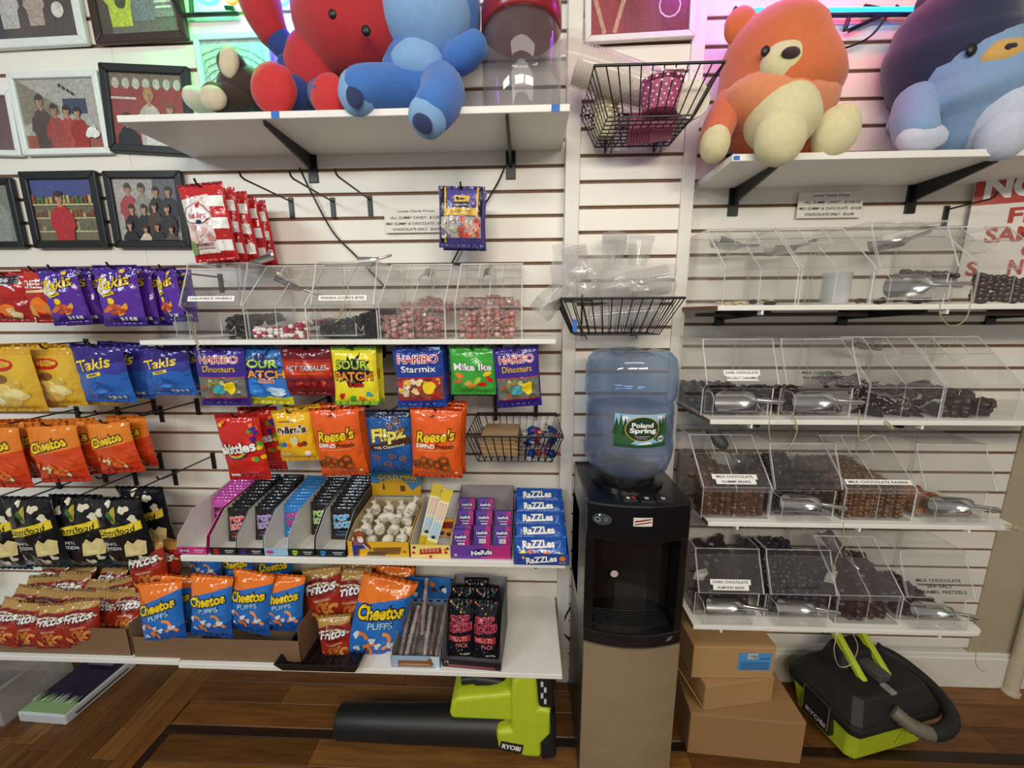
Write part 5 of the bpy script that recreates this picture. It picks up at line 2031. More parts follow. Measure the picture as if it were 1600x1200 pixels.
t1, ta0, ta1, hh1 = big_tray('brown cardboard tray overflowing with corn chip bags', -45, 203, 980, .318, zz=ZB + .006)
t2, tb0, tb1, hh2 = big_tray('brown cardboard tray of orange and blue cheese puff bags', 208, 468, 978, .322, dip=.62)
fr = [
    (74, 900, .10, -.5, .15, 'half hidden at the back of the cardboard tray'), (166, 906, .10, -.45, .25, 'at the back of the tray by the standing bags'), (118, 908, .09, -.4, -.1, 'squeezed into the middle of the back row'),
    (56, 922, .155, -.6, .1, 'lying in the second row near the tray side'), (104, 918, .15, -.55, .2, 'in the middle of the second row'), (136, 930, .165, -.6, -.15, 'under others in the second row'), (178, 926, .16, -.6, -.3, 'at the end of the second row'),
    (27, 941, .215, -.55, .05, 'at the near corner of the third row'), (66, 945, .225, -.65, .3, 'crumpled in the third row'), (117, 946, .23, -.65, .1, 'in the middle of the third row'), (156, 947, .235, -.6, .2, 'glossy in the third row'), (200, 945, .22, -.55, .15, 'beside the puff bags in the third row'),
    (8, 966, .31, -.35, .05, 'hanging over the tray front at the picture edge'), (38, 970, .315, -.25, -.05, 'leaning over the tray front, second from the edge'), (76, 974, .32, -.22, .0, 'big and upright in the front row'), (121, 968, .315, -.2, -.05, 'hanging over the tray front beside the big upright one'), (172, 962, .235, -.5, .2, 'lying flat behind the tray front'),
]
for i, (px, py, d, tl, rl, lab) in enumerate(fr):
    lay('fritos', 'corn_chip_bag', px, py, d, tl, rl * .6, bagrnd.uniform(-.2, .2), .82 if d < .3 else .8, 'red and tan corn chip bag ' + lab, 'corn chip bags piled in the cardboard tray', at=.66 if d < .3 else .62)
lay('fritos', 'corn_chip_bag', 250, 872, .17, -.1, .12, -.1, .95, 'tan corn chip bag standing behind, partly hidden by another', 'standing corn chip bags')
lay('fritos', 'corn_chip_bag', 222, 880, .22, -.12, -.12, .05, .98, 'red corn chip bag standing upright between chips and puffs', 'standing corn chip bags', var=0)
pf2 = [
    (312, 868, .10, -.1, .0, .95, 'at the back under the candy shelf, first'), (425, 890, .10, -.1, .02, .95, 'at the back under the candy shelf, second'), (366, 886, .08, -.1, .02, .9, 'at the back under the candy shelf, wedged between two'),
    (268, 940, .25, -.2, .1, .92, 'peeking out between two front bags'),
    (244, 955, .315, -.18, -.1, .98, 'leaning forward at the tray corner'), (322, 945, .31, -.15, .04, .98, 'upright in the middle of the tray'), (385, 938, .295, -.15, .08, 1.0, 'with a white scuff near its top'), (438, 940, .28, -.15, .05, .92, 'nearest the black plastic tray'),
]
for i, (px, py, d, tl, rl, s_, lab) in enumerate(pf2):
    lay('puffs', 'cheese_puff_bag', px, py, d, tl, rl, bagrnd.uniform(-.15, .15), s_, 'orange and blue puff bag ' + lab, 'cheese puff bags in the cardboard tray', at=.58)
# group in the middle
for px, py, d, tl, rl, s_, lab in ((540, 900, .12, -.1, .0, .98, 'in shadow at the back beside the puff bags'), (578, 898, .11, -.1, .05, .98, 'in shadow at the back under the gum carton'), (622, 898, .10, -.1, -.02, .98, 'in shadow behind the big puff bag'),
                                   (500, 915, .22, -.2, -.12, 1.0, 'leaning left above the black plastic tray'), (546, 918, .205, -.18, -.02, 1.02, 'leaning upright above the black plastic tray'), (497, 975, .2, -.15, .05, .8, 'low behind the front one in the black tray')):
    lay('fritos', 'corn_chip_bag', px, py, d, tl, rl, bagrnd.uniform(-.1, .1), s_, 'red corn chip bag ' + lab, 'corn chip bags in the middle of the low shelf', at=.7)
lay('fritos', 'corn_chip_bag', 520, 990, .285, -.08, -.05, .05, .86, 'red and tan corn chip bag standing in the black plastic tray', 'corn chip bag in the tray', at=.66, var=1)
lay('puffs', 'cheese_puff_bag', 614, 908, .13, -.15, .15, .1, .95, 'orange and blue puff bag hidden behind the big tilted one', 'puff bags by the candy stick box', at=.75)
lay('puffs', 'cheese_puff_bag', 592, 968, .265, -.16, .28, .1, 1.42, 'large tilted orange and blue puff bag in front of the candy stick box', 'puff bags by the candy stick box', at=.56, sxx=.88)

# black plastic tray
x0, x1 = W(430, 1035, .35).x, W(562, 1035, .35).x
e = empty('plastic_tray', ((x0 + x1) / 2, -.262, ZB))
tag(e, 'black ribbed plastic tray holding one corn chip bag', 'tray')
w_, l_, h_ = x1 - x0, .20, .034
bp_ = mat('#141315', .3, var=.1)
mb = MB()
o_, i_ = [], []
for (sx, sy) in ((-1, -1), (1, -1), (1, 1), (-1, 1)):
    o_.append((mb.av((sx * w_ * .43, sy * l_ * .44, 0)), mb.av((sx * w_ * .5, sy * l_ * .5, h_))))
    i_.append((mb.av((sx * w_ * .42, sy * l_ * .43, .003)), mb.av((sx * w_ * .47, sy * l_ * .47, h_))))
for k in range(4):
    a, b = o_[k], o_[(k + 1) % 4]
    mb.face((a[0], b[0], b[1], a[1]), bp_)
    c, d_ = i_[k], i_[(k + 1) % 4]
    mb.face((d_[0], c[0], c[1], d_[1]), bp_)
    mb.face((a[1], b[1], d_[1], c[1]), bp_)
mb.face([o_[k][0] for k in (3, 2, 1, 0)], bp_)
mb.face([i_[k][0] for k in range(4)], bp_)
mb.build('tray_shell', e, bev=.002)
for i in range(9):
    x = lerp(-w_ * .4, w_ * .4, i / 8)
    MB().box(x - .0015, -l_ * .42, .003, x + .0015, l_ * .42, .0065, bp_).build('rib', e)

# candy stick box
df = .325
x0, x1 = W(612, 1040, df).x, W(688, 1040, df).x
wk = x1 - x0
cs = carton('candy_stick_box', 'pale blue open box of clear candy sticks with a blue header card', x0, x1, df, .12, .042, .085, ZB, mat('#9db4cf', .5, var=.04), mat('#8f8d8c', .55), cut=[(0, .042), (.05, .06), (1, .085)])


def art(p, w):
    p.rect(-.36 * w, .004, .34 * w, .026, ink('#8a5a3a'))
    p.rect(-.3 * w, .010, .28 * w, .014, ink('#c99a6a'))
    p.blob(.34 * w, .026, .014, ink('#7a5a2c'), 2, amp=.2)
    p.poly([(.4 * w, .0), (.49 * w, .0), (.49 * w, .042), (.3 * w, .042)], ink('#c4d6ea'))


front_print(cs, wk, art)
mb = MB().box(-wk * .55, df - .1225, .07, wk * .5, df - .1205, .17, mat('#2f6cb4', .5, var=.05))
mb.build('header_card', cs)
p = Print(plane_fn((0, df - .1225, .07), (1, 0, 0), (0, 0, 1)), maxlen=.5)
for x, y, c in ((-.35, .03, WHT), (-.1, .06, NVY), (.1, .05, BRN), (.3, .06, BLK), (.34, .05, WHT), (.05, .075, ORG)):
    p.blob(x * wk, y, .010, c, int(x * 30) + 9, amp=.25)
p.rect(-.5 * wk, 0, .48 * wk, .014, ink('#7aa6d8'))
for i in range(5):
    p.rect((-.4 + .18 * i) * wk, .003, (-.3 + .18 * i) * wk, .011, NVY)
p.build('header_print', cs)['kind'] = 'stuff'
gl = [mat('#8f7f7a', .15, var=.2, coat=.5), mat('#a39a98', .15, var=.2, coat=.5), mat('#6f5a52', .15, var=.2, coat=.5)]
for i in range(7):
    x = lerp(-.38, .38, i / 6) * wk
    mb = MB()
    m = gl[i % 3]
    up_ = i == 3
    L_ = .17 if up_ else .15
    mb.tube([(0, 0, t_ * L_ / 12) for t_ in range(13)], [.0075 + .0012 * math.sin(t_ * 2.1 + i) for t_ in range(13)], m, n=8)
    for k in range(12):
        a = k * 2.4
        mb.ell((.006 * math.cos(a), .006 * math.sin(a), k * L_ / 12 + .006), (.0035, .0035, .006), m, 5, 4)
    o = mb.build('candy_stick', None, (cs.location.x + x, -df + .03 + (.05 if up_ else 0), ZB + .012 + (.035 if up_ else 0)), (-1.05 if not up_ else -.55, 0, bagrnd.uniform(-.06, .06)), smooth=60)
    tag(o, 'clear sugary candy stick, %s in the pale blue box' % (['first', 'second', 'third', 'raised fourth', 'fifth', 'sixth', 'seventh'][i] + ' from the left'), 'candy stick', 'candy sticks')

# multipack carton
df = .325
x0, x1 = W(690, 1030, df).x, W(783, 1040, df).x
wk = x1 - x0
mp_ = carton('candy_carton', 'tall black open carton of popping candy multi-packs on the low shelf', x0, x1, df, .13, .03, .19, ZB, mat('#17151a', .4), mat('#7d7a7c', .6), cut=[(0, .03), (.02, .10), (.35, .17), (1, .19)])
mp_.rotation_euler = (0, 0, -.06)


def art_m(p, w, h):
    c = ink('#d8526a')
    p.text('POP', -.02 * w, .66 * h, .7 * w, ink('#5a1a2a'), c, .07, h=.12 * h, rot=.08, bold=.04)
    p.text('ROCKS', 0, .53 * h, .86 * w, ink('#5a1a2a'), c, .07, h=.12 * h, rot=.08, bold=.04)
    p.rect(-.44 * w, .30 * h, .40 * w, .40 * h, ink('#a8323f'))
    p.text('MULTI', -.05 * w, .35 * h, .6 * w, ink('#e8b8b0'), h=.07 * h)
    p.text('PACK', .1 * w, .24 * h, .46 * w, ink('#e88a92'), h=.07 * h)
    rr = random.Random(5)
    for i in range(16):
        p.disc(rr.uniform(-.42, .42) * w, rr.choice((rr.uniform(.06, .2), rr.uniform(.74, .95))) * h, .0022, .0022, rr.choice([YEL, BLU, PINK, GRN]), n=7)
    p.rect(.02 * w, .07 * h, .4 * w, .1 * h, SILV)


bag_kind('multi', .078, .15, .03, [(0, '#17161a')], art_m, variants=3, pinch=.02, seal=.008)
for i, (xx, yy) in enumerate(((-.24, .04), (.23, .035), (-.22, .08), (.24, .08), (0.0, .12))):
    put_bag('multi', 'candy_packet', (mp_.location.x + xx * wk * .92, -df + yy, ZB + .004 + (.012 if i > 1 else 0)), (-.24, .0, bagrnd.uniform(-.06, .06)), 1.1, 1.28,
            'black and pink multi-pack pouch, %s in the tall black carton' % ['front left', 'front right', 'rear left', 'rear right', 'rearmost'][i], 'multi-pack candy pouches', 'packet', var=i)
p = Print(plane_fn((wk / 2 - .0021, .02, .01), (0, 1, 0), (0, 0, 1)), maxlen=.5)
p.fn = lambda x, y, o_: Vector((wk / 2 - .0024 - o_, .02 + x, .01 + y))
p.text('POP ROCKS', .06, .07, .10, ink('#d8526a'), h=.022, rot=.3)
p.rect(.01, .01, .06, .035, ink('#b5485a'))
p.build('inner_print', mp_)['kind'] = 'stuff'
front_print(mp_, wk, lambda p_, w: (p_.rect(-.4 * w, .004, .4 * w, .012, ink('#8f3a4a')), p_.text('12', -.42 * w, .021, .012, WHT, h=.008)))
# ================================================================ WATER COOLER
cx, cw, cd0, cdf = .318, .292, .052, .352
BULGE = .026
blk = mat('#121113', .22, var=.08, coat=.3)
blk2 = mat('#0b0b0c', .3, var=.1)
steelp = mat('#b09a7c', .42, metal=.45, var=.06, scale=3, stretch=(1, 1, 6))
sidep = mat('#3a352f', .35, var=.05)


def plan(x0, x1, yb, yf, bulge, n=10):
    pts = [(x1, yb), (x0, yb)]
    for i in range(n + 1):
        t = i / n
        pts.append((lerp(x0, x1, t), yf - bulge * (1 - (2 * t - 1) ** 2)))
    return pts


zt = .952
zs = .497       # steel / black boundary
z_rec0, z_rec1 = .545, .838
ck = empty('water_cooler', (cx, -cd0, 0))
tag(ck, 'black and steel bottled water dispenser standing between the two walls', 'water cooler')
hw = cw / 2
dl = cdf - cd0


def slab(z0, z1, m, x0=-hw, x1=hw, yb=0.0, yf=None, bulge=BULGE):
    mb = MB()
    mb.prism([(x, y, z0) for x, y in plan(x0, x1, yb, -dl if yf is None else yf, bulge)], (0, 0, z1 - z0), m)
    return mb


slab(.0, zs, sidep, yf=-dl + .004).build('cabinet', ck, bev=.004)
mb = MB()
arc = plan(-hw + .003, hw - .003, 0, -dl, BULGE)[2:]
outer = [(x, y - .003, .012) for x, y in arc]
inner = [(x, y + .004, .012) for x, y in reversed(arc)]
mb.prism(outer + inner, (0, 0, zs - .016), steelp)
mb.build('steel_door', ck, smooth=30)
# upper housing
slab(zs, z_rec0 - .004, blk).build('tray_housing', ck, bev=.004)
slab(z_rec1, zt, blk).build('control_head', ck, bev=.006)
MB().box(-hw, -.16, z_rec0 - .01, hw, 0, z_rec1 + .01, blk).build('recess_back', ck)
for s in (-1, 1):
    mb = MB()
    x0, x1 = (-hw, -hw + .026) if s < 0 else (hw - .026, hw)
    mb.prism([(x0, 0, z_rec0 - .01), (x1, 0, z_rec0 - .01), (x1, -dl - .006, z_rec0 - .01), (x0, -dl + .004, z_rec0 - .01)] if s < 0 else
             [(x0, 0, z_rec0 - .01), (x1, 0, z_rec0 - .01), (x1, -dl + .004, z_rec0 - .01), (x0, -dl - .006, z_rec0 - .01)], (0, 0, z_rec1 - z_rec0 + .02), blk)
    mb.build('side_pillar', ck, bev=.003)
# rounded recess wall
mb = MB()
N = 14
inn = [((hw - .028) * math.cos(PI * i / N), -.175 - .05 * (1 - math.sin(PI * i / N)) * 1.2) for i in range(N + 1)]
for i in range(N):
    a, b = inn[i], inn[i + 1]
    mb.poly([(a[0], a[1], z_rec0), (b[0], b[1], z_rec0), (b[0], b[1], z_rec1), (a[0], a[1], z_rec1)], mat('#1d1714', .25, var=.05, coat=.3))
mb.build('recess_lining', ck, smooth=60)
# drip tray
mb = slab(z_rec0 - .006, z_rec0 + .008, blk2, -hw + .027, hw - .027, -.17, -dl + .012, BULGE * .8)
mb.build('drip_tray', ck, bev=.002)
gm_ = mat('#2b2b2d', .25, metal=.4)
for i in range(9):
    y = lerp(-.235, -dl - .004, i / 8)
    wx = (hw - .036) * (1 if i < 7 else .8 - .3 * (i - 7))
    MB().tube([(-wx, y, z_rec0 + .010), (0, y - .012, z_rec0 + .010), (wx, y, z_rec0 + .010)], .0011, gm_, n=6).build('grille_bar', ck)
for i in range(3):
    x = -.018 + .052 * i
    mb = MB()
    mb.tube([(x, -.215, z_rec1 + .004), (x, -.215, z_rec1 - .03)], [.011, .009], blk2, n=12)
    mb.ell((x, -.223, z_rec1 - .02), (.008, .008, .02), blk2, 10, 8)
    mb.build('tap', ck, smooth=50)
# buttons on the sloping top edge
for i in range(3):
    x = -.024 + .046 * i
    bt = MB().box(x - .021, -dl - .008 + .006 * abs(i - 1), zt - .001, x + .021, -dl + .035, zt + .005, mat('#1b1718', .3)).build('button', ck, (0, 0, 0), bev=.002)
    p = Print(plane_fn((x, -dl + .01, zt + .005), (1, 0, 0), (0, 1, 0)), maxlen=.5)
    if i == 0:
        p.disc(-.006, 0, .005, .006, WHT)
        p.disc(.010, 0, .005, .009, RED)
    else:
        p.rect(-.005, -.006, .005, .006, WHT)
        p.rect(-.0022, -.003, .0022, .004, mat('#8a8a8a', .5))
    p.build('button_icon', bt)['kind'] = 'stuff'
# badge, indicator oval, round sticker
yfront = lambda x: -dl - BULGE * (1 - (x / hw) ** 2)
fnf = lambda z0: (lambda x, y, o: Vector((x, yfront(x) - o, z0 + y)))
p = Print(fnf(.905), maxlen=.01, base=.0012)
p.rect(-.022, -.013, .030, .013, mat('#e6ded0', .4))
p.poly([(-.018, -.010), (.027, -.002), (.027, .010), (-.018, .003)], DRED)
p.poly([(-.018, -.006), (.027, .002), (.027, .006), (-.018, -.002)], WHT)
p.text('CRYSTAL ICE', .004, -.001, .036, INK, h=.004, rot=.16) if False else None
p.build('badge', ck)['kind'] = 'stuff'
p = Print(fnf(.905), maxlen=.01, base=.0012)
p.disc(-.105, 0, .026, .018, mat('#3d444a', .3), n=26)
p.disc(-.112, .012, .002, .002, mat('#f2e6b0', .4, emit=2.0))
p.arc(-.117, -.002, .007, 0, 6.28, .0012, SILV)
p.rect(-.1, -.006, -.09, .008, mat('#59616a', .4))
p.build('indicator_panel', ck)['kind'] = 'stuff'
p = Print(plane_fn((W(960, 897, .052 + .20).x - cx, -.198, W(960, 897, .052 + .20).z), (1, 0, 0), (0, 0, 1)), maxlen=.5)
p.disc(0, 0, .012, .012, mat('#e8e2dc', .4), n=24)
p.arc(0, 0, .0095, 0, 6.28, .0008, RED)
p.rect(-.006, .001, .006, .0025, RED)
p.rect(-.004, -.004, .005, -.003, RED)
p.build('round_sticker', ck)['kind'] = 'stuff'
p = Print(fnf(.522), maxlen=.02, base=.0012)
for i in range(3):
    p.stroke([(.095 + .003 * i, -.004 + .005 * i), (.112 + .002 * i, -.002 + .005 * i)], .001, SILV)
p.build('wave_mark', ck)['kind'] = 'stuff'
# collar for the jug
jx, jy = .318, -.193
mb = MB()
mb.lathe([(.112, 0), (.112, .008), (.088, .012), (.086, .038), (.080, .038), (.078, .004)], blk, n=32, c=(jx - cx, jy + cd0, zt), cap1=False)
mb.build('jug_collar', ck, smooth=40)
cordm = mat('#161514', .5)
o = MB().tube(catmull([W(905, 930, .05), W(885, 960, .045), W(880, 985, .04), W(895, 1005, .06), W(905, 1010, .08)], 6), .004, cordm, n=6).build('power_cable', smooth=60)
tag(o, 'black power cable behind the water cooler', 'cable')

# ---- jug
jm = clear('#b0cae4', haze=.12, rough=.07, ior=1.8)
wm_ = clear('#cfe0f2', haze=.05, rough=.05, ior=1.4)
jg = empty('water_jug', (jx, jy, zt))
tag(jg, 'blue translucent water jug upside down on the cooler', 'jug')
prof = [(.060, .012), (.072, .022), (.098, .036), (.120, .058), (.133, .088), (.137, .115), (.133, .135), (.131, .15), (.130, .20), (.130, .245), (.126, .258), (.131, .270), (.136, .282), (.137, .33), (.134, .365), (.128, .388), (.112, .405), (.085, .412)]
NS = 48
mb = MB()
rings = []
for k, (r_, z_) in enumerate(prof):
    ring = []
    for j in range(NS):
        a = 2 * PI * j / NS
        rr_ = r_
        if z_ < .14 and z_ > .05:
            rr_ += .003 * math.sin(3 * a + z_ * 60)
        if .28 < z_ < .37:
            rr_ += .0018 * math.sin(4 * a + z_ * 90)
        zz = z_
        if z_ > .38:
            lob = max(0, math.cos(4 * a + PI)) ** 3
            zz -= .012 * lob * (1 if z_ > .40 else .5)
            rr_ -= .004 * lob
        ring.append(mb.av((rr_ * math.cos(a), rr_ * math.sin(a), zz)))
    rings.append(ring)
ctr = mb.av((0, 0, .388))
mid = [mb.av((.045 * math.cos(2 * PI * j / NS), .045 * math.sin(2 * PI * j / NS), .402 - .012 * max(0, math.cos(8 * PI * j / NS + PI)))) for j in range(NS)]
rings.append(mid)
for A, B in zip(rings, rings[1:]):
    for j in range(NS):
        mb.face((A[j], A[(j + 1) % NS], B[(j + 1) % NS], B[j]), jm)
for j in range(NS):
    mb.face((mid[j], mid[(j + 1) % NS], ctr), jm)
mb.build('jug_shell', jg, smooth=180)
mb = MB()
mb.lathe([(.056, .014), (.094, .037), (.116, .059), (.129, .09), (.1325, .115), (.128, .14), (.1265, .2), (.1265, .236)], wm_, n=NS)
mb.build('water', jg, smooth=40)
MB().lathe([(.030, -.02), (.030, .02), (.058, .016)], mat('#2a4a86', .3), n=20).build('neck', jg, smooth=40)


def jfn(x, y, o_):
    r_ = .1325 + o_
    a = -PI / 2 + x / .1325 + .03
    return Vector((r_ * math.cos(a), r_ * math.sin(a), .197 + y))


p = Print(jfn, maxlen=.008, step=.00018, base=.0012)
lw_, lh = .152, .094
p.rect(-lw_ / 2, -lh / 2, lw_ / 2, lh / 2, ink('#9cc4e6'))
p.blob(-.05, .035, .012, WHT, 2, sy=.5)
p.blob(.055, .037, .012, WHT, 4, sy=.5)
p.rect(-lw_ / 2, -lh / 2, lw_ / 2, .005, ink('#2f5f34'))
for i, (x, s_) in enumerate(((-.07, .05), (-.058, .062), (-.046, .05), (-.036, .045), (.04, .042), (.05, .05), (.06, .055), (.07, .06))):
    p.poly([(x - .011, -.012), (x + .011, -.012), (x, -.012 + s_)], ink(['#1f4a26', '#2a5a2c', '#17401f'][i % 3]))
p.poly([(-.03, -.038), (.05, -.035), (.03, -.022), (-.01, -.02)], ink('#8fbfe8'))
p.poly([(-.02, -.04), (.03, -.038), (.02, -.03)], ink('#e2eef8'))
p.rect(-lw_ / 2, -lh / 2, lw_ / 2, -.040, ink('#1f4a26'))
p.disc(.0, .006, .047, .036, GOLD, n=28)
p.disc(.0, .006, .045, .034, ink('#173a20'), n=28)
p.text('Poland', .0, .017, .058, WHT, h=.014, bold=.03)
p.text('Spring', .002, .0, .072, WHT, h=.018, bold=.04)
p.rect(-.02, -.016, .02, -.0145, SILV)
p.rect(-.014, -.0215, .014, -.0205, SILV)
p.disc(.054, -.024, .010, .010, SILV, n=16)
p.rect(.047, -.026, .061, -.022, INK)
p.build('paper_label', jg)['kind'] = 'stuff'

# ================================================================ CARDBOARD BOXES
kraft = [mat('#9a744a', .75, var=.06, scale=5, bump=.08, bscale=60), mat('#a98255', .75, var=.06, scale=5, bump=.08, bscale=60), mat('#b08a5c', .75, var=.06, scale=5, bump=.08, bscale=60)]


def cbox(label, x, y, z, sx, sy, sz, yaw, m, flap=False):
    e = empty('cardboard_box', (x, y, z), (0, 0, yaw))
    tag(e, label, 'box', 'stacked cardboard boxes')
    MB().box(-sx / 2, -sy / 2, 0, sx / 2, sy / 2, sz - .003, m).build('carton_body', e, bev=.004)
    for s in (-1, 1):
        MB().box(-sx / 2, min(0, s * sy / 2) + .001, sz - .003, sx / 2, max(0, s * sy / 2) - .001, sz, m).build('top_flap', e, bev=.001)
    if flap:
        MB().prism([(-sx / 2 - .001, -sy / 2, 0.01), (-sx / 2 - .001, sy / 2, .01), (-sx / 2 - .045, sy / 2 - .01, sz - .02), (-sx / 2 - .045, -sy / 2 + .01, sz - .02)], (.003, 0, .001), m).build('open_flap', e)
    return e


cbox('largest brown cardboard box at the bottom of the stack', .735, -.18, 0, .36, .235, .165, -.06, kraft[0])
cbox('middle cardboard box with a folded-open side flap', .70, -.165, .165, .25, .19, .10, .16, kraft[1], True)
bx = cbox('top cardboard box with a blue shipping label', .688, -.15, .265, .27, .20, .125, .02, kraft[2])
p = Print(plane_fn((.014, -.10, .035), (1, 0, 0), (0, 0, 1)), maxlen=.5)
p.rect(-.0, .0, .108, .066, ink('#4f95d2'))
p.rect(.03, .044, .062, .063, WHT)
for i in range(9):
    p.rect(.032 + .0032 * i, .047, .0335 + .0032 * i, .061, INK)
for i in range(4):
    p.rect(.006, .006 + .008 * i, .10, .0085 + .008 * i, ink('#245a94'))
p.rect(.07, .046, .10, .049, ink('#245a94'))
p.build('blue_label', bx)['kind'] = 'stuff'

# ================================================================ SHOP VACUUM
lime = mat('#b9cc2a', .42, var=.05)
lime2 = mat('#a8bb22', .45, var=.05)
vblk = mat('#1a1a1b', .62, var=.12, bump=.05)
vgrey = mat('#4c4c4e', .45, var=.05)
vc = empty('shop_vacuum', (1.195, -.165, 0), (0, 0, .24))
tag(vc, 'lime green and black portable vacuum with a hose wrapped over it', 'vacuum')
bw_, bd_ = .36, .24


def taper(mb, z0, z1, a0, b0, a1, b1, m, ch=.02, yo=0.0):
    def ring(a, b, z):
        return [mb.av(q) for q in ((-a + ch, -b + yo, z), (a - ch, -b + yo, z), (a, -b + ch + yo, z), (a, b - ch + yo, z), (a - ch, b + yo, z), (-a + ch, b + yo, z), (-a, b - ch + yo, z), (-a, -b + ch + yo, z))]
    A, B = ring(a0, b0, z0), ring(a1, b1, z1)
    for j in range(8):
        mb.face((A[j], A[(j + 1) % 8], B[(j + 1) % 8], B[j]), m)
    mb.face(A[::-1], m)
    mb.face(B, m)
    return mb


taper(MB(), .012, .135, bw_ / 2 * .86, bd_ / 2 * .86, bw_ / 2 * .98, bd_ / 2 * .98, lime).build('bucket', vc, bev=.006)
for sx in (-1, 1):
    for sy in (-1, 1):
        MB().cbox((sx * .12, sy * .075, .008), (.03, .03, .016), lime2).build('foot', vc, bev=.003)
mb = taper(MB(), .13, .165, bw_ / 2 * 1.04, bd_ / 2 * 1.06, bw_ / 2 * 1.06, bd_ / 2 * 1.08, vblk)
taper(mb, .165, .235, bw_ / 2 * 1.04, bd_ / 2 * 1.06, bw_ / 2 * .80, bd_ / 2 * .76, vblk)
mb.build('lid', vc, bev=.008)
# hump behind
taper(MB(), .22, .285, .085, .05, .065, .035, vblk, yo=.05, ch=.015).build('motor_hump', vc, bev=.008)
for s in (-1, 1):
    mb = MB()
    x = s * .052
    mb.prism([(x - .011, -.045, .236), (x - .011, -.025, .252), (x - .011, .075, .345), (x - .011, .10, .345), (x - .011, .10, .328), (x - .011, -.02, .232)], (.022, 0, 0), lime)
    mb.build('handle_arm', vc, bev=.004)
MB().box(-.063, .072, .322, .063, .10, .346, vblk).build('handle_grip', vc, bev=.008)
MB().box(-.018, -.06, .236, .03, .03, .262, vgrey).build('battery', vc, bev=.004)
MB().box(-.022, -.10, .234, -.0, -.062, .243, mat('#8d9088', .4)).build('switch', vc, bev=.002)
p = Print(plane_fn((-.011, -.08, .243), (1, 0, 0), (0, 1, 0)), maxlen=.5)
p.arc(0, 0, .004, .4, 5.9, .0012, INK)
p.build('switch_mark', vc)['kind'] = 'stuff'
# front vent in the bucket
for i in range(5):
    MB().tube([(.02 + .012 * i, -bd_ / 2 * .93, .05), (.032 + .012 * i, -bd_ / 2 * .97, .10)], .002, lime2, n=6).build('vent_rib', vc)
# latch and badge on the side
MB().box(-bw_ / 2 * 1.02, -.05, .05, -bw_ / 2 * .9, .05, .145, vblk).build('latch_plate', vc, bev=.003)
MB().tube([(-bw_ / 2 * 1.05, -.045, .07), (-bw_ / 2 * 1.07, -.045, .165), (-bw_ / 2 * 1.07, .045, .165), (-bw_ / 2 * 1.05, .045, .07)], .0025, STEEL, n=6).build('latch_wire', vc)
p = Print(lambda x, y, o_: Vector((-bw_ / 2 * 1.02 - o_, -x, .075 + y)), maxlen=.5)
p.text('RYOBI', 0, 0, .07, SILV, h=.018, bold=.03)
p.build('badge', vc)['kind'] = 'stuff'
# hose: ribbed end, smooth loop around the front edge
hp = catmull([(-.035, -.115, .200), (-.01, -.150, .180), (.04, -.175, .165), (.11, -.175, .168), (.17, -.145, .172), (.205, -.085, .18), (.21, -.02, .19), (.195, .035, .20), (.165, .07, .205)], 8)
nr = 16
rib = mat('#6b6556', .5, var=.1)
MB().tube(hp[:nr + 1], [.021 + (.0022 if i % 2 else -.0008) for i in range(nr + 1)], rib, n=14).build('hose_ribbed_end', vc, smooth=80)
MB().tube(hp[nr:], .021, vblk, n=14).build('hose', vc, smooth=60)
MB().tube(hp[-3:], [.024, .026, .028], vblk, n=14).build('hose_cuff', vc, smooth=60)

# ================================================================ LEAF BLOWER
DB = .335
lb = empty('leaf_blower', (W(790, 1150, DB).x, -DB, 0))
tag(lb, 'lime green and black cordless leaf blower lying under the low shelf', 'leaf blower')
ox = lb.location.x
dark_p = mat('#161617', .45, var=.1)


def L(px, py, dd=DB):
    q = W(px, py, dd)
    return (q.x - ox, q.y + DB, max(.004, q.z))


def outline(mb, pts, th, m, dd=DB):
    q = [L(a, b, dd) for a, b in pts]
    mb.prism([(x, .0675 - th / 2, z) for x, y, z in q], (0, th, 0), m)
    return mb


zc = .066
x_a, x_b = L(531, 1130, .27)[0], L(790, 1130, .27)[0]
mb = MB()
mb.tube([(x_a, .065, zc), (x_a + .01, .065, zc), (lerp(x_a, x_b, .4), .065, zc), (x_b, .065, zc + .006)], [.050, .054, .057, .063], dark_p, n=24)
mb.build('nozzle', lb, smooth=50)
outline(MB(), [(701, 1120), (704, 1104), (712, 1096), (800, 1088), (803, 1132), (704, 1128)], .118, lime).build('air_duct', lb, bev=.012, seg=3)
outline(MB(), [(797, 1090), (800, 1066), (812, 1053), (838, 1053), (842, 1108), (862, 1112), (860, 1150), (846, 1164), (846, 1186), (820, 1184), (776, 1170), (775, 1144), (798, 1142)], .135, lime).build('motor_housing', lb, bev=.014, seg=3)
outline(MB(), [(836, 1054), (864, 1058), (866, 1112), (842, 1110)], .12, dark_p).build('battery_pack', lb, bev=.008)
outline(MB(), [(858, 1112), (868, 1120), (870, 1184), (846, 1188), (844, 1164), (860, 1150)], .14, dark_p).build('fan_cover', lb, bev=.01)
mb = MB()
mb.tube(catmull([L(722, 1062, .27), L(745, 1060, .27), L(775, 1064, .27), L(806, 1072, .27)], 6), [.016] * 6 + [.021] * 12 + [.024], dark_p, n=12)
mb.build('grip', lb, smooth=60)
outline(MB(), [(714, 1056), (742, 1056), (742, 1068), (736, 1076), (716, 1074)], .045, lime).build('trigger_guard', lb, bev=.008)
q0 = L(799, 1167)
p = Print(lambda x, y, o_: Vector((q0[0] + x * math.cos(-.18) - y * math.sin(-.18), -.0012 - o_, q0[2] + x * math.sin(-.18) + y * math.cos(-.18))), maxlen=.5)
p.rect(-.038, -.018, .038, .018, BLK)
p.text('RYOBI', 0, 0, .062, WHT, h=.019, bold=.04)
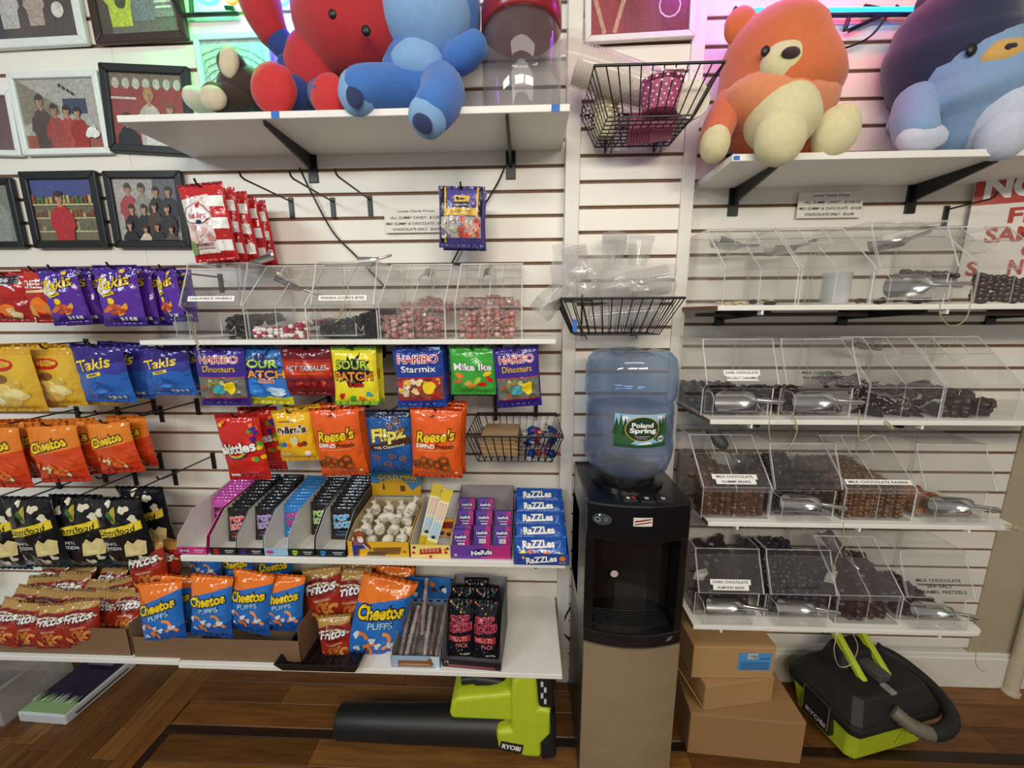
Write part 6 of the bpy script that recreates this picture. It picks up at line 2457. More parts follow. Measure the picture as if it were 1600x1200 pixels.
p.build('badge', lb)['kind'] = 'stuff'
for i in range(4):
    x, y, z = L(847 + 5 * (i % 2), 1072 + 9 * i)
    MB().box(x - .004, .004, z - .008, x + .004, .009, z + .008, SILV).build('battery_mark', lb)

# ================================================================ CASE AND CLEAR BOX UNDER THE SHELF
P = [Zp(30, 1128, 0), Zp(104, 1134, 0), Zp(190, 1062, 0)]
ux = P[1] - P[0]
uy = P[2] - P[1]
ang = math.atan2(ux.y, ux.x)
lw2, ld2 = ux.length, .245
bk = empty('game_case', ((P[0].x + P[1].x) / 2, (P[0].y + P[1].y) / 2, 0), (0, 0, ang))
tag(bk, 'white cased box with a dark purple and green cover on the floor', 'case')
hh_ = .042
mb = MB()
mb.prism([(-lw2 / 2, 0, 0), (lw2 / 2, 0, 0), (lw2 / 2 + .005, ld2, 0), (-lw2 / 2 + .005, ld2, 0)], (0, 0, hh_), mat('#c9cdd2', .4, var=.03))
mb.build('case_body', bk, bev=.006)
p = Print(plane_fn((0, 0, hh_), (1, 0, 0), (0, 1, 0)), maxlen=.5)
p.rect(-lw2 / 2 + .006, .006, lw2 / 2 - .004, ld2 - .004, ink('#241c38'))
p.rect(-lw2 / 2 + .006, .006, lw2 / 2 - .004, .05, ink('#8fae7a'))
rr = random.Random(3)
for i in range(40):
    x = rr.uniform(-lw2 / 2 + .01, lw2 / 2 - .01)
    p.poly([(x - .004, .04), (x + .004, .04), (x + rr.uniform(-.006, .006), .05 + rr.uniform(.008, .03))], ink(rr.choice(['#c9d8c0', '#7fa06a', '#a9c29a'])))
p.rect(-.05, .19, .06, .205, ink('#6a6478'))
p.build('cover_print', bk)['kind'] = 'stuff'
MB().box(lw2 / 2 - .0005, .03, hh_ * .42, lw2 / 2 + .0062, ld2 - .03, hh_ * .52, mat('#22313a', .5)).build('seam', bk)
# clear box at the picture edge
cbm = clear('#f6f7f4', haze=.16, rough=.1)
e = empty('clear_storage_box', (-2.07, -.17, 0))
tag(e, 'hazy clear plastic storage box on the floor at the edge of the photo', 'box')
for nm, a in (('front_panel', (-.16, -.11, 0, .17, -.107, .15)), ('side_panel', (.167, -.11, 0, .17, .11, .15)), ('side_panel', (-.16, -.11, 0, -.157, .11, .15)), ('back_panel', (-.16, .107, 0, .17, .11, .15)), ('base', (-.16, -.11, 0, .17, .11, .003)), ('rim', (-.168, -.118, .146, .178, -.106, .152)), ('rim', (.166, -.118, .146, .178, .118, .152))):
    MB().box(*a, cbm).build(nm, e)
# low post under the shelf end seen in grey at the far edge
o = MB().box(W(8, 1000, .05).x - .02, -.335, ZB + .03, W(8, 1000, .05).x, -.03, ZB + .2, mat('#9aa09c', .5, var=.04)).build('shelf_divider', bev=.002)
tag(o, 'grey upright shelf divider beside the corn chip bags', 'divider')
# ================================================================ FRAMED PHOTOGRAPHS
def framed(label, bl, br, tl=None, h=None, col='#ececea', bw=.02, d=.016, art=None, rough=.4, name='picture_frame'):
    a, b = W(bl[0], bl[1], d), W(br[0], br[1], d)
    w = (b - a).length
    if tl:
        h = W(tl[0], tl[1], d).z - a.z
    roll = -math.atan2(b.z - a.z, b.x - a.x)
    e = empty(name, a, (0, roll, 0))
    tag(e, label, 'picture frame', 'framed photographs on the wall')
    m = mat(col, rough, var=.04)
    t = .016
    for nm, q in (('frame_bottom', [(0, 0), (w, 0), (w - bw, bw), (bw, bw)]), ('frame_top', [(0, h), (w, h), (w - bw, h - bw), (bw, h - bw)]),
                  ('frame_side', [(0, 0), (bw, bw), (bw, h - bw), (0, h)]), ('frame_side', [(w, 0), (w - bw, bw), (w - bw, h - bw), (w, h)])):
        MB().prism([(x, -t * .2, z) for x, z in q], (0, t, 0), m).build(nm, e, bev=.003)
    ph = MB().box(bw * .9, t * .35, bw * .9, w - bw * .9, t * .6, h - bw * .9, mat('#8a7f78', .35)).build('photo', e)
    iw, ih = w - 2 * bw, h - 2 * bw
    pfn = plane_fn((bw, t * .35, bw), (1, 0, 0), (0, 0, 1))
    p = Print(lambda x, y, o_: pfn(max(0, min(iw, x)), max(0, min(ih, y)), o_), maxlen=.6, step=.00012, base=.0003)
    if art:
        art(p, iw, ih)
    pp = p.build('photo_print', ph)
    pp['kind'] = 'stuff'
    MB().box(bw * .9, t * .15, bw * .9, w - bw * .9, t * .2, h - bw * .9, clear('#fbfbfb', haze=.02)).build('glass', e)
    return e


def pink_(c):
    return mat(c, .42, var=.28, scale=140)


def fig(p, x, y, s, shirt, hair, skin='#b98a70', arms=True):
    """little photographed figure: torso, arms, neck, head, hair; y = chin height"""
    sh = pink_(shirt)
    p.poly([(x - .26 * s, y - 1.2 * s), (x + .26 * s, y - 1.2 * s), (x + .30 * s, y - .34 * s), (x + .20 * s, y - .16 * s), (x + .07 * s, y - .06 * s), (x - .07 * s, y - .06 * s), (x - .20 * s, y - .16 * s), (x - .30 * s, y - .34 * s)], sh)
    p.stroke([(x - .27 * s, y - .3 * s), (x - .33 * s, y - .62 * s), (x - .16 * s, y - .82 * s)], .09 * s, sh)
    p.stroke([(x + .27 * s, y - .3 * s), (x + .33 * s, y - .62 * s), (x + .16 * s, y - .82 * s)], .09 * s, sh)
    p.rect(x - .05 * s, y - .12 * s, x + .05 * s, y + .05 * s, pink_(skin))
    p.disc(x, y + .15 * s, .135 * s, .175 * s, pink_(hair), n=14)
    p.disc(x, y + .11 * s, .10 * s, .14 * s, pink_(skin), n=14)
    p.disc(x + .045 * s, y + .10 * s, .05 * s, .12 * s, pink_('#a3765e'), n=10)
    p.disc(x, y + .205 * s, .10 * s, .06 * s, pink_(hair), n=10)


def a1(p, w, h):
    p.rect(0, 0, w, h, pink_('#4a3d38'))
    p.rect(0, 0, w * .3, h * .6, pink_('#2a2c40'))
    fig(p, w * .36, h * .75, h * .5, '#c9c6c0', '#5a3a2a')
    fig(p, w * .62, h * .72, h * .46, '#b9a79a', '#6b452e')
    p.disc(w * .84, h * .36, .02, .022, pink_('#dcd8d0'))


def a2(p, w, h):
    p.rect(0, 0, w, h, pink_('#6f6660'))
    p.rect(0, 0, w * .14, h, pink_('#4a3a30'))
    fig(p, w * .28, h * .85, h * .62, '#c9d838', '#4a3226')
    p.disc(w * .3, h * .42, .018, .018, pink_('#3a4420'))
    fig(p, w * .58, h * .9, h * .62, '#7c828c', '#5a4030')
    fig(p, w * .84, h * .85, h * .55, '#8a8488', '#6a4a36')
    for i in range(3):
        p.rect(w * .74, h * (.3 + .07 * i), w * .95, h * (.33 + .07 * i), pink_('#cfccc8'))


def a4(p, w, h):
    p.rect(0, 0, w, h, pink_('#b9b6ae'))
    p.poly([(0, h * .35), (w * .5, h * .5), (w * .5, h * .62), (0, h)], pink_('#8c8470'))
    p.rect(w * .55, h * .5, w * .85, h * .72, pink_('#2c3a5c'))
    p.rect(0, 0, w, h * .2, pink_('#a34a38'))
    for x, y, s, c in ((.25, .62, .55, '#4a2f28'), (.42, .5, .5, '#a83a2c'), (.58, .48, .46, '#b04030'), (.72, .46, .44, '#9a3028')):
        fig(p, w * x, h * y, h * s, c, '#3a2a22')
    p.blob(w * .88, h * .22, .02, pink_('#e6e4e0'), 3)
    for i in range(4):
        p.disc(w * (.56 + .05 * i), h * (.9 - .04 * i), .004, .005, INK)


def a5(p, w, h):
    p.rect(0, 0, w, h, pink_('#9c2c26'))
    p.rect(0, h * .82, w, h, pink_('#7d6a58'))
    for i in range(7):
        p.disc(w * (.08 + .14 * i), h * .86, .012, .016, pink_('#c9c4ba'))
    p.rect(0, h * .64, w * .35, h * .67, pink_('#d9d0c8'))
    fig(p, w * .52, h * .62, h * .62, '#c9bdb4', '#b8864a')
    fig(p, w * .80, h * .46, h * .5, '#b5a89c', '#7a4a2a')
    fig(p, w * .2, h * .30, h * .5, '#1d1c20', '#4a3226')
    p.rect(w * .45, 0, w * .75, h * .18, pink_('#cfcac6'))


def a6(p, w, h):
    p.rect(0, 0, w, h, pink_('#c4ccca'))
    for i in range(8):
        p.arc(w * .4, -h * .1, h * (.3 + .1 * i), .3, 2.6, .004, pink_('#7f8a8a'), n=8)


def a7(p, w, h):
    p.rect(0, 0, w, h, pink_('#7d8478'))
    fig(p, w * .7, h * .72, h * .6, '#8f9a90', '#5a4436')


def a8(p, w, h):
    p.rect(0, 0, w, h, pink_('#6f6a4a'))
    p.rect(0, h * .72, w, h, pink_('#3a4690'))
    for i in range(3):
        p.rect(0, h * (.14 + .22 * i), w, h * (.165 + .22 * i), pink_('#c9bf8a'))
        rr = random.Random(i)
        for k in range(14):
            p.rect(w * (k / 14), h * (.17 + .22 * i), w * (k / 14 + .05), h * (.17 + .22 * i + rr.uniform(.06, .14)), pink_(rr.choice(['#8a4a2c', '#a88a3a', '#4a6a3a', '#7a3a34', '#b0a070'])))
    fig(p, w * .45, h * .62, h * .62, '#b02a34', '#3a2a24')


def a9(p, w, h):
    p.rect(0, 0, w, h, pink_('#b5b0ac'))
    p.rect(w * .62, h * .6, w, h, pink_('#6a6672'))
    for x, y, s, c in ((.22, .78, .5, '#b02f34'), (.44, .78, .5, '#9a9488'), (.66, .74, .44, '#241f22'), (.86, .74, .44, '#2c2c34'), (.25, .46, .42, '#221f22'), (.45, .46, .42, '#28242a'), (.62, .5, .4, '#4a3430'), (.82, .46, .44, '#2a2326'), (.2, .2, .4, '#1f1d20'), (.45, .14, .34, '#cdb8a8'), (.64, .18, .36, '#2a2628'), (.86, .14, .34, '#5a4a40')):
        fig(p, w * x, h * y, h * s, c, '#3a2820')


def a10(p, w, h):
    p.rect(0, 0, w, h, pink_('#8f2230'))
    fig(p, w * .2, h * .96, h * .95, '#a3202c', '#3a2a24')
    fig(p, w * .55, h * .98, h * .95, '#8a1c28', '#2f2420')
    p.rect(w * .72, 0, w, h, pink_('#7a1c2a'))
    p.stroke([(w * .02, h * .5), (w * .14, h * .02)], .012, pink_('#c99a7e'))
    p.stroke([(w * .36, h * .5), (w * .24, h * .02)], .012, pink_('#c99a7e'))
    p.arc(w * .8, h * .3, .03, 0, 6.28, .004, pink_('#e0c8c4'), n=12)


framed('white framed photo of people in pale clothes at the top corner', (-45, 79), (137, 69), h=.26, col='#e2e4e2', bw=.026, art=a1)
framed('dark brown framed photo with a person in a lime shirt', (150, 69), (293, 60), h=.26, col='#3a211a', bw=.024, art=a2)
framed('white frame cut off at the edge, beside the red-shirt group photo', (-60, 242), (34, 244), h=.20, col='#e6e8e6', bw=.018, art=lambda p, w, h: p.rect(0, 0, w, h, ink('#6a4a48', .4)))
framed('white framed photo of a group in red shirts', (37, 243), (174, 240), (9, 113), col='#e6e8e6', bw=.02, art=a4)
framed('black framed photo of smiling people, overlapped by the shelf', (170, 236), (304, 243), (151, 97), col='#17171a', bw=.024, art=a5)
framed('silver framed photo behind the brown plush toy', (318, 176), (432, 172), (305, 53), col='#c9ced4', bw=.018, d=.02, art=a6)
framed('black frame cut off at the edge of the snack wall', (-55, 388), (40, 387), h=.228, col='#141416', bw=.022, art=a7)
framed('black framed photo of a person in a red sweater before shelves', (54, 388), (170, 387), (22, 268), col='#141416', bw=.026, d=.018, art=a8)
framed('black framed team photo beside the peppermint bags', (180, 387), (298, 387), (153, 267), col='#141416', bw=.024, d=.02, art=a9)
framed('white framed photo of red jerseys above the wire basket', (914, 67), (1086, 57), h=.26, col='#e6e2dc', bw=.018, d=.062, art=a10)

# ================================================================ NEON SIGNS
def glow(col, s):
    return mat(col, .3, var=0, emit=s)


def neon(label, bars, tubes, d, cat='neon sign'):
    a = W(bars[0][0][0], bars[0][0][1], .02)
    e = empty('neon_sign', a)
    tag(e, label, cat)
    off = Vector(a)
    for b in bars:
        MB().tube([W(x, y, .02) - off for x, y in b], .006, BLACK, n=6).build('frame_bar', e)
    for pts, col, s in tubes:
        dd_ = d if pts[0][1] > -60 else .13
        MB().tube([q - off for q in catmull([W(x, y, dd_) for x, y in pts], 5)], .0055, glow(col, s), n=8).build('glass_tube', e, smooth=60)
    return e


neon('neon sign with green, orange and blue tubes above the brown plush toy', [[(286, 24), (372, 21)], [(287, 24), (262, -12)], [(300, 24), (296, -40)], [(352, 12), (366, 13)]],
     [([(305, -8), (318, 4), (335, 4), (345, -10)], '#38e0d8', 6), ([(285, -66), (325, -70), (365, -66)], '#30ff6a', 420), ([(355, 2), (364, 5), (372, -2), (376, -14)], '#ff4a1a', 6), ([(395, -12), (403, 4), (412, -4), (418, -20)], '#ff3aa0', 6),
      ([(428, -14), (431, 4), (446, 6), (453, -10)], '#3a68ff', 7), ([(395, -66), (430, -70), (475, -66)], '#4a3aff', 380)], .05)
neon('neon sign with a long blue tube behind the orange plush toy', [[(1168, 26), (1450, 22)], [(1137, 34), (1150, 12)], [(1350, 10), (1396, 18)], [(1320, 48), (1326, 28)], [(1326, 48), (1390, 18)]],
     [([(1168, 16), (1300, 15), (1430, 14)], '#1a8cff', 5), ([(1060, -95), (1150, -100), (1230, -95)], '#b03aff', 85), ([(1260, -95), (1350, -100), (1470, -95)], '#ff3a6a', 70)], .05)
for pts, lab in (([(1390, 20), (1362, 55), (1330, 72), (1300, 78)], 'thin black lamp cord below the blue neon tube'), ([(1400, 8), (1420, 20), (1440, 4)], 'short black lamp cord at the end of the blue neon tube')):
    o = MB().tube(catmull([W(x, y, .02) for x, y in pts], 6), .003, BLACK, n=6).build('lamp_cable', smooth=60)
    tag(o, lab, 'cord', 'black cords of the neon sign')
for pts, lab in (([(468, 262), (486, 300), (520, 362), (556, 400), (600, 447)], 'black cable running down the wall to the licorice bins'), ([(788, 262), (778, 285), (757, 320), (735, 352), (716, 392), (703, 417)], 'black cable running down the wall behind the purple candy ball bag'), ([(790, 170), (793, 200), (796, 240)], None)):
    if lab is None:
        continue
    o = MB().tube(catmull([W(x, y, .012) for x, y in pts], 6), .0028, BLACK, n=6).build('power_cable', smooth=60)
    tag(o, lab, 'cable', 'black cables on the wall')

# ================================================================ CARDS AND SIGNS
def price_card(label, x0, y0, x1, y1, roll=0.0):
    d = .012
    a, b = W(x0, y1, d), W(x1, y0, d)
    w, h = b.x - a.x, b.z - a.z
    e = MB().box(0, 0, 0, w, .001, h, mat('#e9e5dc', .5, var=.02)).build('price_card', None, a, (0, roll, 0))
    tag(e, label, 'card', 'loose candy price cards')
    p = Print(plane_fn((w / 2, 0, 0), (1, 0, 0), (0, 0, 1)), maxlen=.5)
    p.text('Loose Candy Prices', 0, h * .86, w * .56, INK, h=h * .11, bold=.012)
    p.text('\u2022ALL GUMMY CANDY - $12.00 LB', .02 * w, h * .60, w * .86, INK, h=h * .12, bold=.006)
    p.text('\u2022MIX GUMMY & CHOCOLATE - $14.00', 0, h * .36, w * .97, INK, h=h * .12, bold=.006)
    p.text('\u2022CHOCOLATE ONLY - $16.00', 0, h * .13, w * .76, INK, h=h * .12, bold=.006)
    p.build('lettering', e)['kind'] = 'stuff'


price_card('white price card behind the purple candy ball bag', 602, 324, 700, 364)
price_card('white price card under the top plush shelf', 1244, 299, 1351, 341)
pa = W(1502, 404, .02)
sg = empty('warning_sign', pa, (0, 0, -.32))
tag(sg, 'red and white sign forbidding free samples at the wall end', 'sign')
sw, sh = .34, .33
zb_ = W(1502, 440, .02).z - pa.z
MB().box(0, 0, zb_, sw, .003, zb_ + sh, mat('#e6e0d8', .45, var=.02)).build('board', sg)
p = Print(plane_fn((0, 0, zb_), (1, 0, 0), (0, 0, 1)), maxlen=.5)
p.rect(0, sh * .70, sw, sh, ink('#b53a2e'))
p.text('NO', .09, sh * .85, .135, WHT, h=.068, bold=.05)
p.text('FREE', .165, sh * .59, .15, ink('#b53a2e'), h=.045, bold=.03)
p.text('SAMPLES', .165, sh * .42, .24, ink('#b53a2e'), h=.045, bold=.03)
p.text('OR', .165, sh * .27, .06, ink('#b53a2e'), h=.035, bold=.03)
p.text('S', .03, sh * .12, .028, ink('#b53a2e'), h=.045, bold=.03)
p.text('N', .13, sh * .12, .032, ink('#b53a2e'), h=.045, bold=.03)
p.build('lettering', sg)['kind'] = 'stuff'
pb = W(1578, 118, .012)
o = MB().box(0, 0, 0, .35, .004, .5, mat('#6b3f26', .5, var=.05)).build('brown_poster', None, pb)
tag(o, 'brown poster with white lettering at the top corner', 'poster')
p = Print(plane_fn((0, 0, 0), (1, 0, 0), (0, 0, 1)), maxlen=.5)
p.arc(.08, .17, .05, 1.8, 4.5, .018, WHT)
p.rect(0, .02, .014, .48, ink('#cfc6ba'))
p.build('lettering', o)['kind'] = 'stuff'

# ================================================================ WIRE BASKETS
def basket(label, x0, x1, zr_, d0, d1, zb__, inset, nx, ny, nz, wire=.0018, legs=True):
    e = empty('wire_basket', ((x0 + x1) / 2, 0, zr_))
    tag(e, label, 'basket', 'black wire baskets')
    c = (x0 + x1) / 2
    hw_ = (x1 - x0) / 2
    T = [(-hw_, -d0, 0), (hw_, -d0, 0), (hw_, -d1, 0), (-hw_, -d1, 0)]
    zb2 = zb__ - zr_
    bx_ = hw_ - inset
    B = [(-bx_, -d0 - .012, zb2), (bx_, -d0 - .012, zb2), (bx_, -d1 + inset, zb2), (-bx_, -d1 + inset, zb2)]
    MB().tube(T, .0036, WIRE, n=8, closed=True).build('rim', e, smooth=60)
    MB().tube(B, wire * 1.3, WIRE, n=6, closed=True).build('base_ring', e, smooth=60)
    V3 = lambda q: Vector(q)
    for i in range(nx + 1):
        t = i / nx
        a, b, c_, d_ = V3(T[3]).lerp(V3(T[2]), t), V3(B[3]).lerp(V3(B[2]), t), V3(B[0]).lerp(V3(B[1]), t), V3(T[0]).lerp(V3(T[1]), t)
        MB().tube([a, b, c_, d_], wire, WIRE, n=5).build('wire', e)
    for i in range(ny + 1):
        t = i / ny
        a, b, c_, d_ = V3(T[0]).lerp(V3(T[3]), t), V3(B[0]).lerp(V3(B[3]), t), V3(B[1]).lerp(V3(B[2]), t), V3(T[1]).lerp(V3(T[2]), t)
        MB().tube([a, b, c_, d_], wire, WIRE, n=5).build('wire', e)
    for k in range(1, nz):
        t = k / nz
        MB().tube([V3(B[i]).lerp(V3(T[i]), t) for i in range(4)], wire, WIRE, n=5, closed=True).build('wire', e, smooth=60)
    if legs:
        for s in (-.5, .45):
            MB().tube([(s * hw_, -.045, .02), (s * hw_, -.05, zb2 - .012), (s * hw_, -d1 * .5, zb2 - .006), (s * hw_ + .02, -.045, zb2 - .02)], .003, WIRE, n=6).build('hanger', e)
    return e


basket('black wire basket of paper cup stacks above the water jug', .165, .478, 2.066, .052, .292, 1.972, .045, 11, 8, 1)
basket('black wire basket full of bagged plastic cups, just above the water jug', .098, .448, 1.513, .055, .235, 1.408, .05, 12, 6, 1)
basket('small black wire basket with paper bags and foil candy', -.176, .108, 1.118, .02, .288, 1.030, .03, 11, 7, 1, legs=False)
for px in (774, 838):
    q = W(px, 632, .012)
    o = MB().box(q.x - .006, -.012, q.z - .06, q.x + .006, .0, q.z + .06, BLACK).build('basket_hanger', bev=.001)
    tag(o, 'black upright strap holding the small wire basket, %s of two' % ('left' if px == 774 else 'right'), 'strap', 'straps of the small wire basket')
o = MB().cbox((0, 0, 0), (.012, .0015, .036), mat('#2d6fc4', .6, var=.1)).build('painter_tape', None, W(898, 509, .236) + Vector((0, -.004, 0)), (0, 0, 0))
tag(o, 'strip of blue tape on the bagged cup basket', 'tape', 'scraps of blue tape')


# ---- cups
def cup_stack(label, name, base, axis, n, r0, r1, step, m, rimm, cat='cups', dot=None, cupl=.085):
    """n nested cups; every rim shows"""
    e = empty(name, base)
    tag(e, label, cat)
    q = Vector(axis).normalized()
    e.rotation_mode = 'QUATERNION'
    e.rotation_quaternion = Vector((0, 0, 1)).rotation_difference(q)
    mb = MB()
    mb.lathe([(r0, 0), (r1, cupl), (r1 + .0022, cupl), (r1 + .0022, cupl + .003), (r1, cupl + .003)], m, n=24, cap1=True)
    me = mb.mesh('cup', smooth=40)
    mb2 = MB()
    mb2.lathe([(r1 - .0015, 0), (r1 - .0003, step - .003), (r1 + .002, step - .003), (r1 + .002, step), (r1 - .001, step)], m, n=24, cap0=False, cap1=True)
    me2 = mb2.mesh('cup_rim', smooth=40)
    link(me, 'cup', e)
    for i in range(n):
        link(me2, 'cup_rim', e, (0, 0, cupl + .003 + step * i))
    if dot:
        p = Print(lambda x, y, o_: Vector(((lerp(r0, r1, y / cupl) + o_) * math.cos(x), (lerp(r0, r1, y / cupl) + o_) * math.sin(x), y)), maxlen=.25, base=.0006)
        for j in range(8):
            for i in range(22):
                a = 2 * PI * (i + (.5 if j % 2 else 0)) / 22
                y = .006 + j * cupl / 8.2
                rr_ = .0022
                p.tris([(a, y)] + [(a + rr_ / r1 * math.cos(k * PI / 3), y + rr_ * math.sin(k * PI / 3)) for k in range(6)], [(0, k + 1, (k + 1) % 6 + 1) for k in range(6)], dot)
        p.build('polka_dots', e)['kind'] = 'stuff'
    return e


cupw = mat('#ded8cc', .5, var=.03)
pinkc = mat('#c05a86', .45, var=.04)
A = W(885, 95, .16)
B = W(1040, 150, .17)
cup_stack('long stack of white paper cups in a clear sleeve poking out of the basket', 'paper_cup_stack', B, (A - B), 20, .034, .045, .0085, cupw, cupw)
mb = MB()
ax = (A - B)
q = [B + ax * t for t in (-.1, .2, .6, 1.0, 1.12, 1.2)]
mb.tube(q, [.046, .051, .052, .051, .034, .012], clear('#fbf3f2', haze=.16, rough=.12), n=18)
o = mb.build('plastic_sleeve', smooth=70)
tag(o, 'crinkled clear sleeve around the long cup stack', 'sleeve')
cup_stack('pink polka-dot paper cup standing in the high basket', 'polka_dot_cup', W(1030, 176, .2), (.0, -.1, 1), 1, .043, .053, .006, pinkc, pinkc, cat='cup', dot=WHT, cupl=.062)
cup_stack('white paper cup lying mouth-out in the high basket', 'paper_cup', W(1062, 180, .12), (.0, -1, .0), 1, .034, .045, .006, mat('#e2d9c8', .5), cupw, cat='cup', cupl=.075)
cup_stack('white dotted cup stack at the left of the high basket', 'dotted_cup_stack', W(943, 215, .10), (.05, -.15, 1), 5, .026, .034, .009, mat('#d6cba8', .5), cupw, cat='cups', dot=mat('#f2ead0', .5), cupl=.06)
cup_stack('pink dotted cup stack lying at the bottom of the high basket', 'polka_dot_cup_stack', W(1050, 198, .16), (-.95, .1, .0), 7, .030, .037, .008, mat('#9a4a6a', .5), pinkc, cat='cups', cupl=.06)

# plastic cups in bags (middle basket)
pc = clear('#f6f6f6', haze=.12, rough=.08)
rr = random.Random(5)
for i, (px, py, d, ax_, n_, s_) in enumerate(((935, 455, .14, (1, -.1, .16), 13, 1.0), (920, 495, .16, (1, .0, .06), 14, .95), (905, 440, .12, (-.2, 0, 1), 3, .9), (955, 420, .10, (.1, .1, 1), 3, .9), (995, 415, .11, (.1, -.1, 1), 1, .9), (880, 445, .15, (-.5, -.1, -.6), 4, .9))):
    e = cup_stack('clear plastic cup stack, %s' % ['long one lying on top of the bagged cups', 'long one lying at the bottom of the middle basket', 'short one standing inside the bag', 'short one standing behind the long stack', 'single cup standing free of the bag', 'short one hanging over the basket side'][i], 'plastic_cup_stack', W(px, py, d), ax_, n_, .03, .042, .009, pc, pc)
    e.scale = (s_, s_, s_)
# loose bag film over them: crumpled sheet with thickness
def crumple(name, label, pts_px, d0, amp, m, seed, cat='bag'):
    mb = MB()
    n = 26
    x0, y0, x1, y1 = pts_px
    g = []
    for side in (0, 1):
        for j in range(n + 1):
            row = []
            for i in range(n + 1):
                u, v = i / n, j / n
                ed = 1 + .12 * noise.noise(Vector((u * 3 + seed, v * 3, 1)))
                px_, py_ = lerp(x0, x1, .5 + (u - .5) * ed), lerp(y1, y0, .5 + (v - .5) * ed)
                fl = noise.noise(Vector((u * 5 + seed, v * 4, 2))) + .6 * abs(noise.noise(Vector((u * 11, v * 9 + seed, 4))))
                dome = math.sin(PI * u) ** .5 * math.sin(PI * min(1, v * .9 + .1)) ** .5
                q_ = W(px_, py_, d0 + amp * dome + .02 * fl * dome)
                row.append(mb.av(q_ + Vector((0, .0006 * side, 0))))
            g.append(row)
    k = n + 1
    for side in (0, 1):
        for j in range(n):
            for i in range(n):
                a_, b_ = g[side * k + j], g[side * k + j + 1]
                qd = (a_[i], a_[i + 1], b_[i + 1], b_[i])
                mb.face(qd if not side else qd[::-1], m)
    o_ = mb.build(name, smooth=35)
    tag(o_, label, cat)
    return o_


filmm = clear('#fbfafa', haze=.14, rough=.1, ior=1.6)
crumple('plastic_bag', 'crumpled clear plastic bag around the cups in the middle basket', (862, 382, 962, 470), .13, .09, filmm, 3)
crumple('plastic_bag', 'clear plastic bag wrapped over the long cup stack', (925, 412, 1056, 472), .15, .07, filmm, 8)

# paper bags and foil candy (small basket)
for i in range(12):
    o = MB().box(-.058, -.075, 0, .058, .075, .0045, mat(['#a5865e', '#97784f', '#b0916a'][i % 3], .75, var=.05, bump=.1)).build('paper_bag', None, (-.085 + rr.uniform(-.004, .004), -.15, 1.034 + i * .0052), (0, 0, rr.uniform(-.04, .04)), bev=.0015, seg=1)
    tag(o, 'flat brown paper bag, %s in the basket stack' % ['lowest', 'second', 'third', 'fourth', 'fifth', 'sixth', 'seventh', 'eighth', 'ninth', 'tenth', 'eleventh', 'topmost'][i], 'paper bag', 'flat brown paper bags')
foil = [mat('#2a4a9c', .2, metal=.5, var=.1), mat('#9c3a44', .25, metal=.4, var=.1), mat('#d9d6d4', .2, metal=.5), mat('#24386e', .25, metal=.4)]
for i in range(16):
    mb = MB()
    m = foil[i % 4]
    mb.ell((0, 0, 0), (.017, .012, .010), m, 9, 6, p=.7, amp=.4, seed=i)
    for s in (-1, 1):
        mb.prism([(s * .015, -.003, 0), (s * .030, -.010, .004), (s * .031, .0, -.002), (s * .030, .010, .004), (s * .015, .003, 0)], (0, 0, .0012), foil[(i + 2) % 4])
    o = mb.build('foil_candy', None, (.015 + .022 * (i % 4) + rr.uniform(-.006, .006), -.22 + .035 * ((i // 4) % 2) + rr.uniform(-.006, .006), 1.045 + .020 * (i // 4) + rr.uniform(-.003, .003)), (rr.uniform(-.6, .6), rr.uniform(-.6, .6), rr.uniform(0, 6)), smooth=40)
    tag(o, '%s foil candy twist, %s layer in the small wire basket' % (['bright blue', 'dark red', 'silver', 'navy'][i % 4], ['lowest', 'second', 'third', 'top'][i // 4]), 'candy', 'foil candies in the small basket')
crumple('plastic_bag', 'thin clear bag slumped behind the foil candy', (812, 652, 872, 715), .10, .08, filmm, 12)

# ================================================================ CLEAR JAR
jx_, jr = W(815, 80, .125).x, .112
e = empty('candy_jar', (jx_, -.125, ZT + .018))
tag(e, 'big empty clear jar with a red lid on the long top shelf', 'jar')
jarm = clear('#f5f5f6', haze=.03, rough=.03, ior=1.55)
MB().lathe([(jr * .94, 0), (jr, .012), (jr, .20), (jr * .97, .222), (jr * .90, .238), (jr * .88, .245)], jarm, n=40, cap1=False).build('glass_body', e, smooth=40)
MB().lathe([(jr * .86, .008), (jr * .965, .016), (jr * .965, .20), (jr * .93, .222), (jr * .86, .240)], jarm, n=40, cap1=False).build('glass_inside', e, smooth=40)
MB().lathe([(jr * .97, .236), (jr * 1.0, .240), (jr * 1.0, .285), (jr * .9, .30), (.03, .312)], mat('#8f1420', .3, var=.05, coat=.3), n=40).build('lid', e, smooth=40)

# ================================================================ PLUSH TOYS (plain, generic)
def fab(c):
    return mat(c, .85, var=.05, scale=60, bump=.25, bscale=900, sheen=.3)


def limb(path, rad, m, n=18, k=5):
    P_ = catmull(path, k)
    R_ = [v.x for v in catmull([(r, 0, 0) for r in rad], k)]
    pts, rs = [], []
    t0, t1 = (P_[0] - P_[1]).normalized(), (P_[-1] - P_[-2]).normalized()
    for a in (80, 60, 40, 20):
        pts.append(P_[0] + t0 * R_[0] * math.sin(math.radians(a)) * .9)
        rs.append(R_[0] * math.cos(math.radians(a)))
    pts += P_
    rs += R_
    for a in (20, 40, 60, 80):
        pts.append(P_[-1] + t1 * R_[-1] * math.sin(math.radians(a)) * .9)
        rs.append(R_[-1] * math.cos(math.radians(a)))
    return MB().tube(pts, rs, m, n=n)


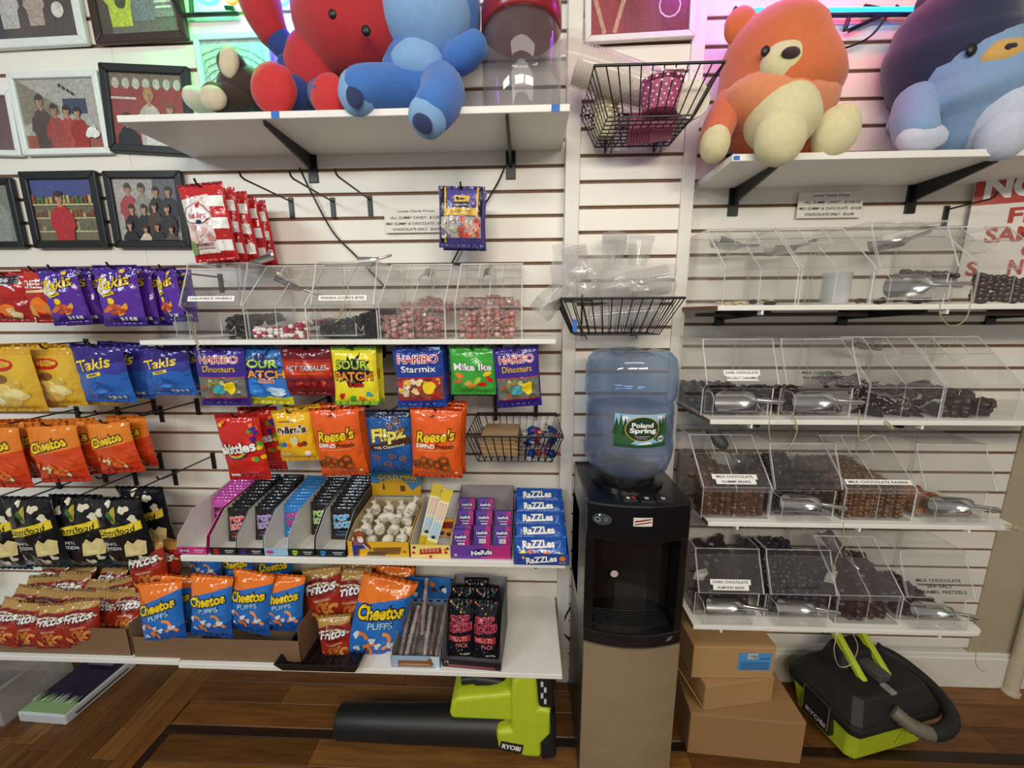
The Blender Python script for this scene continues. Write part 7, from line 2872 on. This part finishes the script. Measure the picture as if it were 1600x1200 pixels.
class Toy:
    def __init__(self, name, label, base):
        self.o = Vector(base)
        self.e = empty(name, base)
        tag(self.e, label, 'plush toy', 'plush toys on the top shelves')

    def l(self, px, py, d):
        return W(px, py, d) - self.o

    def ball(self, part, px, py, d, r, m, rot=None, amp=.05, nu=24, nv=16, p=1.0):
        c = self.l(px, py, d)
        return MB().ell(c, r, m, nu, nv, rot, p=p, amp=amp, seed=px * .01).build(part, self.e, smooth=180)

    def limb(self, part, pts, rad, m):
        return limb([self.l(*q) for q in pts], rad, m).build(part, self.e, smooth=180)


# brown toy lying back, soles towards the room
t = Toy('plush_toy', 'dark brown plush toy lying with its cream paw soles up', W(380, 165, .13))
br_, cr_ = fab('#3a2620'), fab('#d2c4a8')
t.ball('body', 388, 142, .12, (.075, .075, .055), br_)
t.limb('leg', [(385, 145, .13), (372, 122, .15), (362, 100, .17)], [.04, .038, .036], br_)
t.ball('paw_sole', 358, 97, .192, (.026, .016, .040), cr_, rot=(0, .2, 0))
t.limb('leg', [(375, 152, .15), (352, 154, .18), (338, 155, .20)], [.04, .036, .034], br_)
t.ball('paw_sole', 333, 153, .222, (.036, .018, .030), cr_)
t.ball('head', 312, 157, .13, (.038, .045, .032), fab('#cfc0b4'))
t.limb('scarf', [(318, 140, .16), (330, 134, .17), (348, 138, .17)], [.006, .010, .008], fab('#6b3a2c'))

# red and blue toy
t = Toy('plush_toy', 'big red and blue plush toy with one arm raised', W(490, 168, .12))
rd, bl = fab('#b5222a'), fab('#1f3f86')
rd2 = fab('#c92c2e')
t.ball('body', 492, 112, .12, (.085, .075, .105), rd)
t.ball('head', 548, 38, .14, (.155, .12, .135), rd, rot=(0, .35, 0))
for s, (px, py) in ((0, (520, 22)), (1, (572, 48))):
    t.ball('eye', px, py, .252 if s else .25, (.012, .008, .012), BLACK, amp=0)
t.limb('arm', [(462, 92, .13), (440, 68, .15), (420, 44, .16)], [.034, .036, .04], bl)
t.limb('forearm', [(425, 50, .16), (412, 22, .17), (402, -12, .17)], [.042, .05, .055], rd)
t.limb('leg', [(478, 148, .14), (455, 146, .18), (438, 144, .205)], [.045, .046, .046], bl)
t.ball('foot', 428, 140, .222, (.060, .032, .066), rd2)
t.limb('leg', [(505, 150, .14), (510, 152, .18), (514, 152, .20)], [.045, .044, .044], bl)
t.ball('foot', 516, 152, .215, (.05, .03, .058), rd2)
t.ball('side_patch', 455, 122, .13, (.03, .05, .06), bl)

# blue toy with one leg over the edge
t = Toy('plush_toy', 'blue plush toy with pale belly, one leg hanging over the shelf', W(655, 165, .12))
b1_, b2_, b3_ = fab('#3f74c0'), fab('#7fa9d6'), fab('#22305c')
t.ball('body', 655, 118, .13, (.105, .085, .105), b1_)
t.ball('belly_patch', 652, 98, .175, (.075, .05, .055), b2_)
t.ball('head', 668, 24, .15, (.125, .11, .12), b2_)
t.ball('hood', 712, 20, .12, (.07, .09, .11), b1_)
t.limb('arm', [(702, 92, .14), (722, 88, .18), (742, 72, .20)], [.036, .042, .036], b1_)
t.limb('leg', [(625, 142, .16), (590, 140, .21), (568, 142, .235)], [.06, .058, .056], b1_)
t.ball('foot', 560, 144, .245, (.052, .035, .058), b2_)
t.ball('sole_pad', 554, 150, .278, (.022, .008, .027), b3_, rot=(0, -.2, 0))
t.limb('leg', [(690, 138, .16), (692, 150, .23), (678, 172, .285)], [.062, .058, .052], b1_)
t.ball('foot', 668, 184, .298, (.05, .034, .046), b2_, rot=(.4, .5, 0))
t.ball('sole_pad', 660, 193, .325, (.027, .010, .020), b3_, rot=(.4, .5, 0))

# orange toy
t = Toy('plush_toy', 'orange plush toy with cream belly and paws', W(1215, 242, .12))
og, og2, cm = fab('#cf6a38'), fab('#dd8a5e'), fab('#d9cfa2')
t.limb('body', [(1212, 186, .115), (1212, 150, .118), (1208, 95, .12)], [.125, .158, .135], og)
t.ball('chest', 1216, 158, .165, (.15, .10, .085), og2)
t.ball('belly_patch', 1222, 185, .205, (.09, .08, .085), cm)
for px in (1158, 1262):
    t.ball('ear', px, 42, .12, (.045, .025, .048), og)
t.ball('muzzle', 1228, 100, .235, (.062, .035, .05), cm)
t.ball('nose', 1236, 82, .272, (.022, .010, .012), fab('#3a1d18'))
for px, py in ((1196, 80), (1262, 78)):
    t.ball('eye', px, py, .242, (.011, .007, .012), BLACK, amp=0)
t.limb('arm', [(1140, 165, .13), (1124, 195, .16), (1117, 215, .18)], [.045, .042, .04], og)
t.ball('paw', 1117, 224, .19, (.038, .036, .05), cm)
t.limb('leg', [(1215, 222, .16), (1218, 218, .23)], [.06, .055], og)
t.ball('paw', 1219, 214, .262, (.062, .04, .068), cm)
t.limb('leg', [(1265, 222, .14), (1290, 215, .19)], [.06, .05], og)
t.ball('paw', 1305, 207, .215, (.055, .045, .068), cm, rot=(0, .35, 0))

# navy and blue toy
t = Toy('plush_toy', 'navy and light blue plush toy at the end of the shelf', W(1500, 240, .12))
nv_, lb_, pb_, tn = fab('#252a4a'), fab('#7f9fc4'), fab('#c4cbdc'), fab('#cfa65a')
t.limb('body', [(1500, 186, .115), (1500, 155, .118), (1495, 120, .12)], [.125, .152, .13], lb_)
t.limb('head', [(1478, 105, .105), (1480, 75, .11), (1484, 55, .115)], [.13, .135, .125], nv_)
t.ball('belly_patch', 1552, 185, .185, (.075, .085, .085), pb_)
for px in (1458, 1545):
    t.ball('ear', px, 10, .11, (.045, .025, .05), nv_)
t.ball('muzzle', 1555, 95, .21, (.065, .05, .045), tn)
t.ball('nose', 1578, 76, .25, (.02, .010, .012), fab('#2a1a18'))
for px, py in ((1518, 78), (1562, 66)):
    t.ball('eye', px, py, .226, (.012, .007, .014), BLACK, amp=0)
t.limb('arm', [(1432, 160, .13), (1428, 190, .16), (1432, 208, .18)], [.05, .048, .046], lb_)
t.ball('paw', 1440, 216, .19, (.06, .035, .036), pb_)
t.limb('leg', [(1535, 222, .15), (1560, 212, .2)], [.06, .055], lb_)
t.ball('paw', 1570, 206, .225, (.058, .045, .07), pb_)
